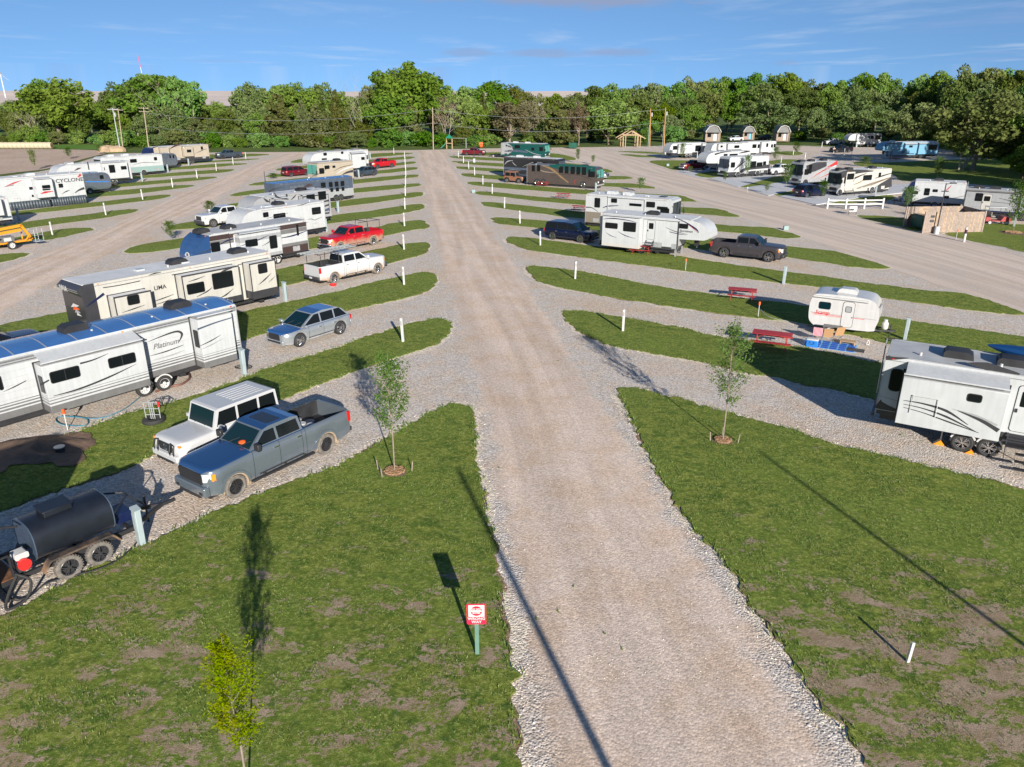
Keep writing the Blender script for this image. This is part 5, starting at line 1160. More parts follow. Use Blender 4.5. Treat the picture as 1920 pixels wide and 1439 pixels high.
# ---------------------------------------------------------------- recreational vehicles beyond the paved road
rv('motorhome','white motorhome with black and brown swooshes and a dark windscreen cover, beside the maroon pickup','motorhome',(1443,292),3.3,207,1,(1368,303),H=3.3,fl=.45,kind='bus',front='shieldd',bands=[(.4,.95,'dgrey')],
 stripes=[('dgrey',[(1375,321),(1387,310),(1400,301)],[.1,.35,.05]),('dgrey',[(1385,325),(1400,317),(1443,312)],[.3,.5,.6]),('mgrey',[(1380,312),(1390,304),(1402,296)],[.05,.15,.02]),('white',[(1382,328),(1405,321),(1430,317)],[.03,.12,.05])],
 wins=[((1407,303),(1417,315)),((1419,305),(1429,313)),((1431,303),(1436,310))],wheels=[(1420,330),(1383,333)],wr=.46,ac=[],vents=[(3,0,'white',.5)],rail=False)
rv('motorhome','black and silver motorhome with crimson swooshes, left of the cream motorhome','motorhome',(1570,302),3.45,207,1,(1507,311),H=3.45,fl=.45,kind='bus',col='lgrey',front='shield',bands=[],
 stripes=[('dgrey',[(1512,319),(1530,313),(1550,308)],[1.3,1.3,.6]),('redp',[(1520,335),(1540,322),(1570,305)],[.05,.2,.6]),('white',[(1522,333),(1545,318),(1568,311)],[.05,.2,.2]),('redp',[(1530,338),(1550,328),(1569,319)],[.03,.1,.3])],
 wins=[((1517,309),(1521,326))],wheels=[(1556,336),(1510,343)],wr=.46,ac=[(1556,299),(1533,301),(1514,303)],rail=False)
rv('motorhome','cream motorhome with brown and black slanted swooshes, behind the white fence','motorhome',(1673,316),3.3,206,1,(1582,321),H=3.3,fl=.45,kind='bus',col='cream',front='shield',
 stripes=[('dgrey',[(1578,329),(1590,325),(1610,322),(1638,321)],[.9,.9,.5,.1]),('brown',[(1583,348),(1600,336),(1625,325)],[.15,.3,.05]),('gold',[(1590,350),(1612,342),(1630,331)],[.03,.14,.03]),('dgrey',[(1634,358),(1650,351),(1672,341)],[.2,.9,1.4]),('tan',[(1600,356),(1635,345),(1670,333)],[.1,.35,.1]),('gold',[(1632,349),(1650,340),(1672,332)],[.03,.16,.05]),('dgrey',[(1640,335),(1655,330),(1672,325)],[.05,.2,.1])],
 wins=[((1619,329),(1634,338)),((1648,324),(1651,333))],doors=[((1588,323),(1599,354),'cream')],wheels=[(1635,358),(1574,364)],wr=.46,ac=[(1650,312),(1605,317),(1588,319)],rail=False)
rv('travel_trailer','white trailer with slanted dark blue front cap, behind the timber enclosure','travel trailer',(1814,343.5),3.15,152,1,(1694,352),H=3.15,fl=.65,kind='slope',cap=('navy',99),stripes=[('redp',[(1770,360),(1778,354),(1784,348)],[.03,.12,.05]),('dgrey',[(1690,378),(1700,373),(1712,369)],[.02,.1,.02]),('dgrey',[(1785,372),(1797,370),(1812,367)],[.01,.06,.02]),('dgrey',[(1765,359),(1779,359)],.12)],
 wins=[((1709,358),(1721,365),1),((1734,353),(1742,367),2),((1749,355),(1758,361),1),((1769,367),(1779,373),1)],wheels=[(1752,383),(1766,383)],wst='steel',ac=[(1761,339)],owins=((2,3),))
rv('travel_trailer','pale grey trailer with a cream door, at the right edge behind the golf cart','travel trailer',(1812,354),3.1,-34,-1,None,Lfix=9.6,H=3.1,fl=.7,kind='tt',col='lgrey',roof='roofg',bands=[(.65,.9,'navy')],
 stripes=[('dgrey',[(1873,372),(1890,376),(1912,381)],[.04,.05,.03]),('dgrey',[(1845,377),(1870,380),(1895,382)],.04)],wins=[((1830,362),(1841,378),2)],doors=[((1844,364),(1855,394),'cream')],wheels=(5.0,5.9),ac=[(1836,349),(1866,352)],awn=((1813,357),(1916,365),'mgrey','dgrey'),rail=False)
rv('travel_trailer','white trailer with dark underside and small dark windows, at the head of the paved road','travel trailer',(1256,270),3.1,205,1,None,Lfix=9.6,H=3.1,fl=.9,kind='tt',lx=9.6,bands=[(.8,1.2,'dgrey')],stripes=[('dgrey',[(1270,272),(1298,272)],.08)],
 wins=[((1262,274),(1272,281)),((1286,274),(1294,280)),((1304,273),(1313,284))],slides=[dict(a=(1273,273),b=(1298,288),d=.5),dict(a=(1318,271),b=(1330,286),d=.6,wins=[((1320,275),(1325,280))])],wheels=(4,5),rail=False,W=2.3)
rv('fifth_wheel_trailer','white trailer with two slide-outs, standing behind the round-nosed fifth-wheel','fifth-wheel trailer',(1407,268),3.2,202,1,(1334,272),H=3.2,fl=.7,kind='tt',slides=[dict(a=(1348,269),b=(1361,281),d=.6,wins=[((1351,273),(1355,277))]),dict(a=(1366,267),b=(1393,280),d=.6,wins=[((1377,273),(1386,278))])],wheels=(3,4),vents=[(3,0,'white',.6),(6,0,'white',.6)],rail=False)
rv('travel_trailer','pale trailer with two dark square windows near its rear, end of the clustered row','travel trailer',(1456,265),3.2,204,1,(1402,270),H=3.2,fl=.8,kind='box',slides=[dict(a=(1429,266),b=(1443,285),d=.6,wins=[((1437,269),(1440,276))])],wins=[((1411,271),(1418,278)),((1421,271),(1427,278)),((1446,271),(1449,277)),((1451,270),(1454,277))],wheels=(4,5),rail=False)
rv('fifth_wheel_trailer','white fifth-wheel with a pale blue-badged round nose, between the maroon pickup and the white motorhome','fifth-wheel trailer',(1408,283),3.5,206,1,(1325,290),H=3.5,fl=.7,kind='fw',stripes=[('black',[(1340,290),(1355,286),(1372,284)],[.3,.15,.05]),('black',[(1385,288),(1398,285),(1406,284)],[.05,.3,.1])],wins=[((1357,289),(1364,293)),((1368,289),(1383,292))],wheels=(3,4),rail=False)
rv('fifth_wheel_trailer','white fifth-wheel half screened by a tree, in the shade at the edge of the wood','fifth-wheel trailer',(1654,251),3.3,188,1,(1592,252),H=3.3,fl=.7,kind='fw',wins=[((1632,255),(1638,261)),((1642,254),(1651,262))],doors=[((1627,254),(1631,267),'white')],slides=[dict(a=(1608,253),b=(1620,264),d=.5)],wheels=(2.5,3.4),rail=False,W=2.3)
rv('fifth_wheel_trailer','fifth-wheel with blue shade tint put into its paint and black-outlined slides, beside the leaning tree','fifth-wheel trailer',(1762,266),3.4,192,1,(1656,270),H=3.4,fl=.7,kind='fw',col='shadeblue',slides=[dict(a=(1698,272),b=(1718,288),d=.6,trim='black',otrim=1,wins=[((1705,273),(1711,277))]),dict(a=(1664,270),b=(1682,280),d=.5,trim='black',otrim=1),dict(a=(1724,271),b=(1758,289),d=.6,trim='black',otrim=1,wins=[((1742,272),(1756,281))])],wheels=(3,4),ac=[(1681,262)],acc='white',rail=False)
# ---------------------------------------------------------------- the little moulded trailer
SCL=Plane((1571,628),0,1.75,-30,-1,2.0-.2)
scp=thing('egg_trailer','small rounded white fibreglass trailer with a red pinstripe and rooftop cooler','travel trailer',SCL.o,SCL.ang)
P=[(.35,.42),(.08,.7),(0,1.2),(.02,1.75),(.14,2.12),(.42,2.28),(1.9,2.33),(3.0,2.28),(3.42,2.1),(3.62,1.75),(3.72,1.2),(3.6,.75),(3.3,.45)]
P=[p for p in crom(P+[P[0]],4)][:-1]
b=MB(); b.prism(P,-.98,.98,'y',0,sm=True); bo=b.build('body',M('white2'),scp,bev=.26,seg=6,sharp=60); bo.modifiers['bevel'].angle_limit=R(50)
b=MB(); b.box(1.25,2.35,-.36,.36,2.3,2.36,0); b.prism([(1.3,2.34),(1.38,2.5),(1.5,2.58),(2.2,2.58),(2.32,2.5),(2.38,2.34)],-.33,.33,'y',0); b.build('air_conditioner',M('white2'),scp,bev=.07,seg=3)
b=MB(); b.box(.15,3.1,-1.1,-.98,2.08,2.2,0); b.cyl((.15,-1.1,2.15),(3.1,-1.1,2.15),.06,8); b.build('awning',M('postw'),scp,bev=.02)
window(scp,-.985,.5,1.15,1.42,1.85,-1,r=.1,mt='shield'); 
b=MB(); b.prism(rrect(1.78,2.42,.5,2.02,.16),-.97,-.995,'y',0); b.prism(rrect(1.8,2.4,.52,2.0,.15),-.98,-1.0,'y',1); dd=b.build('door',[M('dgrey'),M('white2')],scp)
window(dd,-.99,1.93,2.27,1.4,1.75,-1,r=.07,mt='lgrey')
b=MB(); b.box(2.33,2.37,-1.03,-1.0,1.1,1.16); b.build('handle',M('blackp'),dd)
b=MB(); b.box(.2,1.76,-.992,-.985,1.10,1.125,0); b.box(.3,1.76,-.992,-.985,1.04,1.055,0); b.box(2.44,3.0,-.992,-.985,1.10,1.125,0); b.box(.1,3.6,-.988,-.98,1.16,1.172,1); b.build('pinstripe',[M('red'),M('mgrey')],scp)
text_obj('Scamp',.3,M('red'),scp,(.35,-.998,1.13),(PI/2,0,0),shear=.3)
b=MB(); b.prism(rrect(-.55,.55,1.3,1.8,.1),3.63,3.67,'x',0); b.build('front_window',M('lgrey'),scp,bev=.01)
for yy in(-.8,.8): wheel(scp,1.15,yy,.3,.18,'steel')
b=MB(); b.bar((3.2,-.6,.42),(4.6,0,.42),.06,.08); b.bar((3.2,.6,.42),(4.6,0,.42),.06,.08); b.cyl((4.35,0,.02),(4.35,0,.8),.035,8); b.build('hitch',M('blackp'),scp)
b=MB(); b.lathe([(.001,0),(.13,0),(.17,.06),(.17,.34),(.13,.42),(.06,.44),(.06,.5),(.001,.5)],(4.05,0,.46),'z',18); b.cyl((4.05,0,.9),(4.05,0,1.02),.1,12); b.build('gas_bottle',M('postw'),scp)
def near(px,dx=0,dy=0,z=0): p=G(*px); return (p.x+dx,p.y+dy,z)
# ---------------------------------------------------------------- cars and pickups
g='pickups'
car('pickup_truck','silver-grey crew-cab pickup with sky-blue reflection painted on bonnet and muddy wheel arches, nearest the camera','pickup truck',(442.5,931),235,1,col='pf150',top='pf150t',L=6.35,wx=(1.28,5.34),wr=.42,H=2.0,zb=1.42,zh=1.33,rim='black',flare='pf150',dusty=True,roofglass='black',shield='shield')
TRK=[o for o in bpy.data.objects if o.name.startswith('pickup_truck')][0]
car('suv','boxy white off-road wagon with ribbed roof, parked behind the silver-grey pickup','suv',(405,769.5),235,1,kind='gbox',col='pwhite',L=4.55,W=1.86,wx=(.95,3.8),wr=.38,H=1.95,zb=1.22,zh=1.16,flare='pwhite',rim='black',az=1.93,aw=1.62,lx=2.84)
GW=[o for o in bpy.data.objects if o.name=='suv'][0]
car('suv','silver crossover with sky-blue reflection painted on its roof, behind the white boxy wagon','suv',(562.3,650.4),234,1,kind='suv',col='psilver',top='psilvert',L=4.8,W=1.92,wx=(.92,3.82),wr=.38,H=1.66,zb=1.03,zh=.96,rim='multi')
t_,_=car('pickup_truck','white pickup with a ladder rack and muddy flanks, facing the gravel road','pickup truck',(626.7,531.9),50,-1,col='pwhitem',L=6.3,wx=(1.25,5.35),wr=.42,H=2.0,zb=1.4,zh=1.32,lx=1.25,rim='alloy6',dusty=True,flare='pwhitem')
def rack(t,x0,x1,z,col,load=False,w=.85):
    b=MB()
    for x in (x0,x1):
        for sy in(-1,1): b.tube([(x,sy*w,1.38),(x,sy*w,z-.1),(x,sy*(w-.08),z)],.028)
        b.tube([(x,-w+.08,z),(x,w-.08,z)],.028)
    for sy in(-1,1): b.tube([(x0-.2,sy*(w-.08),z),(x1+1.0,sy*(w-.08),z)],.024)
    b.build('ladder_rack',M(col),t)
rack(t_,.25,1.85,2.25,'dgrey')
b=MB()
for sy in(-.35,.15,.5): b.box(-.75,3.9,sy-.02,sy+.02,2.29,2.37,0)
for k in range(14): b.box(-.6+.32*k,-.57+.32*k,-.35,.15,2.32,2.35,0)
lad=b.build('ladder',M('galv')); lad.location=t_.location; lad.rotation_euler=t_.rotation_euler; tag(lad,'aluminium extension ladder lying on the white pickup rack','ladder')
t_,_=car('pickup_truck','bright red pickup with tan mud along its side and a black bed rack','pickup truck',(699.6,460),231,1,col='pred',L=6.0,wx=(1.2,5.0),wr=.41,H=1.93,zb=1.33,zh=1.24,lx=1.2,rim='alloy6',dusty=True,chromef=True)
rack(t_,.3,1.7,2.2,'blackp')
car('pickup_truck','white crew-cab pickup towing the plain white fifth-wheel','pickup truck',(400.6,426.7),232,1,col='pwhite',L=6.2,wx=(1.25,5.15),wr=.42,H=2.0,zb=1.38,zh=1.3,rim='dark',scale=.98)
car('suv','slate grey suv parked before the black-and-white trailer, left row','suv',(678.8,331.9),230,1,kind='suv',col='pbluegrey',L=4.7,W=1.86,wx=(.9,3.65),wr=.37,H=1.68,zb=1.05,zh=1.02,scale=.93)
car('minivan','dark red minivan with its tail to the camera, in front of the beige motorhome','minivan',(546.5,331.9),48,-1,kind='van',col='pmaroon',L=5.1,W=1.98,wx=(1.0,4.05),wr=.35,H=1.75,zb=1.05,zh=.98,lx=1.0,scale=.95)
car('pickup_truck','bright red clean pickup, farthest vehicle before the white trailer, left row','pickup truck',(708,316.7),228,1,col='pred2',L=5.8,wx=(1.15,4.75),wr=.4,H=1.88,zb=1.3,zh=1.22,scale=.93)
car('pickup_truck','dark slate-blue pickup at the far end of the left road','pickup truck',(418,298.5),226,1,col='pbluegrey',L=5.9,wx=(1.15,4.85),wr=.42,H=1.92,zb=1.3,zh=1.24,scale=.93,rim='black')
car('sedan','navy sedan peeking over the blue-roofed trailer at the left edge','car',(64,629),52,-1,kind='sedan',col='pnavy',L=4.8,W=1.85,wx=(.95,3.75),wr=.34,H=1.45,zb=.95,zh=.88,az=.88,lx=4.3)
car('pickup_truck','dark maroon pickup at the far end of the right row, by the light pole','pickup truck',(875,292),-12,-1,col='pmaroon',L=5.8,wx=(1.15,4.75),wr=.4,H=1.88,zb=1.3,zh=1.22,lx=1.15,scale=.88)
car('jeep','tan short jeep with salmon soft top, towed behind the bronze coach','jeep',(950.8,342.5),-30,-1,kind='jeep',col='pjeep',L=3.85,W=1.7,wx=(.65,3.02),wr=.38,H=1.82,zb=1.08,zh=1.08,lx=.65,rim='dark',flare='blackp',scale=.9)
car('suv','grey-blue suv mostly hidden behind the nose of the bronze coach','suv',(1126,336.5),-32,-1,kind='suv',col='psilver',L=4.6,W=1.85,wx=(.9,3.6),wr=.36,H=1.65,zb=1.02,zh=.98,scale=.95)
car('minivan','dark blue minivan behind the white fifth-wheel, right row','minivan',(1087.8,455.4),-34,-1,kind='van',col='pnavy',L=5.1,W=1.98,wx=(1.0,4.0),wr=.36,H=1.74,zb=1.04,zh=.98,rim='multi')
car('pickup_truck','charcoal crew-cab pickup with chrome wheels, ahead of the white fifth-wheel','pickup truck',(1440,491.8),-31,-1,col='pgrey',L=5.95,wx=(1.2,4.9),wr=.42,H=1.92,zb=1.33,zh=1.24,rim='alloy6')
car('pickup_truck','maroon pickup with bright headlights beyond the paved road','pickup truck',(1291.3,320.7),205,1,col='pmaroon',L=5.9,wx=(1.2,4.85),wr=.41,H=1.92,zb=1.33,zh=1.24,scale=.93,chromef=True)
car('pickup_truck','white pickup standing between the black-swoosh and crimson-swoosh motorhomes','pickup truck',(1453.7,329.2),206,1,col='pwhite',L=5.9,wx=(1.2,4.85),wr=.41,H=1.92,zb=1.33,zh=1.24,scale=.93)
car('suv','black suv showing its tail, beside the cream motorhome on the concrete pad','suv',(1512,371.6),26,-1,kind='suv',col='pnavy',L=4.9,W=1.92,wx=(.98,3.95),wr=.38,H=1.72,zb=1.08,zh=1.02,lx=.98)
car('pickup_truck','white pickup under the trees by the screened fifth-wheel','pickup truck',(1554.7,272.7),188,1,col='pwhite',L=5.9,wx=(1.2,4.85),wr=.41,H=1.9,zb=1.33,zh=1.24,scale=.9)
car('pickup_truck','black pickup in tree shade before the shaded fifth-wheel','pickup truck',(1568.5,287),196,1,col='pblack',L=5.9,wx=(1.2,4.85),wr=.41,H=1.92,zb=1.33,zh=1.24,scale=.92)
car('pickup_truck','white pickup parked between the first two cabins','pickup truck',(1373.5,266),205,1,col='pwhite',L=5.9,wx=(1.2,4.85),wr=.41,H=1.92,zb=1.33,zh=1.24,scale=.85)
car('suv','dark blue suv between the two right-hand cabins','suv',(1430,263),205,1,kind='suv',col='pnavy',L=4.9,W=1.92,wx=(.98,3.95),wr=.38,H=1.72,zb=1.08,zh=1.02,scale=.85)
# ---------------------------------------------------------------- repeated site furniture
def height(base,top): # height of an upright thing from its foot and head in the survey picture
    p=G(*base); r=ray(p.x and top[0] or top[0],top[1]); t=p.y/r.y; return CH+r.z*t
post=thing('marker_post','x','post'); b=MB(); b.box(-.065,.065,-.065,.065,-.1,1.3); b.build('shaft',M('postw'),post,bev=.012); b=MB(); b.prism([(-.08,1.3),(.08,1.3),(0,1.36)],-.08,.08,'y'); b.build('post_cap',M('postw'),post)
b=MB(); b.box(-.04,.04,-.072,-.066,.95,1.2); b.build('site_number_plate',M('lgrey'),post)
PR=[(1168,622),(1078,524),(1013,461),(975,420),(946,391),(923,364),(905.6,346.6),(890,329.3),(879,317),(869,306),(859.8,295.5)]
PLt=[(756,642),(758,535),(758,469),(758.7,425),(759.4,393),(760,368),(760.6,349),(761,332),(760.3,319),(759.5,307),(758.7,297),(738.7,289.5)]
PF=[(99,441.5),(199,404),(268,375),(324,352),(370,335),(406,321),(437.5,309),(461.5,299)]
PD=[(1487,291),(1509,299),(1464,306),(1307,297),(1540.5,277),(1563,287),(1582.5,291),(1596,294)]
ordn=['nearest','second','third','fourth','fifth','sixth','seventh','eighth','ninth','tenth','eleventh','twelfth']
first=True
for lst,nm in ((PR,'right of the main gravel road'),(PLt,'left of the main gravel road'),(PF,'left of the side road'),(PD,'beyond the paved road, counted from the sunny side')):
    for k,px in enumerate(lst):
        p=G(*px); lb='white square post, %s in the row %s'%(ordn[k],nm); s_=rnd.uniform(.97,1.06)
        if first: post.location=p; post['label']=lb; post['group']='white site marker posts'; o=post; first=False
        else: o=dup(post,None,p,rnd.uniform(-.2,.2),lb,scale=(1,1,s_))
        o.rotation_euler=(rnd.uniform(-.025,.025),rnd.uniform(-.03,.03),rnd.uniform(-.3,.3))
ped=thing('utility_pedestal','x','utility pedestal'); b=MB(); b.box(-.13,.13,-.09,.09,0,1.25); b.build('housing',M('ped'),ped,bev=.02); b=MB(); b.prism([(-.15,1.25),(.15,1.25),(.15,1.29),(-.15,1.33)],-.11,.11,'y'); b.build('lid',M('ped'),ped)
b=MB(); b.box(-.1,.1,-.105,-.09,.55,1.15); b.build('door',M('ped'),ped,bev=.006)
PP=[((266,1021),'behind the black tank trailer'),((458,702),'at the rear of the blue-roofed trailer'),((535,565),'at the rear of the cream trailer'),((571,476),'beside the brown-banded trailer and white rack pickup'),((612,435),'at the rear of the plain white fifth-wheel'),((634,399),'at the rear of the grey swoosh fifth-wheel'),((651,373),'by the horse trailer wheels'),((673,334),'by the slate grey suv'),((694,298),'by the farthest white trailer'),
 ((36,414),'by the small white trailer at the left edge'),((135,381),'by the skirt of the toy hauler'),((205,359.5),'by the silver trailer with the blue stripe'),((267,341),'by the far left fifth-wheel'),((315,323),'by the sea-green motorhome'),((354,311),'by the farthest small silver trailer'),((387,301),'behind the beige fifth-wheel'),
 ((1469,532.5),'standing alone by the grass strip, right row'),((1696,638),'by the egg-shaped trailer hitch'),((1307,464),'under the nose of the white fifth-wheel'),((1117,361),'by the bronze coach front'),((1641,367),'by the cream motorhome'),((1901,425),'by the red golf cart'),((1665,300),'by the shaded fifth-wheel'),((1605,278),'by the screened fifth-wheel')]
for k,(px,w_) in enumerate(PP):
    p=G(*px); lb='pale grey-green utility pedestal '+w_
    if k==0: ped.location=p; ped['label']=lb; ped['group']='utility pedestals'; ped.rotation_euler=(0,.05,R(-40)); 
    else: o=dup(ped,None,p,R(-40) if px[0]<900 else R(58),lb); o.rotation_euler.x=rnd.uniform(-.03,.03)
# picnic tables
tb=thing('picnic_table','x','picnic table')
b=MB()
for k in range(5): b.box(-.92,.92,-.36+.148*k,-.36+.148*k+.135,.74,.78)
b.build('table_top',M('redwood'),tb,bev=.006)
for sy in(-1,1):
    b=MB(); b.box(-.92,.92,sy*.62-.13,sy*.62-.005,.44,.475); b.box(-.92,.92,sy*.62+.005,sy*.62+.13,.44,.475); b.build('bench',M('redwood'),tb,bev=.006)
for sx in(-.68,.68):
    b=MB()
    for sy in(-1,1): b.tube([(sx,sy*.2,.73),(sx,sy*.30,.42),(sx,sy*.52,.02)],.022); b.tube([(sx,sy*.28,.43),(sx,sy*.72,.43)],.02)
    b.tube([(sx,-.25,.5),(sx,.25,.5)],.018); b.build('leg_frame',M('redsteel'),tb)
b=MB(); b.tube([(-.68,0,.5),(0,0,.72)],.016); b.tube([(.68,0,.5),(0,0,.72)],.016); b.build('brace',M('redsteel'),tb)
PT=[((1445,653),'bright red picnic table in front of the egg-shaped trailer',-24,1.12),((1390,563),'faded red picnic table on the grass strip behind the egg-shaped trailer',-20,1),((1201,477),'faded red picnic table beside the white fifth-wheel steps',-18,1),((1056,374),'red picnic table alone on the strip between coach and motorhome',-18,1),((1087,399),'red picnic table at the tail of the cream and taupe motorhome',-18,1),((1017,351),'red picnic table in front of the bronze coach wheels',-18,.95),((1674,302),'small red picnic table before the shaded fifth-wheel',-10,.9)]
for k,(px,lb,a,s_) in enumerate(PT):
    p=G(*px)
    if k==0: tb.location=p; tb.rotation_euler=(0,0,R(a)); tb['label']=lb; tb['group']='picnic tables'; tb.scale=(s_,)*3
    else: dup(tb,None,p,R(a),lb,scale=s_)
# wrong-way sign
p=G(895,1229); sg=thing('road_sign','small red and white wrong-way sign on a green post','sign',p,R(1))
b=MB(); b.box(-.028,.028,-.02,.012,-.2,1.5); b.box(-.05,-.028,-.02,-.006,-.2,1.5);b.box(.028,.05,-.02,-.006,-.2,1.5); b.build('post',mat('green_post',(.10,.19,.15),.5,var=.1),sg)
b=MB(); b.prism(rrect(-.235,.235,.97,1.56,.03),-.022,-.03,'y',0); b.prism(rrect(-.195,.195,1.19,1.53,.01),-.03,-.0325,'y',1); 
b.cyl((0,-.0325,1.36),(0,-.0345,1.36),.14,32,2,sm=False); b.box(-.13,.13,-.0365,-.0345,1.335,1.385,1)
b.build('sign_panel',[mat('sign_red',(.62,.015,.05),.4),M('postw'),mat('sign_disc_red',(.5,.01,.04),.4)],sg)
for tx,z,s_ in (('DO NOT',1.40,.062),('ENTER',1.285,.062),('WRONG',1.105,.105),('WAY',1.01,.105)): text_obj(tx,s_,M('postw'),sg,(0,-.038,z),(PI/2,0,0),bold=.003,al='CENTER')
p=G(1701,1244); b=MB(); b.box(-.045,.045,-.03,.03,-.1,.62); o=b.build('stake',M('postw'),bev=.008); o.location=p; o.rotation_euler=(0,.06,.3); tag(o,'short pale survey stake in the right-hand lawn','stake')
for px,h,nm,fc,lb in (((1285,508.5),.95,'marker_flag','orange','orange-topped marker stake on the strip beside the charcoal pickup'),((1421,596),1.0,'marker_flag','orange','orange-topped water tap post by the egg-shaped trailer hose'),((1792,450),.95,'marker_flag','orange','orange-topped stake beside the timber enclosure'),((127,806),.9,'marker_flag','orange','orange-topped stake by the blue hose coil'),((1401,362),.8,'marker_flag','postw','white stake by the bronze coach nose') ):
    p=G(*px); t=thing(nm,lb,'marker',p); b=MB(); b.cyl((0,0,0),(0,0,h),.022,8); b.build('stake',M('postw' if fc!='x' else 'dgrey'),t); b=MB(); b.box(-.05,.05,-.03,.03,h-.18,h+.02); b.build('flag',M(fc),t)
# bollard
p=G(1807,454); t=thing('bollard','white bollard with a dark purple reflective band, by the paved road','bollard',p); b=MB(); b.cyl((0,0,0),(0,0,1.3),.11,16); b.ball((0,0,1.3),.11,12,0,(1,1,.6)); b.build('shaft',M('postw'),t); b=MB(); b.cyl((0,0,.78),(0,0,1.16),.115,16); b.build('band',mat('purple_band',(.05,.01,.03),.4),t)
for px,lb in (((1473,432),'small pale green cable marker at the paved road edge'),((888,362),'small pale green box at the tip of the grass strip'),((1252,312),'small white box on the grass by the paved road')):
    p=G(*px); b=MB(); b.box(-.25,.25,-.15,.15,0,.45); o=b.build('cable_box',M('palegreen'),bev=.04); o.location=p; tag(o,lb,'cable box')
# white rail fence
F0=[G(1550.6,391.5),G(1585,392.3),G(1619.5,391.8),G(1654,391.3)]
fn=thing('rail_fence','white three-bay post-and-rail fence beside the paved road','fence',F0[0])
for p in F0: b=MB(); q=p-F0[0]; b.box(q.x-.09,q.x+.09,q.y-.09,q.y+.09,0,1.2); b.prism([(q.x-.11,1.2),(q.x+.11,1.2),(q.x,1.27)],q.y-.11,q.y+.11,'y'); b.build('post',M('postw'),fn)
for a,c in zip(F0,F0[1:]):
    for z in(.55,1.0): b=MB(); b.bar(a-F0[0]+Vector((0,0,z)),c-F0[0]+Vector((0,0,z)),.05,.15); b.build('rail',M('postw'),fn)
p=G(1598,403); t=thing('small_sign','low white board sign on two legs beside the rail fence','sign',p); b=MB(); b.box(-.45,.45,-.03,.03,.35,.95); b.build('board',M('postw'),t,bev=.01)
for sx in(-.42,.42): b=MB(); b.box(sx-.03,sx+.03,-.02,.02,0,.35); b.build('leg',M('dgrey'),t)
# timber refuse enclosure with open gate side
A_,B_,C_=G(1694,426.5),G(1729,438),G(1840,436); n_=A_-B_; D_=C_+n_
en=thing('refuse_enclosure','tall board-fence enclosure with an open front, beside the paved road','enclosure',B_)
def boards(a,c,h,nm,gap=.0):
    b=MB(); d=(c-a); L=d.length; d.normalize(); k=int(L/.15)
    for i in range(k):
        q=a+d*(i*.15+.005)-B_; r_=a+d*((i+1)*.15-.008)-B_; hh=h+rnd.uniform(-.015,.015); nn=Vector((-d.y,d.x,0))*.012
        vs=[q-nn,r_-nn,r_+nn,q+nn]; b.add([(v.x,v.y,.05) for v in vs]+[(v.x,v.y,hh) for v in vs],[(3,2,1,0),(4,5,6,7),(0,1,5,4),(1,2,6,5),(2,3,7,6),(3,0,4,7)],rnd.choice((0,0,1)))
    for z in(.4,1.1,1.8): b.bar(a-B_+Vector((0,0,z))+Vector((-d.y,d.x,0))*.05,c-B_+Vector((0,0,z))+Vector((-d.y,d.x,0))*.05,.04,.09,1)
    b.build(nm,[M('wood'),mat('cedar_b',(.34,.25,.175),.8,var=.3,vs=4)],en)
d_=(C_-B_).normalized(); mid=B_+d_*1.55
boards(B_,mid,2.1,'board_panel'); boards(mid+d_*.02,C_,2.05,'board_panel'); boards(C_,D_,2.1,'board_panel'); boards(A_+d_*.3,D_,2.1,'board_panel'); boards(A_,A_+d_*.9,2.1,'board_panel')
for q in(A_,B_,mid,C_,D_): b=MB(); b.box(q.x-B_.x-.07,q.x-B_.x+.07,q.y-B_.y-.07,q.y-B_.y+.07,0,2.12); b.build('post',M('wood'),en)
for z in(1.1,1.55): b=MB(); q=B_+d_*.75-B_; b.box(q.x-.2,q.x+.2,q.y-.06,q.y-.02,z,z+.22); b.build('notice',M('dgrey'),en)
def dumpster(p,rz,lb):
    t=thing('dumpster',lb,'dumpster',p,rz); b=MB(); b.prism([(-.8,.2),(.8,.2),(.95,1.1),(.95,1.3),(-.75,1.45),(-.95,1.1)],-.9,.9,'y'); b.build('bin',mat('dumpster_green',(.015,.09,.06),.5,var=.2),t,bev=.02)
    b=MB(); b.prism([(-.78,1.46),(-.78,1.5),(.98,1.35),(.98,1.31)],-.92,.92,'y'); b.build('lid',M('dgrey'),t)
dumpster(A_+(B_-A_)*.35+d_*1.5+Vector((0,0,0)),.1,'green dumpster inside the board enclosure')
dumpster(G(1075,279),1.2,'dark green dumpster beyond the cross road by the wood')
# light poles
def lightpole(px,top,lb,arm=1,base=True,col='dgrey',heads=1):
    p=G(*px); h=height(px,top); t=thing('light_pole',lb,'light pole',p); b=MB(); b.cyl((0,0,0),(0,0,h),.07,8,r2=.05); b.build('pole',M(col),t)
    if base: b=MB(); b.cyl((0,0,0),(0,0,.75),.24,16); b.build('base',M('conc'),t)
    for k in range(heads):
        s_=1 if k==0 else -1; b=MB(); b.tube([(0,0,h-.1),(s_*.5*arm,0,h)],.03); b.box(s_*.4*arm,s_*.95*arm,-.14,.14,h-.05,h+.06); b.build('lamp_head',M(col),t)
lightpole((1755,439),(1772,344),'tall dark light pole at the corner of the board enclosure')
lightpole((889,305),(887,237),'dark twin-headed light pole at the far end of the right row',heads=2,base=True)
lightpole((498,347),(495,321),'short dark post standing behind the grey fifth-wheel',arm=.01,heads=0,base=False)
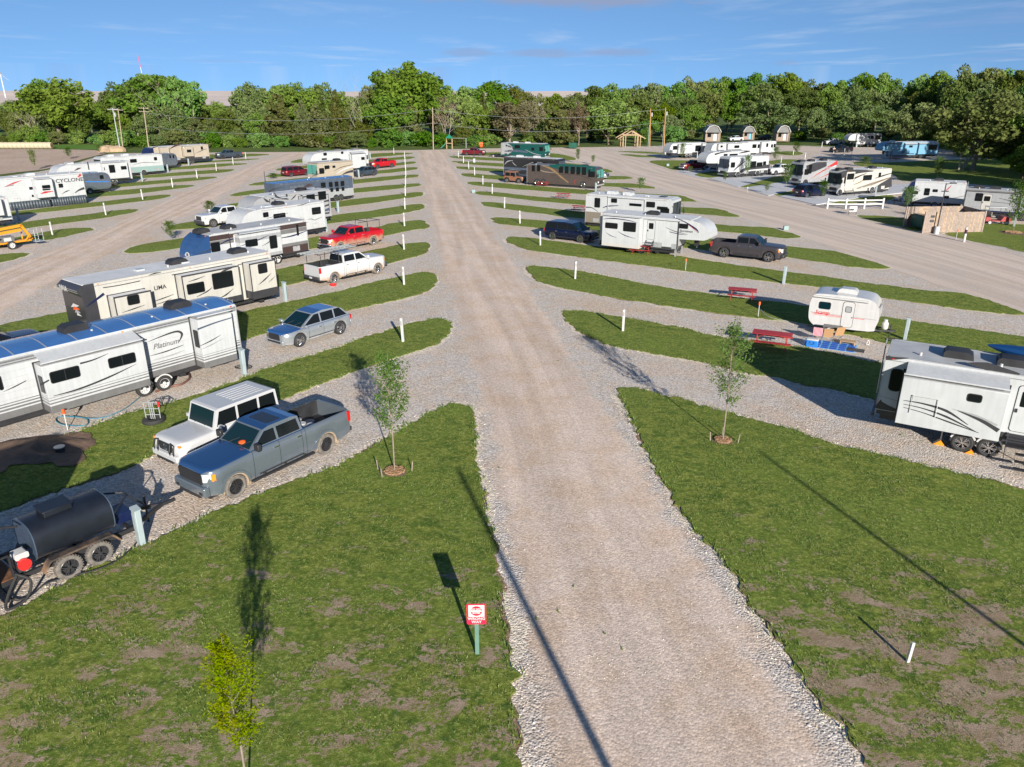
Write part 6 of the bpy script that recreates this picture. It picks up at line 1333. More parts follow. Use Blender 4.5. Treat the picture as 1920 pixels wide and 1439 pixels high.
# off-frame poles whose shadows cross the road and the right-hand lawn
def upole(p,h,lb,arms=1,can=False,col='pole',grp='wooden utility poles',lean=0,r=.15):
    t=thing('utility_pole',lb,'utility pole',p,0,grp); t.rotation_euler=(0,lean,0); b=MB(); b.cyl((0,0,-.3),(0,0,h),r,10,r2=r*.7); b.build('pole',M(col),t)
    for k in range(arms): b=MB(); b.box(-1.2,1.2,-.16,-.06,h-.35-.8*k,h-.23-.8*k); [b.cyl((x,-.11,h-.23-.8*k),(x,-.11,h-.05-.8*k),.04,6,1) for x in(-1.1,-.5,.5,1.1)]; b.build('crossarm',[M(col),M('lgrey')],t)
    if can: b=MB(); b.cyl((.32,-.1,h-1.9),(.32,-.1,h-1.0),.25,14); b.build('transformer',M('lgrey'),t)
    return t
Ld=1/math.tan(ELEV); sd=Vector((.29,-.957,0))
tip=G(858,880); h=9.0; upole(tip+sd*h*Ld,h,'tall wooden pole just behind the camera, its shadow crossing the road',arms=0,r=.13)
tip=G(1425,850); h=8.0; upole(tip+sd*h*Ld,h,'tall wooden pole off to the right, its shadow crossing the lawn',arms=0,r=.09)
UP=[((226,285),(211,203),1,True,'galv','leftmost utility pole, with a transformer and crossarm'),((231,281),(221,204),1,False,'pole','wooden pole just right of the leftmost transformer pole'),((279,279),(269,201),2,False,'pole','wooden pole with two crossarms before the left trees'),((366,268),(362,206),0,False,'pole','wooden pole half hidden in the left trees'),((812.5,280.5),(811,202),0,False,'pole','plain wooden pole at the end of the main gravel road'),((1218,276),(1220,204),0,True,'poleo','orange-brown pole with white transformer, left of its twin by the timber shelter'),((1245,276),(1248,202),0,True,'poleo','orange-brown pole with white transformer, right of its twin by the timber shelter')]
tops=[]
for px,tp,ar,cn,cl,lb in UP:
    p=G(*px); h=height(px,tp); o=upole(p,h,lb,ar,cn,cl); 
    tx=(tp[0]-px[0]); tops.append(p+Vector((0,0,h)))
    r_=ray(*tp); t_=p.y/r_.y; o.rotation_euler=(0,max(-.2,min(.2,(r_.x*t_-p.x)/h)),0); tops[-1].x=r_.x*t_
for px in((1215,276),(1242,276)):
    p=G(*px); b=MB(); b.cyl((0,0,0),(0,0,5.5),.07,8); o=b.build('conduit_pole',M('galv')); o.location=p; tag(o,'thin grey conduit pole beside the %s orange-brown pole'%('left' if px[0]<1230 else 'right'),'pole')
def wire(a,c,sag,lb):
    b=MB(); pts=[a+(c-a)*(i/14)-Vector((0,0,sag*4*(i/14)*(1-i/14))) for i in range(15)]; b.tube(pts,.028,4); tag(b.build('power_line',M('galv')),lb,'power line','overhead power lines')
ext=tops[3]+Vector((-3,0,-1)); 
for dz,nm in ((-.4,'upper'),(-3.6,'lower')):
    z=Vector((0,0,dz)); wire(tops[2]+z+Vector((0,0,-1)),tops[4]+z,2.2,nm+' power line running left from the plain pole'); wire(tops[4]+z,tops[5]+z,2.0,nm+' power line running right from the plain pole'); wire(tops[5]+z,tops[6]+z,.1,nm+' power line between the twin orange-brown poles')
# timber shelter frame
p=G(1184,276.5); rr=G(1210,276.5).x-G(1159,276.5).x; w_=rr*.5; hs=height((1187,276),(1187,244.5))
sh=thing('timber_shelter','unroofed new timber gable shelter frame at the edge of the wood','shelter',p); 
for x in(-w_*.62,-w_*.12-1.2,w_*.12+1.2,w_*.62):
    for y in(0,5): b=MB(); b.box(x-.09,x+.09,y-.09,y+.09,0,hs*(.62 if abs(x)>w_*.5 else .70)); b.build('post',M('woodn'),sh)
for y in(0,5):
    b=MB(); b.bar((-w_,y,hs*.5),(.1,y,hs),.09,.2); b.build('rafter',M('woodn'),sh); b=MB(); b.bar((w_,y,hs*.5),(-.1,y,hs-.02),.09,.2); b.build('rafter',M('woodn'),sh)
    b=MB(); b.box(-w_*.55,w_*.55,y-.06,y+.06,hs*.69,hs*.73); b.build('tie_beam',M('woodn'),sh)
b=MB(); b.box(-.1,.1,0,5,hs-.3,hs); b.build('ridge_beam',M('woodn'),sh)
b=MB(); b.cyl((0,-.02,hs*.74),(0,-.02,hs*.95),.08,8); b.build('king_post',M('woodn'),sh)
# cabins
def cabin(px,w,h,lb,dc,rc):
    p=G(*px); t=thing('cabin',lb,'cabin',p,R(-8),'rental cabins at the wood edge'); D=6.0
    b=MB(); b.box(-w/2+.1,w/2-.1,0,D,.3,h*.62); b.box(-w/2+.1,w/2-.1,-1.3,0,.3,.42); b.build('walls',M('wood'),t)
    P=[(-w/2-.1,h*.60),(-w/2-.02,h*.66),(-w*.30,h*.92),(0,h),(w*.30,h*.92),(w/2+.02,h*.66),(w/2+.1,h*.60)]
    Q=P+[(x*.93,z-.14) for x,z in P[::-1]]
    b=MB(); b.prism(Q,-1.5,D+.2,'y'); b.build('roof',M(rc),t)
    b=MB(); b.prism([(x*.93,z-.14) for x,z in P],-1.25,-1.15,'y'); b.build('gable',M('mgrey'),t)
    b=MB(); b.prism(Q,-1.56,-1.5,'y'); b.build('roof_trim',M('cream'),t)
    for x in(-w/2+.15,w/2-.15): b=MB(); b.box(x-.06,x+.06,-1.4,-1.28,.3,h*.62); b.build('porch_post',M('woodn'),t)
    b=MB(); b.box(w*.05,w*.30,-.06,0,.45,h*.56); b.build('door',M(dc),t)
    b=MB(); b.box(-w*.34,-w*.1,-.05,0,h*.3,h*.5); b.build('window',M('glass'),t)
    b=MB(); b.box(-w/2+.15,0,-1.38,-1.32,.9,1.0); b.box(-w/2+.15,0,-1.38,-1.32,.45,.52)
    for k in range(8): b.box(-w/2+.2+k*.2,-w/2+.24+k*.2,-1.37,-1.33,.5,.95)
    b.build('porch_rail',M('woodn'),t)
cabin((1335,267.5),4.2,4.8,'cabin with curved grey barn roof, leftmost of the three','white','roofg'); cabin((1402,264),3.3,4.2,'cabin with curved barn roof and blue door, middle of the three','skyblue','mgrey'); cabin((1466,267),3.6,4.7,'cabin with dark curved barn roof, rightmost of the three','white','mgrey')
# playground
p=G(843,279.5); t=thing('play_tower','small play tower with green roof and slide at the wood edge','playground tower',p)
for x in(-.7,.7):
    for y in(-.7,.7): b=MB(); b.box(x-.06,x+.06,y-.06,y+.06,0,2.7); b.build('post',M('woodn'),t)
b=MB(); b.add([(-.95,-.95,2.6),(.95,-.95,2.6),(.95,.95,2.6),(-.95,.95,2.6),(0,0,3.5)],[(3,2,1,0),(0,1,4),(1,2,4),(2,3,4),(3,0,4)]); b.build('roof',mat('play_green',(.01,.16,.10),.5),t)
b=MB(); b.box(-.75,.75,-.75,.75,1.3,1.42); b.build('deck',M('woodn'),t); b=MB(); b.add([(-.6,-.3,1.45),(-.6,.3,1.45),(-2.2,.3,.1),(-2.2,-.3,.1)],[(0,1,2,3)]); b.add([(-.6,-.35,1.7),(-.6,-.35,1.4),(-2.2,-.35,.05),(-2.2,-.35,.35)],[(0,1,2,3)]); b.build('slide',mat('slide_green',(.01,.14,.09),.4),t)
p=G(861,278); t=thing('swing_set','plain metal swing frame beside the play tower','swing set',p); b=MB()
for x in(-1.8,1.8): b.tube([(x,-1,0),(x,0,2.4),(x,1,0)],.05)
b.build('leg',M('galv'),t); b=MB(); b.tube([(-1.8,0,2.4),(1.8,0,2.4)],.05); b.build('beam',M('galv'),t)
for x in(-.7,.7): b=MB(); b.tube([(x-.2,0,2.4),(x-.2,0,.5)],.015); b.tube([(x+.2,0,2.4),(x+.2,0,.5)],.015); b.box(x-.25,x+.25,-.1,.1,.48,.52); b.build('swing',M('blackp'),t)
p=G(902,277.5); b=MB(); b.ball((0,0,.5),.55,10,0,(1,1,.9)); b.box(-.5,.5,-.2,.2,.8,1.3); o=b.build('play_rocker',M('orange')); o.location=p; tag(o,'small orange play piece behind the maroon pickup','play equipment')
# round hay bales
bm_=None; HB=mat('hay',(.42,.36,.25),.95,var=.3,vs=3,bump=1,bs=8); HE=mat('hay_end',(.20,.13,.07),.95,var=.3)
for k in range(12):
    px=(94-k*8.1*1.0,279.2); p=G(*px)
    if bm_ is None:
        bm_=thing('hay_bale','x','hay bale'); b=MB(); b.lathe([(.001,-.62),(.75,-.62),(.8,-.5),(.81,0),(.8,.5),(.75,.62),(.001,.62)],(0,0,.78),'x',20); b.build('bale',HB,bm_); b=MB(); b.lathe([(.001,.63),(.70,.63)],(0,0,.78),'x',20); b.build('bale_face',HE,bm_); o=bm_; o.location=p
    else: o=dup(bm_,None,p)
    o.scale=(1,1,1); o['label']='round hay bale in the long wrapped row, '+('at the near open end' if k==0 else '%s from the open end'%ordn[k]); o['group']='hay bales in a row'
    if k==0: HP=p
    else: o.location=(HP.x-1.27*k*.86,HP.y,0)
p=G(212,285); b=MB(); 
for k in range(5): b.ball((rnd.uniform(-2,2),rnd.uniform(-1,1),.2),rnd.uniform(1.2,2.0),10,0,(1.1,.9,.75))
o=b.build('straw_heap',mat('straw',(.33,.24,.15),.95,var=.3,vs=1,bump=1,bs=2)); o.location=p; tag(o,'tan straw heap at the foot of the leftmost utility pole','straw heap')
# ---------------------------------------------------------------- far skyline: wind turbine, mast, hills, tree belt
b=MB(); n=120; vs=[]
for i in range(n+1):
    x=-6500+13000*i/n
    for j,(y,zz) in enumerate(((5200,-1),(6200,1),(7500,0),(9500,-5))):
        h=[-30,26+14*nz(x,0,.0011,3)+6*nz(x,0,.004,5),34+20*nz(x,0,.0008,8)+5*nz(x,7,.003,5),10][j]; vs.append((x,y,h))
b.add(vs,[(i*4+j,(i+1)*4+j,(i+1)*4+j+1,i*4+j+1) for i in range(n) for j in range(3)],0,True); tag(b.build('hills',HILL,sharp=180),kind='structure')
p=G(8,181); D=2600; s_=D/p.y; 
def farpt(px,D): r_=ray(px,176); return Vector((r_.x/r_.y*D,D,0))
p=farpt(9,2600); h=(height((9,181),(4,136)) ) ; t=thing('wind_turbine','white wind turbine on the far left horizon','wind turbine',p); hh=75; b=MB(); b.cyl((0,0,0),(0,0,hh),2.2,10,r2=1.3); b.build('tower',M('postw'),t); b=MB(); b.box(-2,2,-5,3,hh-1.5,hh+2); b.build('nacelle',M('postw'),t)
for a in(200,320,80): b=MB(); c_,s2=math.cos(R(a)),math.sin(R(a)); b.add([(c_*1-s2*1.2,-6,hh+s2*1+c_*1.2),(c_*1+s2*1.2,-6,hh+s2*1-c_*1.2),(c_*38,-6,hh+s2*38)],[(0,1,2),(2,1,0)]); b.cyl((0,-6,hh),(c_*36,-6,hh+s2*36),.8,6,r2=.2); b.build('blade',M('postw'),t)
p=farpt(275,1500); t=thing('radio_mast','thin red-topped radio mast rising behind the left trees','radio mast',p); hh=72; b=MB(); b.cyl((0,0,0),(0,0,hh*.82),.75,6,r2=.6); b.build('lower_mast',M('postw'),t); b=MB(); b.cyl((0,0,hh*.82),(0,0,hh+8),.6,6,r2=.3); b.build('mast_top',M('red'),t); t.rotation_euler=(0,-.06,0)
# ---------------------------------------------------------------- trees
import numpy as np
def leafmat(name,c1,c2,c3=None,tr=.38,vs=.35):
    m=bpy.data.materials.new(name); m.use_nodes=True; nt=m.node_tree; nt.nodes.remove(nt.nodes['Principled BSDF']); N=nt.nodes.new
    tc=N('ShaderNodeTexCoord'); oi=N('ShaderNodeObjectInfo')
    f=nrange(nt,nnoise(nt,vs,4,.7,tc.outputs['Object']),.38,.62)
    c=nmix(nt,f,c1,c2)
    if c3: c=nmix(nt,nmath(nt,'MULTIPLY',nrange(nt,nnoise(nt,2.2,3,.6,tc.outputs['Object']),.5,.7),.6),c,c3)
    hs=N('ShaderNodeHueSaturation'); nt.links.new(c,hs.inputs['Color'])
    nt.links.new(nrange(nt,oi.outputs['Random'],0,1,.475,.52,False),hs.inputs['Hue'])
    r2=nmath(nt,'FRACT',nmath(nt,'MULTIPLY',oi.outputs['Random'],7.31)); nt.links.new(nrange(nt,r2,0,1,.72,1.3,False),hs.inputs['Value']); nt.links.new(nrange(nt,r2,0,1,1.1,.85,False),hs.inputs['Saturation'])
    d=N('ShaderNodeBsdfDiffuse'); t=N('ShaderNodeBsdfTranslucent'); nt.links.new(hs.outputs[0],d.inputs[0]); nt.links.new(hs.outputs[0],t.inputs[0])
    mx=N('ShaderNodeMixShader'); mx.inputs[0].default_value=tr; nt.links.new(d.outputs[0],mx.inputs[1]); nt.links.new(t.outputs[0],mx.inputs[2]); nt.links.new(mx.outputs[0],nt.nodes['Material Output'].inputs[0]); return m
LM=dict(cotton=leafmat('leaves_cottonwood',(.105,.20,.024),(.165,.265,.042),(.07,.14,.02)),
 olive=leafmat('leaves_elm',(.115,.16,.038),(.16,.20,.055),(.08,.12,.028)),
 grey=leafmat('leaves_willow',(.12,.17,.05),(.165,.21,.07),(.085,.12,.035)),
 cedar=leafmat('leaves_cedar',(.065,.088,.025),(.10,.11,.035),(.045,.065,.02),tr=.15),
 brown=leafmat('twigs_budding',(.19,.145,.09),(.16,.15,.07),(.13,.12,.07)),
 shrub=leafmat('leaves_shrub',(.10,.20,.028),(.15,.25,.04),(.065,.13,.02)),
 young=leafmat('leaves_young',(.075,.145,.020),(.11,.185,.03),(.05,.10,.015),tr=.4,vs=1.5),
 yellow=leafmat('leaves_yellow',(.23,.30,.014),(.31,.33,.02),(.26,.17,.02),tr=.45,vs=2.5))
BARK=mat('bark',(.16,.12,.085),.95,var=.35,vs=3,bump=1,bs=6); BARKM=mat('bark_mid',(.22,.18,.14),.9,var=.3,vs=3); BARKP=mat('bark_pale',(.36,.31,.25),.9,var=.3,vs=3); 
def branch(b,p,d,l,r,rs,depth,ends,curl=.35,n=5):
    pts=[Vector(p)]; dd=Vector(d).normalized(); 
    for k in range(n):
        dd=(dd+Vector((rs.uniform(-1,1),rs.uniform(-1,1),rs.uniform(-.3,.6)))*curl*.35).normalized(); pts.append(pts[-1]+dd*l/n)
    b.tube(pts,r,6 if r>.05 else 4,0,rs=[max(.006,r*(1-.65*i/n)) for i in range(n+1)])
    ends.append(pts[-1])
    if depth:
        for k in range(rs.randint(2,4)):
            i=rs.randint(2,n); q=pts[i]; a=rs.uniform(0,6.28); nd=(dd+Vector((math.cos(a),math.sin(a),rs.uniform(0,.5)))*rs.uniform(.6,1.1)).normalized()
            branch(b,q,nd,l*rs.uniform(.5,.75),r*.5,rs,depth-1,ends,curl)
def crownmesh(name,seed,kind,H,W,nleaf,ls):
    rg=np.random.default_rng(seed); z0={'cotton':.22,'olive':.10,'grey':.12,'cedar':.04,'brown':.14,'shrub':.0}[kind]*H
    if kind=='cedar':
        nb=70; t=rg.random(nb)**.8; cz=z0+(H-z0)*t*.96; rad=(W/2)*(1-t)**.75*rg.uniform(.5,.95,nb); an=rg.random(nb)*6.283; C=np.stack([rad*np.cos(an),rad*np.sin(an),cz],1); BR=W*.13*(1.25-t)*rg.uniform(.8,1.3,nb)
    else:
        nb={'cotton':80,'olive':85,'grey':75,'brown':50,'shrub':24}[kind]
        u=rg.normal(size=(nb,3)); u/=np.linalg.norm(u,axis=1)[:,None]; rr=rg.random(nb)**.36*.88
        C=u*rr[:,None]*np.array([W/2,W/2,(H-z0)/2]); C[:,2]+=z0+(H-z0)*.5
        lean=(C[:,2]-z0)/(H-z0); C[:,0]*=(.72+.55*np.sin(lean*3.0)); C[:,1]*=(.72+.55*np.sin(lean*3.0)); BR=W*.095*rg.uniform(.6,1.6,nb)
        if kind=='shrub': BR*=1.3
    idx=rg.choice(nb,nleaf,p=BR**2/np.sum(BR**2)); u=rg.normal(size=(nleaf,3)); u/=np.linalg.norm(u,axis=1)[:,None]
    rr=(rg.random(nleaf)**.33); rr=np.where(rg.random(nleaf)<.75,.7+.38*rg.random(nleaf),rr)
    P=C[idx]+u*(rr*BR[idx])[:,None]*np.array([1,1,.82]); P[:,2]=np.maximum(P[:,2],.05)
    nrm=u*.9+rg.normal(size=(nleaf,3))*.75+np.array([0,0,.25]); nrm/=np.linalg.norm(nrm,axis=1)[:,None]
    a=np.cross(nrm,rg.normal(size=(nleaf,3))); a/=np.linalg.norm(a,axis=1)[:,None]; b=np.cross(nrm,a)
    s=ls*rg.uniform(.55,1.3,nleaf)[:,None]; asp=rg.uniform(.45,.9,nleaf)[:,None]
    V=np.stack([P-a*s,P-b*s*asp,P+a*s,P+b*s*asp],1).reshape(-1,3)
    me=bpy.data.meshes.new(name); me.vertices.add(len(V)); me.vertices.foreach_set('co',V.astype(np.float32).ravel())
    me.loops.add(len(V)); me.loops.foreach_set('vertex_index',np.arange(len(V),dtype=np.int32)); me.polygons.add(nleaf); me.polygons.foreach_set('loop_start',np.arange(0,len(V),4,dtype=np.int32)); me.update(calc_edges=True)
    me.materials.append(LM[kind]); return me,C
TV={}
for kind,nv,H,W,nl,ls in (('cotton',4,14,11,6500,.32),('olive',4,11,10,7000,.27),('grey',3,11,9.5,6200,.25),('cedar',3,10,6.5,5200,.25),('brown',2,10,8,4200,.22),('shrub',3,4,6,3000,.21)):
    for v in range(nv):
        me,C=crownmesh('crown',100*len(TV)+v+7,kind,H,W,nl,ls); rs=random.Random(v*13+len(TV)); b=MB(); ends=[]
        if kind!='shrub':
            b.tube([(0,0,-.3),(rs.uniform(-.2,.2),0,H*.2),(rs.uniform(-.4,.4),rs.uniform(-.3,.3),H*.42)],.2,8,0,rs=[H*.024,H*.018,H*.013])
            for k in range(9 if kind!='cedar' else 3):
                c=C[rs.randrange(len(C))]; st=Vector((rs.uniform(-.2,.2),rs.uniform(-.2,.2),H*rs.uniform(.15,.4))); q=Vector(c); m_=st.lerp(q,.5)+Vector((rs.uniform(-.5,.5),rs.uniform(-.5,.5),-.4)); b.tube([st,m_,q,q+Vector((rs.uniform(-.6,.6),rs.uniform(-.6,.6),.8))],.1,5,0,rs=[H*.012,H*.008,H*.005,.02])
        else: b.tube([(0,0,-.1),(0,0,1.5)],.08,5)
        tm=b.build('trunk',BARKM if kind in('grey','brown') else BARK); co=bpy.data.objects.new('crown',me); COL.objects.link(co)
        TV.setdefault(kind,[]).append([tm,co,H,W,False])
KD=dict(cotton='bright green cottonwood',olive='olive-green elm',grey='grey-green loose tree',cedar='dark ragged cedar',brown='brown budding tree',shrub='low bright green shrub')
def tree(kind,p,h,w,label,group=None,v=None,name=None,lean=0):
    L=TV[kind]; T=L[rnd.randrange(len(L)) if v is None else v]
    t=thing(name or {'shrub':'shrub','cedar':'cedar_tree'}.get(kind,'tree'),label,'shrub' if kind=='shrub' else 'tree',p,rnd.uniform(0,6.28),group)
    t.scale=(w/T[3],w/T[3],h/T[2]); t.rotation_euler.y=lean
    if not T[4]: T[4]=True; a,c=T[0],T[1]
    else: a=T[0].copy(); c=T[1].copy(); COL.objects.link(a); COL.objects.link(c)
    a.name='trunk'; c.name='crown'; a.parent=t; c.parent=t; return t
def hz(px,py,Y): r=ray(px,py); return CH+r.z/r.y*Y
def lerpt(T,x):
    for (a,va),(b_,vb) in zip(T,T[1:]):
        if a<=x<=b_: return va+(vb-va)*(x-a)/(b_-a)
    return T[0][1] if x<T[0][0] else T[-1][1]
SKY=[(-60,186),(55,184),(70,152),(110,143),(150,150),(182,160),(190,184),(212,184),(222,158),(260,146),(300,137),(350,140),(378,152),(384,180),(428,181),(438,148),(470,150),(500,156),(520,158),(560,152),(590,147),(625,156),(650,172),(695,174),(712,128),(760,112),(805,120),(822,158),(850,152),(872,158),(900,143),(935,142),(955,156),(1000,168),(1050,170),(1100,160),(1150,154),(1200,156),(1230,150),(1260,146),(1300,140),(1360,140),(1410,133),(1440,136),(1500,140),(1530,148),(1580,136),(1640,134),(1690,138),(1740,130),(1800,120),(1850,116),(1920,118),(2000,112),(2100,110)]
BASE=[(-100,270.5),(200,270),(230,275),(420,276),(700,275.5),(900,272),(1250,268),(1300,262),(1500,262),(1700,262),(1760,272),(1790,292),(1960,300),(2100,306)]
LMK=[(-100,'behind the hay bales'),(150,'behind the leftmost utility poles'),(270,'behind the beige fifth-wheel'),(400,'at the head of the side road'),(560,'behind the farthest white trailer'),(700,'left of the road-end pole'),(815,'behind the playground'),(930,'behind the teal motorhome'),(1080,'left of the timber shelter'),(1220,'right of the twin poles'),(1310,'behind the leftmost cabin'),(1400,'behind the middle cabin'),(1490,'right of the three cabins'),(1600,'behind the screened fifth-wheel'),(1700,'behind the shaded fifth-wheel'),(1800,'behind the leaning tree')]
def lmk(x):
    r=LMK[0][1]
    for a,s in LMK:
        if x>=a:r=s
    return r
def pick(x,row):
    r=rnd.random()
    if x<430: T=[('cotton',.42),('olive',.75),('grey',.9),('cedar',1)] if row==0 else [('cotton',.25),('olive',.55),('grey',.85),('cedar',1)]
    elif x<700: T=[('cotton',.6),('olive',.8),('cedar',1)] if row==0 else [('cedar',.55),('olive',.75),('cotton',.9),('brown',1)]
    elif x<1250: T=[('cotton',.5),('olive',.9),('grey',1)] if row==0 else [('cotton',.3),('olive',.62),('cedar',.85),('brown',1)]
    else: T=[('cotton',.8),('olive',1)] if row==0 else [('olive',.4),('grey',.85),('cotton',1)]
    for k,v in T:
        if r<v: return k
grp='trees of the wood behind the campground'
for row,(dY,step,off) in enumerate(((62,36,0),(34,42,26),(9,50,62))):
    x=-70+row*13
    while x<2010:
        by=lerpt(BASE,x); Y=G(x,by).y+dY+rnd.uniform(-5,5); top=max(lerpt(SKY,x-16),lerpt(SKY,x),lerpt(SKY,x+16))+(rnd.uniform(-4,7) if row==0 else off+rnd.uniform(-14,16))
        gp=max(lerpt(SKY,x-22),lerpt(SKY,x+22),lerpt(SKY,x))>176
        if gp: top=max(top,188+row*14)
        if x>1740: top-=off*.3
        h=max(3.5,hz(x,top,Y)); k=pick(x,row); r_=ray(x,by); p=Vector((r_.x/r_.y*Y,Y,0)); w=min(h*rnd.uniform(.72,.95),13)*(1 if k!='cedar' else .75)
        if not(row==2 and (1150<x<1215 or 1300<x<1490)): tree(k,p,h,w,'%s, %s rank of the wood, %s'%(KD[k],('back','middle','front')[row],lmk(x)),grp)
        x+=step*rnd.uniform(.8,1.2)*(1.0 if h>9 else .8)
x=-60
while x<1980:   # understorey along the edge
    by=lerpt(BASE,x)+rnd.uniform(-.5,1.5); p=G(x,by+.3); h=rnd.uniform(2.2,4.8)
    if not(930<x<1240 and rnd.random()<.75) and not (1300<x<1490): tree('shrub' if rnd.random()<.8 else 'olive',p,h,h*rnd.uniform(1.3,2.0),'low green bush at the wood edge, %s'%lmk(x),'bushes along the wood edge')
    x+=rnd.uniform(24,40)
HT_=[('cotton',(116,268),(116,142),112,'large spreading cottonwood rising left of the leftmost poles',0),('cotton',(300,262),(305,138),120,'broad cottonwood behind the two-crossarm pole',1),('cotton',(350,264),(352,142),70,'cottonwood with a flat top, right of the two-crossarm pole',2),('cotton',(768,268),(766,112),112,'tallest cottonwood of the wood, just left of the road-end pole',3),('cotton',(735,272),(742,175),74,'dark leafy cottonwood under the tallest one',1),('cedar',(636,274),(636,165),46,'tall dark cedar behind the farthest white trailer',1),('cedar',(525,274),(525,172),72,'wide dark cedar at the head of the side road',0),('cedar',(598,276),(598,192),60,'second wide dark cedar, right of the side road head',2),('cedar',(372,277),(370,215),50,'yellow-green squat cedar beside the half hidden pole',2),('cedar',(638,279),(640,238),30,'small yellow-green round cedar behind the farthest white trailer',1),('cedar',(1042,272),(1040,185),66,'bushy dark cedar behind the green dumpster',0),('brown',(955,272),(950,190),72,'brown budding tree behind the teal motorhome',0),('brown',(1085,273),(1087,186),30,'narrow brown budding tree above the green dumpster',1),('cotton',(1140,272),(1140,190),92,'round leafy cottonwood left of the timber shelter',2),('grey',(1592,271),(1596,182),100,'grey-green wide tree above the white pickup',0),('grey',(1432,259),(1440,186),90,'grey-green tree behind the right-hand cabins',1),('grey',(1700,280),(1690,186),80,'grey-green tree behind the cream motorhome',2),('grey',(1822,320),(1822,165),150,'leaning grey-green tree with forked pale trunks, at the right edge of the lawn',0),('cotton',(1895,322),(1900,262),60,'young cottonwood at the right picture edge below the wood',0),('cotton',(1915,344),(1918,272),56,'bright small tree at the right picture edge beside the lawn',2)]
for k,bp,tp,wp,lb,v in HT_:
    p=G(*bp); h=height(bp,tp); w=wp/1400*p.y*1.05; tree(k,p,h,w,lb,None,v)
p=G(1803,319); t_=thing('forked_trunk','pale forked trunk standing under the leaning grey-green tree','tree',p); b=MB(); ends=[]; rs=random.Random(5)
branch(b,(0,0,-.2),(.25,0,1),6.5,.22,rs,1,ends); branch(b,(-.5,0,-.2),(-.05,0,1),6,.2,rs,1,ends); branch(b,(.1,0,0),(.55,0,1),8,.2,rs,1,ends); b.build('trunk',BARKP,t_)
for k,px in enumerate(((1962,330),(2045,338),(2120,352),(2035,372),(2190,380),(1990,318),(2075,318))): p=G(*px); tree(('cotton','olive','grey')[k%3],p,rnd.uniform(12,15),rnd.uniform(9,12),'tree standing off the right picture edge, shading the lawn','shade trees right of the lawn')
for px,tp,lb,sd_ in (((72,262),(68,212),'bare white branching tree before the left wood',3),((333,266),(328,178),'bare pale dead tree right of the two-crossarm pole',8),((680,268),(678,176),'dead white branches sticking out of the wood, left of the tallest cottonwood',11),((838,268),(836,196),'broken pale limb leaning right of the road-end pole',17),((604,274),(598,226),'bare twiggy brush before the cedars',23)):
    p=G(*px); h=height(px,tp); t_=thing('dead_tree',lb,'dead tree',p); b=MB(); ends=[]; rs=random.Random(sd_)
    for k in range(4): branch(b,(rs.uniform(-.2,.2),0,-.1),(rs.uniform(-.5,.5),rs.uniform(-.3,.3),1),h*.75,.075,rs,3,ends,.5)
    b.build('branches',mat('dead_wood',(.30,.26,.21),.9),t_)
# young staked trees: slim trunk, ascending twigs, loose small leaves
def sapling(kind,seed,H,W,nleaf,ls,z0=.3,name='young_tree'):
    rs=random.Random(seed); b=MB(); b.tube([(0,0,-.05),(.01,.02,H*.35),(-.03,.0,H*.7),(.0,.02,H*.97)],.03,7,0,rs=[H*.0058,H*.005,H*.0035,.004])
    lf=[]
    n=34
    for k in range(n):
        t=k/n; z=H*(z0+(.97-z0)*t*.93); a=k*2.4+rs.uniform(-.4,.4); l=W*.5*(1.0-.55*abs(t-.38)*1.3)*rs.uniform(.55,1.2)*(1 if t<.8 else .6)
        up=rs.uniform(.9,1.7); p0=Vector((0,0,z)); p1=p0+Vector((math.cos(a)*l*.5,math.sin(a)*l*.5,l*up*.42)); p2=p0+Vector((math.cos(a)*l,math.sin(a)*l,l*up)); 
        if p2.z>H:p2.z=H-rs.random()*.1
        b.tube([p0,p1,p2],.008,4,0,rs=[.007,.005,.003])
        for q in range(int(nleaf/n)):
            u=rs.uniform(.25,1.05)**.8; c=(p0.lerp(p1,u*2) if u<.5 else p1.lerp(p2,u*2-1)); lf.append(c+Vector((rs.gauss(0,1),rs.gauss(0,1),rs.gauss(0,1)))*W*.055)
    tr=b.build('trunk',BARKM)
    g=MB()
    for c in lf:
        d=Vector((rs.gauss(0,1),rs.gauss(0,1),rs.gauss(0,.7))).normalized(); e=d.cross(Vector((rs.gauss(0,1),rs.gauss(0,1),rs.gauss(0,1)))).normalized(); s=ls*rs.uniform(.6,1.3)
        g.add([c-d*s,c-e*s*.5,c+d*s,c+e*s*.5],[(0,1,2,3)])
    cr=g.build('crown',LM[kind]); return tr,cr
def mulch(t,r,r2):
    b=MB(); n=28; rs=random.Random(3)
    for (rr,m_,z) in ((r,1,.05),(r2,0,.07)):
        vs=[(math.cos(k*2*PI/n)*rr*rs.uniform(.85,1.12),math.sin(k*2*PI/n)*rr*rs.uniform(.85,1.12),.02) for k in range(n)]+[(0,0,z+.06*m_)]; b.add(vs,[(k,(k+1)%n,n) for k in range(n)],m_,True)
    for k in range(260):
        a=rs.uniform(0,6.28); q=rs.random()**.6*r2; x,y=math.cos(a)*q,math.sin(a)*q; d=rs.uniform(0,3.14); b.box(x-.03,x+.03,y-.01,y+.01,.06,.10+rs.random()*.03,0)
    return b.build('mulch_bed',[M('mulch'),M('soil')],t)
YV=[]
def ytree(px,tp,lb,kind='young',W=1.5,seed=1,nl=1500,ls=.05,mul=0,stakes=()):
    p=G(*px); h=height(px,tp); t=thing('young_tree',lb,'young tree',p); t['_']=0; del t['_']
    tr,cr=sapling(kind,seed,h,W,nl,ls); tr.parent=t; cr.parent=t
    if mul: mulch(t,mul,mul*.6)
    for k,(sx,sy) in enumerate(stakes):
        b=MB(); b.bar((sx,sy,-.05),(sx*1.08,sy*1.08,.42),.04,.03); b.build('stake',M('wood'),t)
    return t
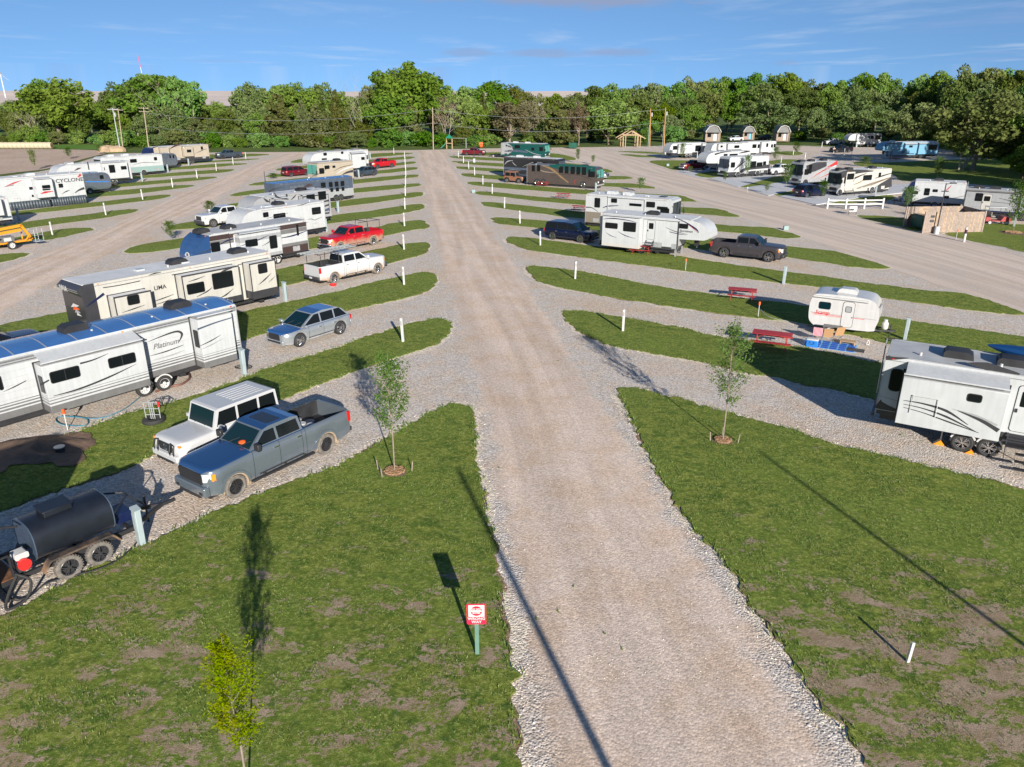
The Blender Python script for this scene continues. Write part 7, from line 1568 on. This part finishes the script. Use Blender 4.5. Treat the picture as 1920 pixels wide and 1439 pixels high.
y1=ytree((740,886),(733,655),'young leafy tree in an orange mulch bed beside the silver-grey pickup','young',1.6,3,3000,.048,.62,((-.62,.15),(.62,.05),(-.38,-.45)))
y2=ytree((1355,828),(1381,600),'young slim tree with mulch bed in the right-hand lawn','young',1.5,9,2700,.048,.55,((-.5,0),(.55,-.2),(.1,.4)))
y3=ytree((466,1492),(424,1186),'young yellow-leaved tree at the bottom edge of the picture','yellow',1.05,5,5600,.030,0)
YL=[((321,452),(317,415),'small dense young tree at the tip of a grass strip by the side road',1.2),((395,402),(388,377),'small young tree in front of the white pickup',1.5),((66,320),(58,281),'young tree before the ploughed field, leftmost',1.4),((130,299),(129,277),'young tree before the ploughed field, middle',1.6),((186,290),(184,271),'young tree before the ploughed field, rightmost',1.5),((513,336),(513,325),'small round bush beside the dark red minivan',1.6),((1083,306),(1081,279),'thin young tree behind the navy motorhome',1.0),((1112,309),(1112,291),'thin young tree right of the navy motorhome',1.0),((1201,361),(1202,333),'young tree on the strip right of the bronze coach',1.2),((1278,302),(1278,269),'young tree before the white trailer with dark underside',1.4),((1332,322),(1333,283),'young tree before the blue-badged fifth-wheel',1.4),((1399,335),(1402,291),'young tree before the black-swoosh motorhome',1.3),((1452,306),(1454,276),'young tree behind the white pickup between motorhomes',1.5),((1492,291),(1491,266),'bushy young tree on the small far lawn',2.2),((1473,356),(1475,308),'young tree before the crimson-swoosh motorhome',1.8),((1294,326),(1294,312),'small dark conical shrub before the maroon pickup',.8),((1358,343),(1358,322),'small dark conical shrub before the black-swoosh motorhome',.8),((1437,363),(1437,343),'small dark conical shrub left of the black suv',.9),((1621,313),(1622,294),'young tree behind the cream motorhome',2.4),((1755,341),(1766,294),'young tree on the back lawn above the blue-capped trailer',1.9),((1699,396),(1700,350),'young tree in front of the blue-capped trailer',1.7),((1899,438),(1905,342),'young tree in a mulch ring beside the golf cart',2.2),((1541,376),(1541,338),'young tree by the black suv',1.4)]
pr=[y1,y2]
protos=[]
for k in range(3):
    tr,cr=sapling('young',40+k,3.0,1.5,1900,.06,z0=.22); t=thing('young_tree','x','young tree'); tr.parent=t; cr.parent=t; protos.append([t,False])
for k,(px,tp,lb,w_) in enumerate(YL):
    p=G(*px); h=height(px,tp); P_=protos[k%3]
    o=P_[0] if not P_[1] else dup(P_[0]); P_[1]=True
    o.location=p; o.scale=(w_/1.5,w_/1.5,h/3.0); o.rotation_euler=(0,0,rnd.uniform(0,6)); o['label']=lb; o['group']='young planted trees'
    if px[0]==1899: mm=mulch(o,.8,.5)
# ---------------------------------------------------------------- tank trailer at the lower left
TP=Plane((133,1082),0,0,52,-1,1.75); tk=thing('tank_trailer','black twin-axle tank trailer with dusty tyres and a rusty frame, lower left','tank trailer',TP.o,TP.ang)
# local x: rear axle 0, front axle .86
b=MB(); r_=.62; z_=1.24; n=20
sec=[]
for k in range(n): a=2*PI*k/n; sec.append((math.copysign(abs(math.cos(a))**.72,math.cos(a))*.70,z_+math.copysign(abs(math.sin(a))**.72,math.sin(a))*.57))
b.prism(sec,-.62,1.55,'x',0,sm=True)
for x in(-.63,1.53): b.prism([(y*1.02,z_+(z-z_)*1.02) for y,z in sec],x,x+.03,'x',1,sm=True)
b.build('tank',[M('tank'),M('slate')],tk,sharp=50)
b=MB(); b.box(-.1,.65,-.3,.3,1.72,1.94); b.box(-.14,.69,-.34,.34,1.94,1.98); b.build('hatch_box',M('tank'),tk,bev=.015)
b=MB(); b.box(-2.3,2.0,-.80,-.70,.52,.66,0); b.box(-2.3,2.0,.70,.80,.52,.66,0); 
for x in(-2.25,-1.1,0.4,1.9): b.box(x,x+.08,-.7,.7,.54,.64,0)
b.build('frame',M('blackp'),tk)
for sy in(-1,1):
    b=MB(); P=[(-.5,.76),(-.42,.84),(1.28,.84),(1.36,.76),(1.5,.55),(1.46,.53),(1.3,.74),(1.24,.79),(-.38,.79),(-.46,.74),(-.62,.5),(-.66,.53)]; b.prism(P,sy*.78,sy*1.02,'y'); b.build('fender',mat('fender_black',(.03,.03,.032),.5,var=.3,dirt=(.2,.12,.07),dz=(.5,.95)),tk)
    for x in(0,.86): wheel(tk,x,sy*.9,.37,.2,'dull',True)
b=MB(); b.bar((1.95,-.7,.58),(3.3,0,.55),.08,.12); b.bar((1.95,.7,.58),(3.3,0,.55),.08,.12); b.bar((3.2,0,.55),(3.75,0,.55),.09,.1); b.cyl((2.9,.25,.02),(2.9,.25,1.0),.035,8); b.build('tongue',M('blackp'),tk)
b=MB(); b.tube([(1.6,.65,1.45),(2.25,.1,1.42),(2.6,0,1.0),(2.9,0,.62)],.028); b.tube([(1.6,-.65,1.3),(2.25,-.1,1.4)],.028); b.tube([(2.25,.1,1.42),(2.25,-.1,1.4)],.028); b.build('guard_frame',M('blackp'),tk)
b=MB(); b.box(1.75,2.25,-.35,.35,.66,1.0); b.build('tool_box',M('navy'),tk,bev=.02)
# pump engine, rails and hoses behind the tank
b=MB(); b.box(-1.15,-.8,-.75,-.3,.7,1.02,0); b.cyl((-.98,-.55,.92),(-.98,-.80,.92),.17,16,1); b.build('engine',[M('dgrey'),M('red')],tk,bev=.02)
b=MB(); b.prism(rrect(-1.15,-.8,1.06,1.24,.05),-.35,-.7,'y'); b.build('fuel_can',M('postw'),tk,bev=.03)
for k,(pts,rr,c) in enumerate((([(-.75,-.2,1.8),(-1.5,-.2,2.0),(-1.8,-.3,1.6),(-1.75,-.5,1.0),(-1.6,-.6,.8)],.035,'blackp'),([(-1.3,.1,1.6),(-1.7,0,1.5),(-1.95,-.4,.9),(-1.6,-.75,.55),(-1.75,-.4,.75)],.02,'orange'),([(-1.3,-.7,.75),(-1.0,-.95,.5),(-1.25,-1.15,.12),(-1.75,-1.2,.08),(-1.6,-.95,.3),(-1.25,-.8,.7)],.04,'rubber'),([(-1.1,.4,1.85),(-1.6,.3,2.1),(-2.1,.2,1.5),(-2.2,0,.8)],.03,'blackp'))):
    if k==0: P0=pts
    b=MB(); b.tube(crom([tuple(p) for p in pts],5),rr,7); b.build('hose',M(c),tk)
b=MB(); 
for x in(-2.3,-1.3):
    for y in(-.75,.75): b.bar((x,y,.6),(x,y,1.35),.05,.05)
b.bar((-2.3,-.75,1.35),(-1.3,-.75,1.35),.05,.05); b.bar((-2.3,.75,1.35),(-1.3,.75,1.35),.05,.05); b.bar((-2.3,-.75,1.35),(-2.3,.75,1.35),.05,.05); b.build('rear_rail',M('blackp'),tk)
b=MB(); b.box(-2.4,-1.2,-.78,.78,.62,.68); b.build('rear_deck',M('rust'),tk)
for k,(x,y,h_,c) in enumerate(((-2.0,.3,.5,'slate'),(-1.5,.4,.6,'dgrey'),(-2.1,-.2,.35,'galv'),(-1.9,-.55,.3,'skyblue'))): b=MB(); b.box(x-.15,x+.15,y-.15,y+.15,.68,.68+h_); b.cyl((x,y,.68+h_),(x,y,.8+h_),.06,8); b.build('pump_unit' if k else 'battery_box',M(c),tk,bev=.03)
def gtube(pxs,r,m,name,lb,cat,z=.05,sub=6):
    pts=[tuple(G(*p)+Vector((0,0,z if len(p)<3 else p[2]))) if False else tuple(G(p[0],p[1])+Vector((0,0,z))) for p in pxs]
    b=MB(); b.tube(crom(pts,sub),r,6); o=b.build(name,m); tag(o,lb,cat); return o
gtube([(258,1020),(225,1052),(180,1073),(130,1085),(85,1100),(60,1120),(30,1130),(12,1115),(0,1105),(-20,1120)],.022,M('rubber'),'cable','black cable running from the pedestal past the tank trailer','cable',.07)
gtube([(268,742),(232,770),(190,786),(150,785),(115,783),(105,790),(120,799),(160,800),(163,788),(135,782)],.02,mat('hose_blue',(.05,.19,.27),.4),'garden_hose','pale blue water hose coiled before the blue-roofed trailer','hose',.05)
gtube([(352,700),(356,712),(340,724),(325,727),(305,733),(292,738)],.05,mat('sewer_hose',(.16,.07,.05),.6),'sewer_hose','brown ribbed drain hose below the blue-roofed trailer','hose',.08)
gtube([(1422,578),(1440,595),(1470,603),(1520,612),(1545,618)],.02,M('postw'),'water_hose','white water hose running to the egg-shaped trailer','hose',.05)
for px,lb,sd_ in (((457,692),'black cable loops at the foot of the pedestal behind the blue-roofed trailer',1),((505,561),'black cable lying behind the cream trailer',2),((1672,640),'black cable loops by the egg-shaped trailer hitch',3)):
    p=G(*px); b=MB(); rs=random.Random(sd_); b.tube(crom([(p.x+.45*math.cos(k*1.1)*rs.uniform(.5,1.1),p.y+.35*math.sin(k*1.1)*rs.uniform(.5,1.1),.04+.01*k) for k in range(12)],4),.02,5); tag(b.build('cable',M('rubber')),lb,'cable')
# water tap stand bolted to an old tyre
p=G(289,792); t=thing('tap_stand','grey metal frame stand on an old tyre, before the blue-roofed trailer','stand',p)
b=MB(); b.lathe([(.2,0),(.42,0),(.46,.06),(.46,.14),(.42,.2),(.22,.2),(.2,.1),(.2,0)],(0,0,0),'z',24); b.build('tyre_base',M('rubber'),t)
for x in(-.3,.3): b=MB(); b.tube([(x,0,.1),(x*1.05,0,.9)],.022); b.build('leg',M('galv'),t)
b=MB()
for z in(.35,.62,.9): b.tube([(-.3,0,z),(.32,0,z)],.018)
for x in(-.1,-.02,.06): b.tube([(x,.02,.15),(x,.02,1.0)],.022)
b.build('cross_bars',M('galv'),t); b=MB(); b.cyl((.32,0,.72),(.32,0,.98),.05,10); b.build('red_tap',M('red'),t); b=MB(); b.tube([(.0,0,.95),(.25,-.1,1.05),(.5,0,.9),(.45,.1,.7)],.03); b.build('tap_pipe',M('dgrey'),t)
sheet('bare_soil_patch',[(-80,905),(0,852),(60,828),(128,812),(165,811),(177,824),(172,838),(150,850),(158,866),(140,882),(100,872),(60,862),(20,880),(-40,925)],.085,M('soil'),rag=.25,step=.3)
p=G(114,851); b=MB(); b.cyl((0,0,0),(0,0,.28),.17,18,0); b.cyl((0,0,.28),(0,0,.31),.2,18,1); o=b.build('cleanout_cap',[M('dgrey'),M('galv')]); o.location=p; tag(o,'round grey capped pipe in the bare soil patch','pipe')
# cargo in the beds
def cargo(parent,items,lb):
    for k,(x,y,z,r0,h0,c,l2) in enumerate(items):
        b=MB(); b.lathe([(.001,0),(r0*.85,0),(r0,h0),(r0*1.08,h0),(r0*1.08,h0+.03),(.001,h0+.03)],(0,0,0),'z',16); o=b.build('bucket',M(c),bev=0); v=parent.matrix_world if False else None
        c_,s_=math.cos(parent.rotation_euler.z),math.sin(parent.rotation_euler.z); o.location=(parent.location.x+x*c_-y*s_,parent.location.y+x*s_+y*c_,z); tag(o,l2,'bucket','buckets in pickup beds')
cargo(TRK,[(1.75,.42,.8,.15,.36,'postw','white lidded bucket in the silver-grey pickup bed, nearest the cab'),(1.45,.35,.8,.15,.34,'postw','white lidded bucket in the silver-grey pickup bed, behind the first'),(1.6,.02,.8,.15,.36,'postw','white lidded bucket in the middle of the silver-grey pickup bed'),(1.2,.0,.8,.17,.3,'dgrey','dark bucket in the silver-grey pickup bed'),(1.3,-.5,.8,.1,.3,'lgrey','slim grey canister by the far wall of the silver-grey pickup bed')],'')
WPK=[o for o in bpy.data.objects if o.get('label','').startswith('white pickup with a ladder')][0]
cargo(WPK,[(.8,-.5,.8,.16,.36,'postw','white bucket in the rack pickup bed'),(1.2,-.5,.8,.16,.36,'postw','second white bucket in the rack pickup bed, nearer its cab'),(1.5,0,.8,.2,.4,'tan','tan bucket in the rack pickup bed')],'')
p=G(625,536); b=MB(); b.lathe([(.001,0),(.2,0),(.26,.12),(.24,.12),(.18,.02),(.001,.02)],(0,0,0),'z',18); o=b.build('red_basin',M('red')); o.location=p; tag(o,'small red basin on the gravel by the white rack pickup wheel','basin')
b=MB(); b.ball((0,0,0),.13,10,0,(1.1,1,.6)); o=b.build('orange_hat',M('orange')); c_,s_=math.cos(TRK.rotation_euler.z),math.sin(TRK.rotation_euler.z); x,y=4.42,.28; o.location=(TRK.location.x+x*c_-y*s_,TRK.location.y+x*s_+y*c_,1.56); tag(o,'orange cap on the dashboard of the silver-grey pickup','cap')
# beside the egg-shaped trailer
def put(px,z=0): return G(px[0],px[1],z)
MA=R(-28)
MT=mat('mat_blue',(.01,.08,.42),.7)
t=thing('outdoor_mat','blue mat with a pale grid, spread before the egg-shaped trailer','mat',put((1556,648)),MA); b=MB(); b.box(-1.35,1.35,-.75,.75,0,.012,1)
for i in range(6):
    for j in range(4): b.prism(rrect(-1.3+i*.44,-1.3+i*.44+.38,-.71+j*.36,-.71+j*.36+.31,.08),.012,.016,'z',0)
b.build('weave',[MT,M('skyblue')],t)
o=b=None
b=MB(); b.box(-.45,.45,-.3,.3,.0,.02); o=b.build('door_mat',M('blackp')); o.location=put((1604,657)); o.rotation_euler=(0,0,MA); tag(o,'small black door mat at the corner of the blue mat','mat')
t=thing('cooler','blue cooler box with a white lid on the blue mat','cooler',put((1522,650)),MA); b=MB(); b.box(-.3,.3,-.2,.2,0,.38); b.build('box',M('blue'),t,bev=.03); b=MB(); b.box(-.31,.31,-.21,.21,.38,.47); b.build('lid',M('postw'),t,bev=.03); b=MB(); b.tube([(-.1,-.22,.33),(-.1,-.24,.2),(.1,-.24,.2),(.1,-.22,.33)],.015); b.build('handle',M('dgrey'),t)
t=thing('step_box','low wooden step before the door of the egg-shaped trailer','step',put((1589,646)),MA); b=MB(); b.box(-.4,.4,-.22,.22,.18,.22); b.build('tread',M('woodn'),t)
for x in(-.36,.36): b=MB(); b.box(x-.03,x+.03,-.2,.2,0,.18); b.build('leg',M('woodn'),t)
t=thing('camping_table','folding grey table with crossed legs beside the egg-shaped trailer door','table',put((1558,634)),MA); b=MB()
for k in range(6): b.box(-.5,.5,-.3+k*.1,-.21+k*.1,.68,.70)
b.build('table_top',M('mgrey'),t)
for x in(-.45,.45):
    for s_ in(-1,1): b=MB(); b.tube([(x,-.26*s_,0),(x,.26*s_,.68)],.014); b.build('leg',M('galv'),t)
for k,(px,cc,lb) in enumerate((((1532,641),None,'red-and-white striped folding chair by the cooler'),((1548,643),'tan','tan folding chair under the camping table'),((1567,640),'tan','second tan folding chair nearer the trailer door'))):
    t=thing('folding_chair',lb,'folding chair',put(px),MA+R(180)+k*.3)
    if k==0:
        sm_=bpy.data.materials.new('striped_cloth'); sm_.use_nodes=True; n_t=sm_.node_tree; wv=n_t.nodes.new('ShaderNodeTexWave'); wv.inputs['Scale'].default_value=5; tcn=n_t.nodes.new('ShaderNodeTexCoord'); n_t.links.new(tcn.outputs['Object'],wv.inputs['Vector']); n_t.links.new(nmix(n_t,nrange(n_t,wv.outputs['Fac'],.45,.55),(.6,.03,.08),(.6,.58,.58)),n_t.nodes['Principled BSDF'].inputs['Base Color']); cm=sm_
    else: cm=mat('canvas_tan',(.35,.2,.09),.8)
    b=MB(); b.box(-.24,.24,-.22,.22,.40,.43); b.build('seat',cm,t); b=MB(); b.add([(-.25,.2,.42),(.25,.2,.42),(.25,.36,.92),(-.25,.36,.92),(-.25,.23,.42),(.25,.23,.42),(.25,.39,.92),(-.25,.39,.92)],[(0,1,2,3),(7,6,5,4),(0,4,5,1),(3,2,6,7)]); b.build('backrest',cm,t)
    for x in(-.25,.25):
        for s_ in(-1,1): b=MB(); b.tube([(x,-.22*s_,0),(x,.22*s_,.42)],.012); b.build('leg',M('galv'),t)
o=MB(); o.bar((-.1,0,0),(0,0,.32),.03,.03); o.bar((.1,0,0),(0,0,.32),.03,.03); o.bar((-.1,0,.02),(.1,0,.02),.03,.03); o=o.build('jack_stand',M('postw')); o.location=put((1627,647)); tag(o,'small white jack stand under the egg-shaped trailer nose','jack stand')
# kayak on the big trailer roof, chocks and side steps
c7=t7; b=MB(); L_=4.4; n=16
for k in range(1): 
    vs=[];K=10
    for i in range(n+1):
        u=i/n*2-1; w_=.36*(1-abs(u)**2.4)+.01; hh=.2*(1-abs(u)**4)+.03; zz=.12*abs(u)**3
        for j in range(K): a=2*PI*j/K; vs.append((u*L_/2,w_*math.cos(a),zz+hh*math.sin(a)))
    b.add(vs,[(i*K+j,(i+1)*K+j,(i+1)*K+(j+1)%K,i*K+(j+1)%K) for i in range(n) for j in range(K)],0,True)
ky=b.build('kayak',mat('kayak_blue',(.004,.035,.12),.3,coat=.5)); f_=p7.f; l_=p7.l; pos=p7.o+f_*5.6+l_*.75; ky.location=(pos.x,pos.y,3.72); ky.rotation_euler=(0,0,p7.ang); tag(ky,'blue kayak lying on the roof of the big white fifth-wheel','kayak')
for px,lb,s_ in (((1817,850),'yellow wheel chock between the big fifth-wheel tyres',1),((1760,833),'yellow jack pad under the big fifth-wheel',1.3)):
    b=MB(); b.prism([(-.16,0),(.16,0),(.13,.05),(.02,.16),(-.1,.05)],-.09,.09,'y'); o=b.build('wheel_chock',M('yellow'),bev=.01); o.location=put(px); o.scale=(s_,)*3; o.rotation_euler=(0,0,R(-30)); tag(o,lb,'wheel chock')
o=MB(); o.cyl((0,0,.05),(0,0,.95),.03,8); o.box(-.1,.1,-.1,.1,0,.05); o=o.build('stabiliser_jack',M('galv')); o.location=put((1762,833)); tag(o,'thin steel jack behind the big fifth-wheel tyres','jack')
b=MB(); s7=-1; Y7=-2.45/2-.85
x0,z0=p7.q(1712,741,.85); x1,z1=p7.q(1753,782,.85); b.tube([(x0,Y7-.04,z1),(x0,Y7-.05,z0),(x1,Y7-.05,z0),(x1,Y7-.04,z1)],.018,6); b.build('grab_rail',M('postw'),t7)
b=MB(); xa,za=p7.q(1908,820); 
for k in range(5): b.box(xa+.0,xa+.8,-1.45-.22*k,-1.25-.22*k,.98-.2*k-.03,.98-.2*k)
b.build('entry_step',M('blackp'),t7)
# ---------------------------------------------------------------- yellow boom lift at the left edge
BP=Plane((24,468),0,0,55,-1,1.5); bl=thing('boom_lift','orange-yellow towable boom lift folded up, at the left picture edge','boom lift',BP.o,BP.ang)
YM=M('yellow')
for sy in(-.75,.75): wheel(bl,0,sy,.36,.22,'steel')
b=MB(); b.box(-1.6,1.9,-.35,.35,.45,.62); b.build('chassis',YM,bl,bev=.03)
b=MB(); b.bar((-2.6,0,1.25),(1.3,0,1.5),.22,.24); b.build('lower_boom',YM,bl); b=MB(); b.bar((-2.4,0,1.62),(1.45,0,1.88),.2,.22); b.build('upper_boom',YM,bl); b=MB(); b.bar((1.35,0,1.95),(2.05,0,.55),.2,.2); b.build('boom_link',YM,bl); b=MB(); b.bar((-1.7,.0,.55),(-1.2,0,1.45),.24,.3); b.build('mast',YM,bl)
for sy in(-1,1):
    for x in(-1.2,1.4): b=MB(); b.bar((x,sy*.3,.5),(x+.25,sy*.85,1.15),.1,.12); b.build('outrigger',YM,bl)
b=MB(); b.box(-.7,.5,-.42,.42,.62,1.1); b.build('battery_box',M('mgrey'),bl,bev=.04)
b=MB(); b.box(-.4,.2,-.44,-.42,.7,1.0); b.build('decal_plate',M('postw'),bl)
b=MB()
for x in(2.15,2.85):
    for y in(-.5,.5): b.tube([(x,y,.35),(x,y,1.45)],.02)
for z in(.9,1.45): b.tube([(2.15,-.5,z),(2.85,-.5,z),(2.85,.5,z),(2.15,.5,z),(2.15,-.5,z)],.02)
b.box(2.12,2.88,-.52,.52,.3,.36); b.build('basket',M('galv'),bl)
# ---------------------------------------------------------------- golf cart, barrel, odds and ends
GP=Plane((1855,421.5),0,0,-10,-1,1.0); gc=thing('golf_cart','red golf cart with white canopy beside the grey trailer','golf cart',GP.o,GP.ang)
b=MB(); b.prism([(-.45,.35),(-.45,.75),(-.1,.8),(.1,.45),(1.0,.42),(1.25,.85),(1.75,.8),(2.0,.6),(2.0,.35)],-.55,.55,'y'); b.build('body',M('redwood'),gc,bev=.05)
for sy in(-.5,.5):
    for x in(0,1.65): wheel(gc,x,sy,.24,.16,'steel')
b=MB(); b.box(-.4,1.35,-.6,.6,1.78,1.84); b.build('canopy',M('postw'),gc,bev=.03)
for x,x2 in((-.35,-.35),(1.25,1.2)):
    for sy in(-.5,.5): b=MB(); b.tube([(x,sy,.7),(x2,sy,1.8)],.02); b.build('canopy_post',M('blackp'),gc)
b=MB(); b.box(.0,.45,-.5,.5,.75,.9); b.box(-.05,.08,-.5,.5,.9,1.3); b.build('seat',M('tan'),gc,bev=.04)
b=MB(); b.lathe([(.001,0),(.28,0),(.3,.3),(.28,.85),(.001,.86)],(0,0,0),'z',16); o=b.build('barrel',mat('barrel_blue',(.01,.06,.5),.4)); o.location=put((1249,288)); tag(o,'bright blue plastic barrel at the corner of the trailer with dark underside','barrel')
t=thing('tow_dolly','low black tow dolly behind the teal motorhome','tow dolly',put((928,295)),R(-28)); b=MB(); b.box(-1.2,1.6,-.5,.5,.3,.45); b.build('frame',M('blackp'),t)
for sy in(-.6,.6): wheel(t,0,sy,.3,.2,'steel')
# rubber marks: nothing painted; scattered small weeds on the shoulders
wb=MB()
for _ in range(420):
    y=15+rnd.random()**1.4*60; x=rnd.uniform(-.68,.68)*y
    if nz(x,y,.35,51)<.22: continue
    for q in range(5):
        a=rnd.uniform(0,6.28); l=rnd.uniform(.03,.09); wb.add([(x-.02,y,.01),(x+.02,y,.01),(x+math.cos(a)*l,y+math.sin(a)*l,.02+l*.6)],[(0,1,2)],rnd.randrange(3))
tag(wb.build('weeds',gcol),'tiny weeds growing through the gravel','weeds',kind='stuff')

hm=MB(); P0=G(70,845); vs=[];nn=26
for i in range(9):
    for k in range(nn):
        a=2*PI*k/nn; rr=i/8; x=P0.x+math.cos(a)*rr*2.0*(1+.35*nz(math.cos(a)*2,math.sin(a)*2,1,91)); y=P0.y+math.sin(a)*rr*1.3*(1+.35*nz(math.cos(a)*2,math.sin(a)*2,1,92)); vs.append((x,y,.07+.26*(1-rr**2)**1.5*(1+.9*nz(x,y,1.6,93))+.10*nz(x,y,5,94)*(1-rr**4)))
hm.add(vs,[(i*nn+k,i*nn+(k+1)%nn,(i+1)*nn+(k+1)%nn,(i+1)*nn+k) for i in range(8) for k in range(nn)][::1],0,True)
o=hm.build('soil_heap',M('soil'),sharp=180); tag(o,'low heap of dark turned soil before the blue-roofed trailer','soil heap')
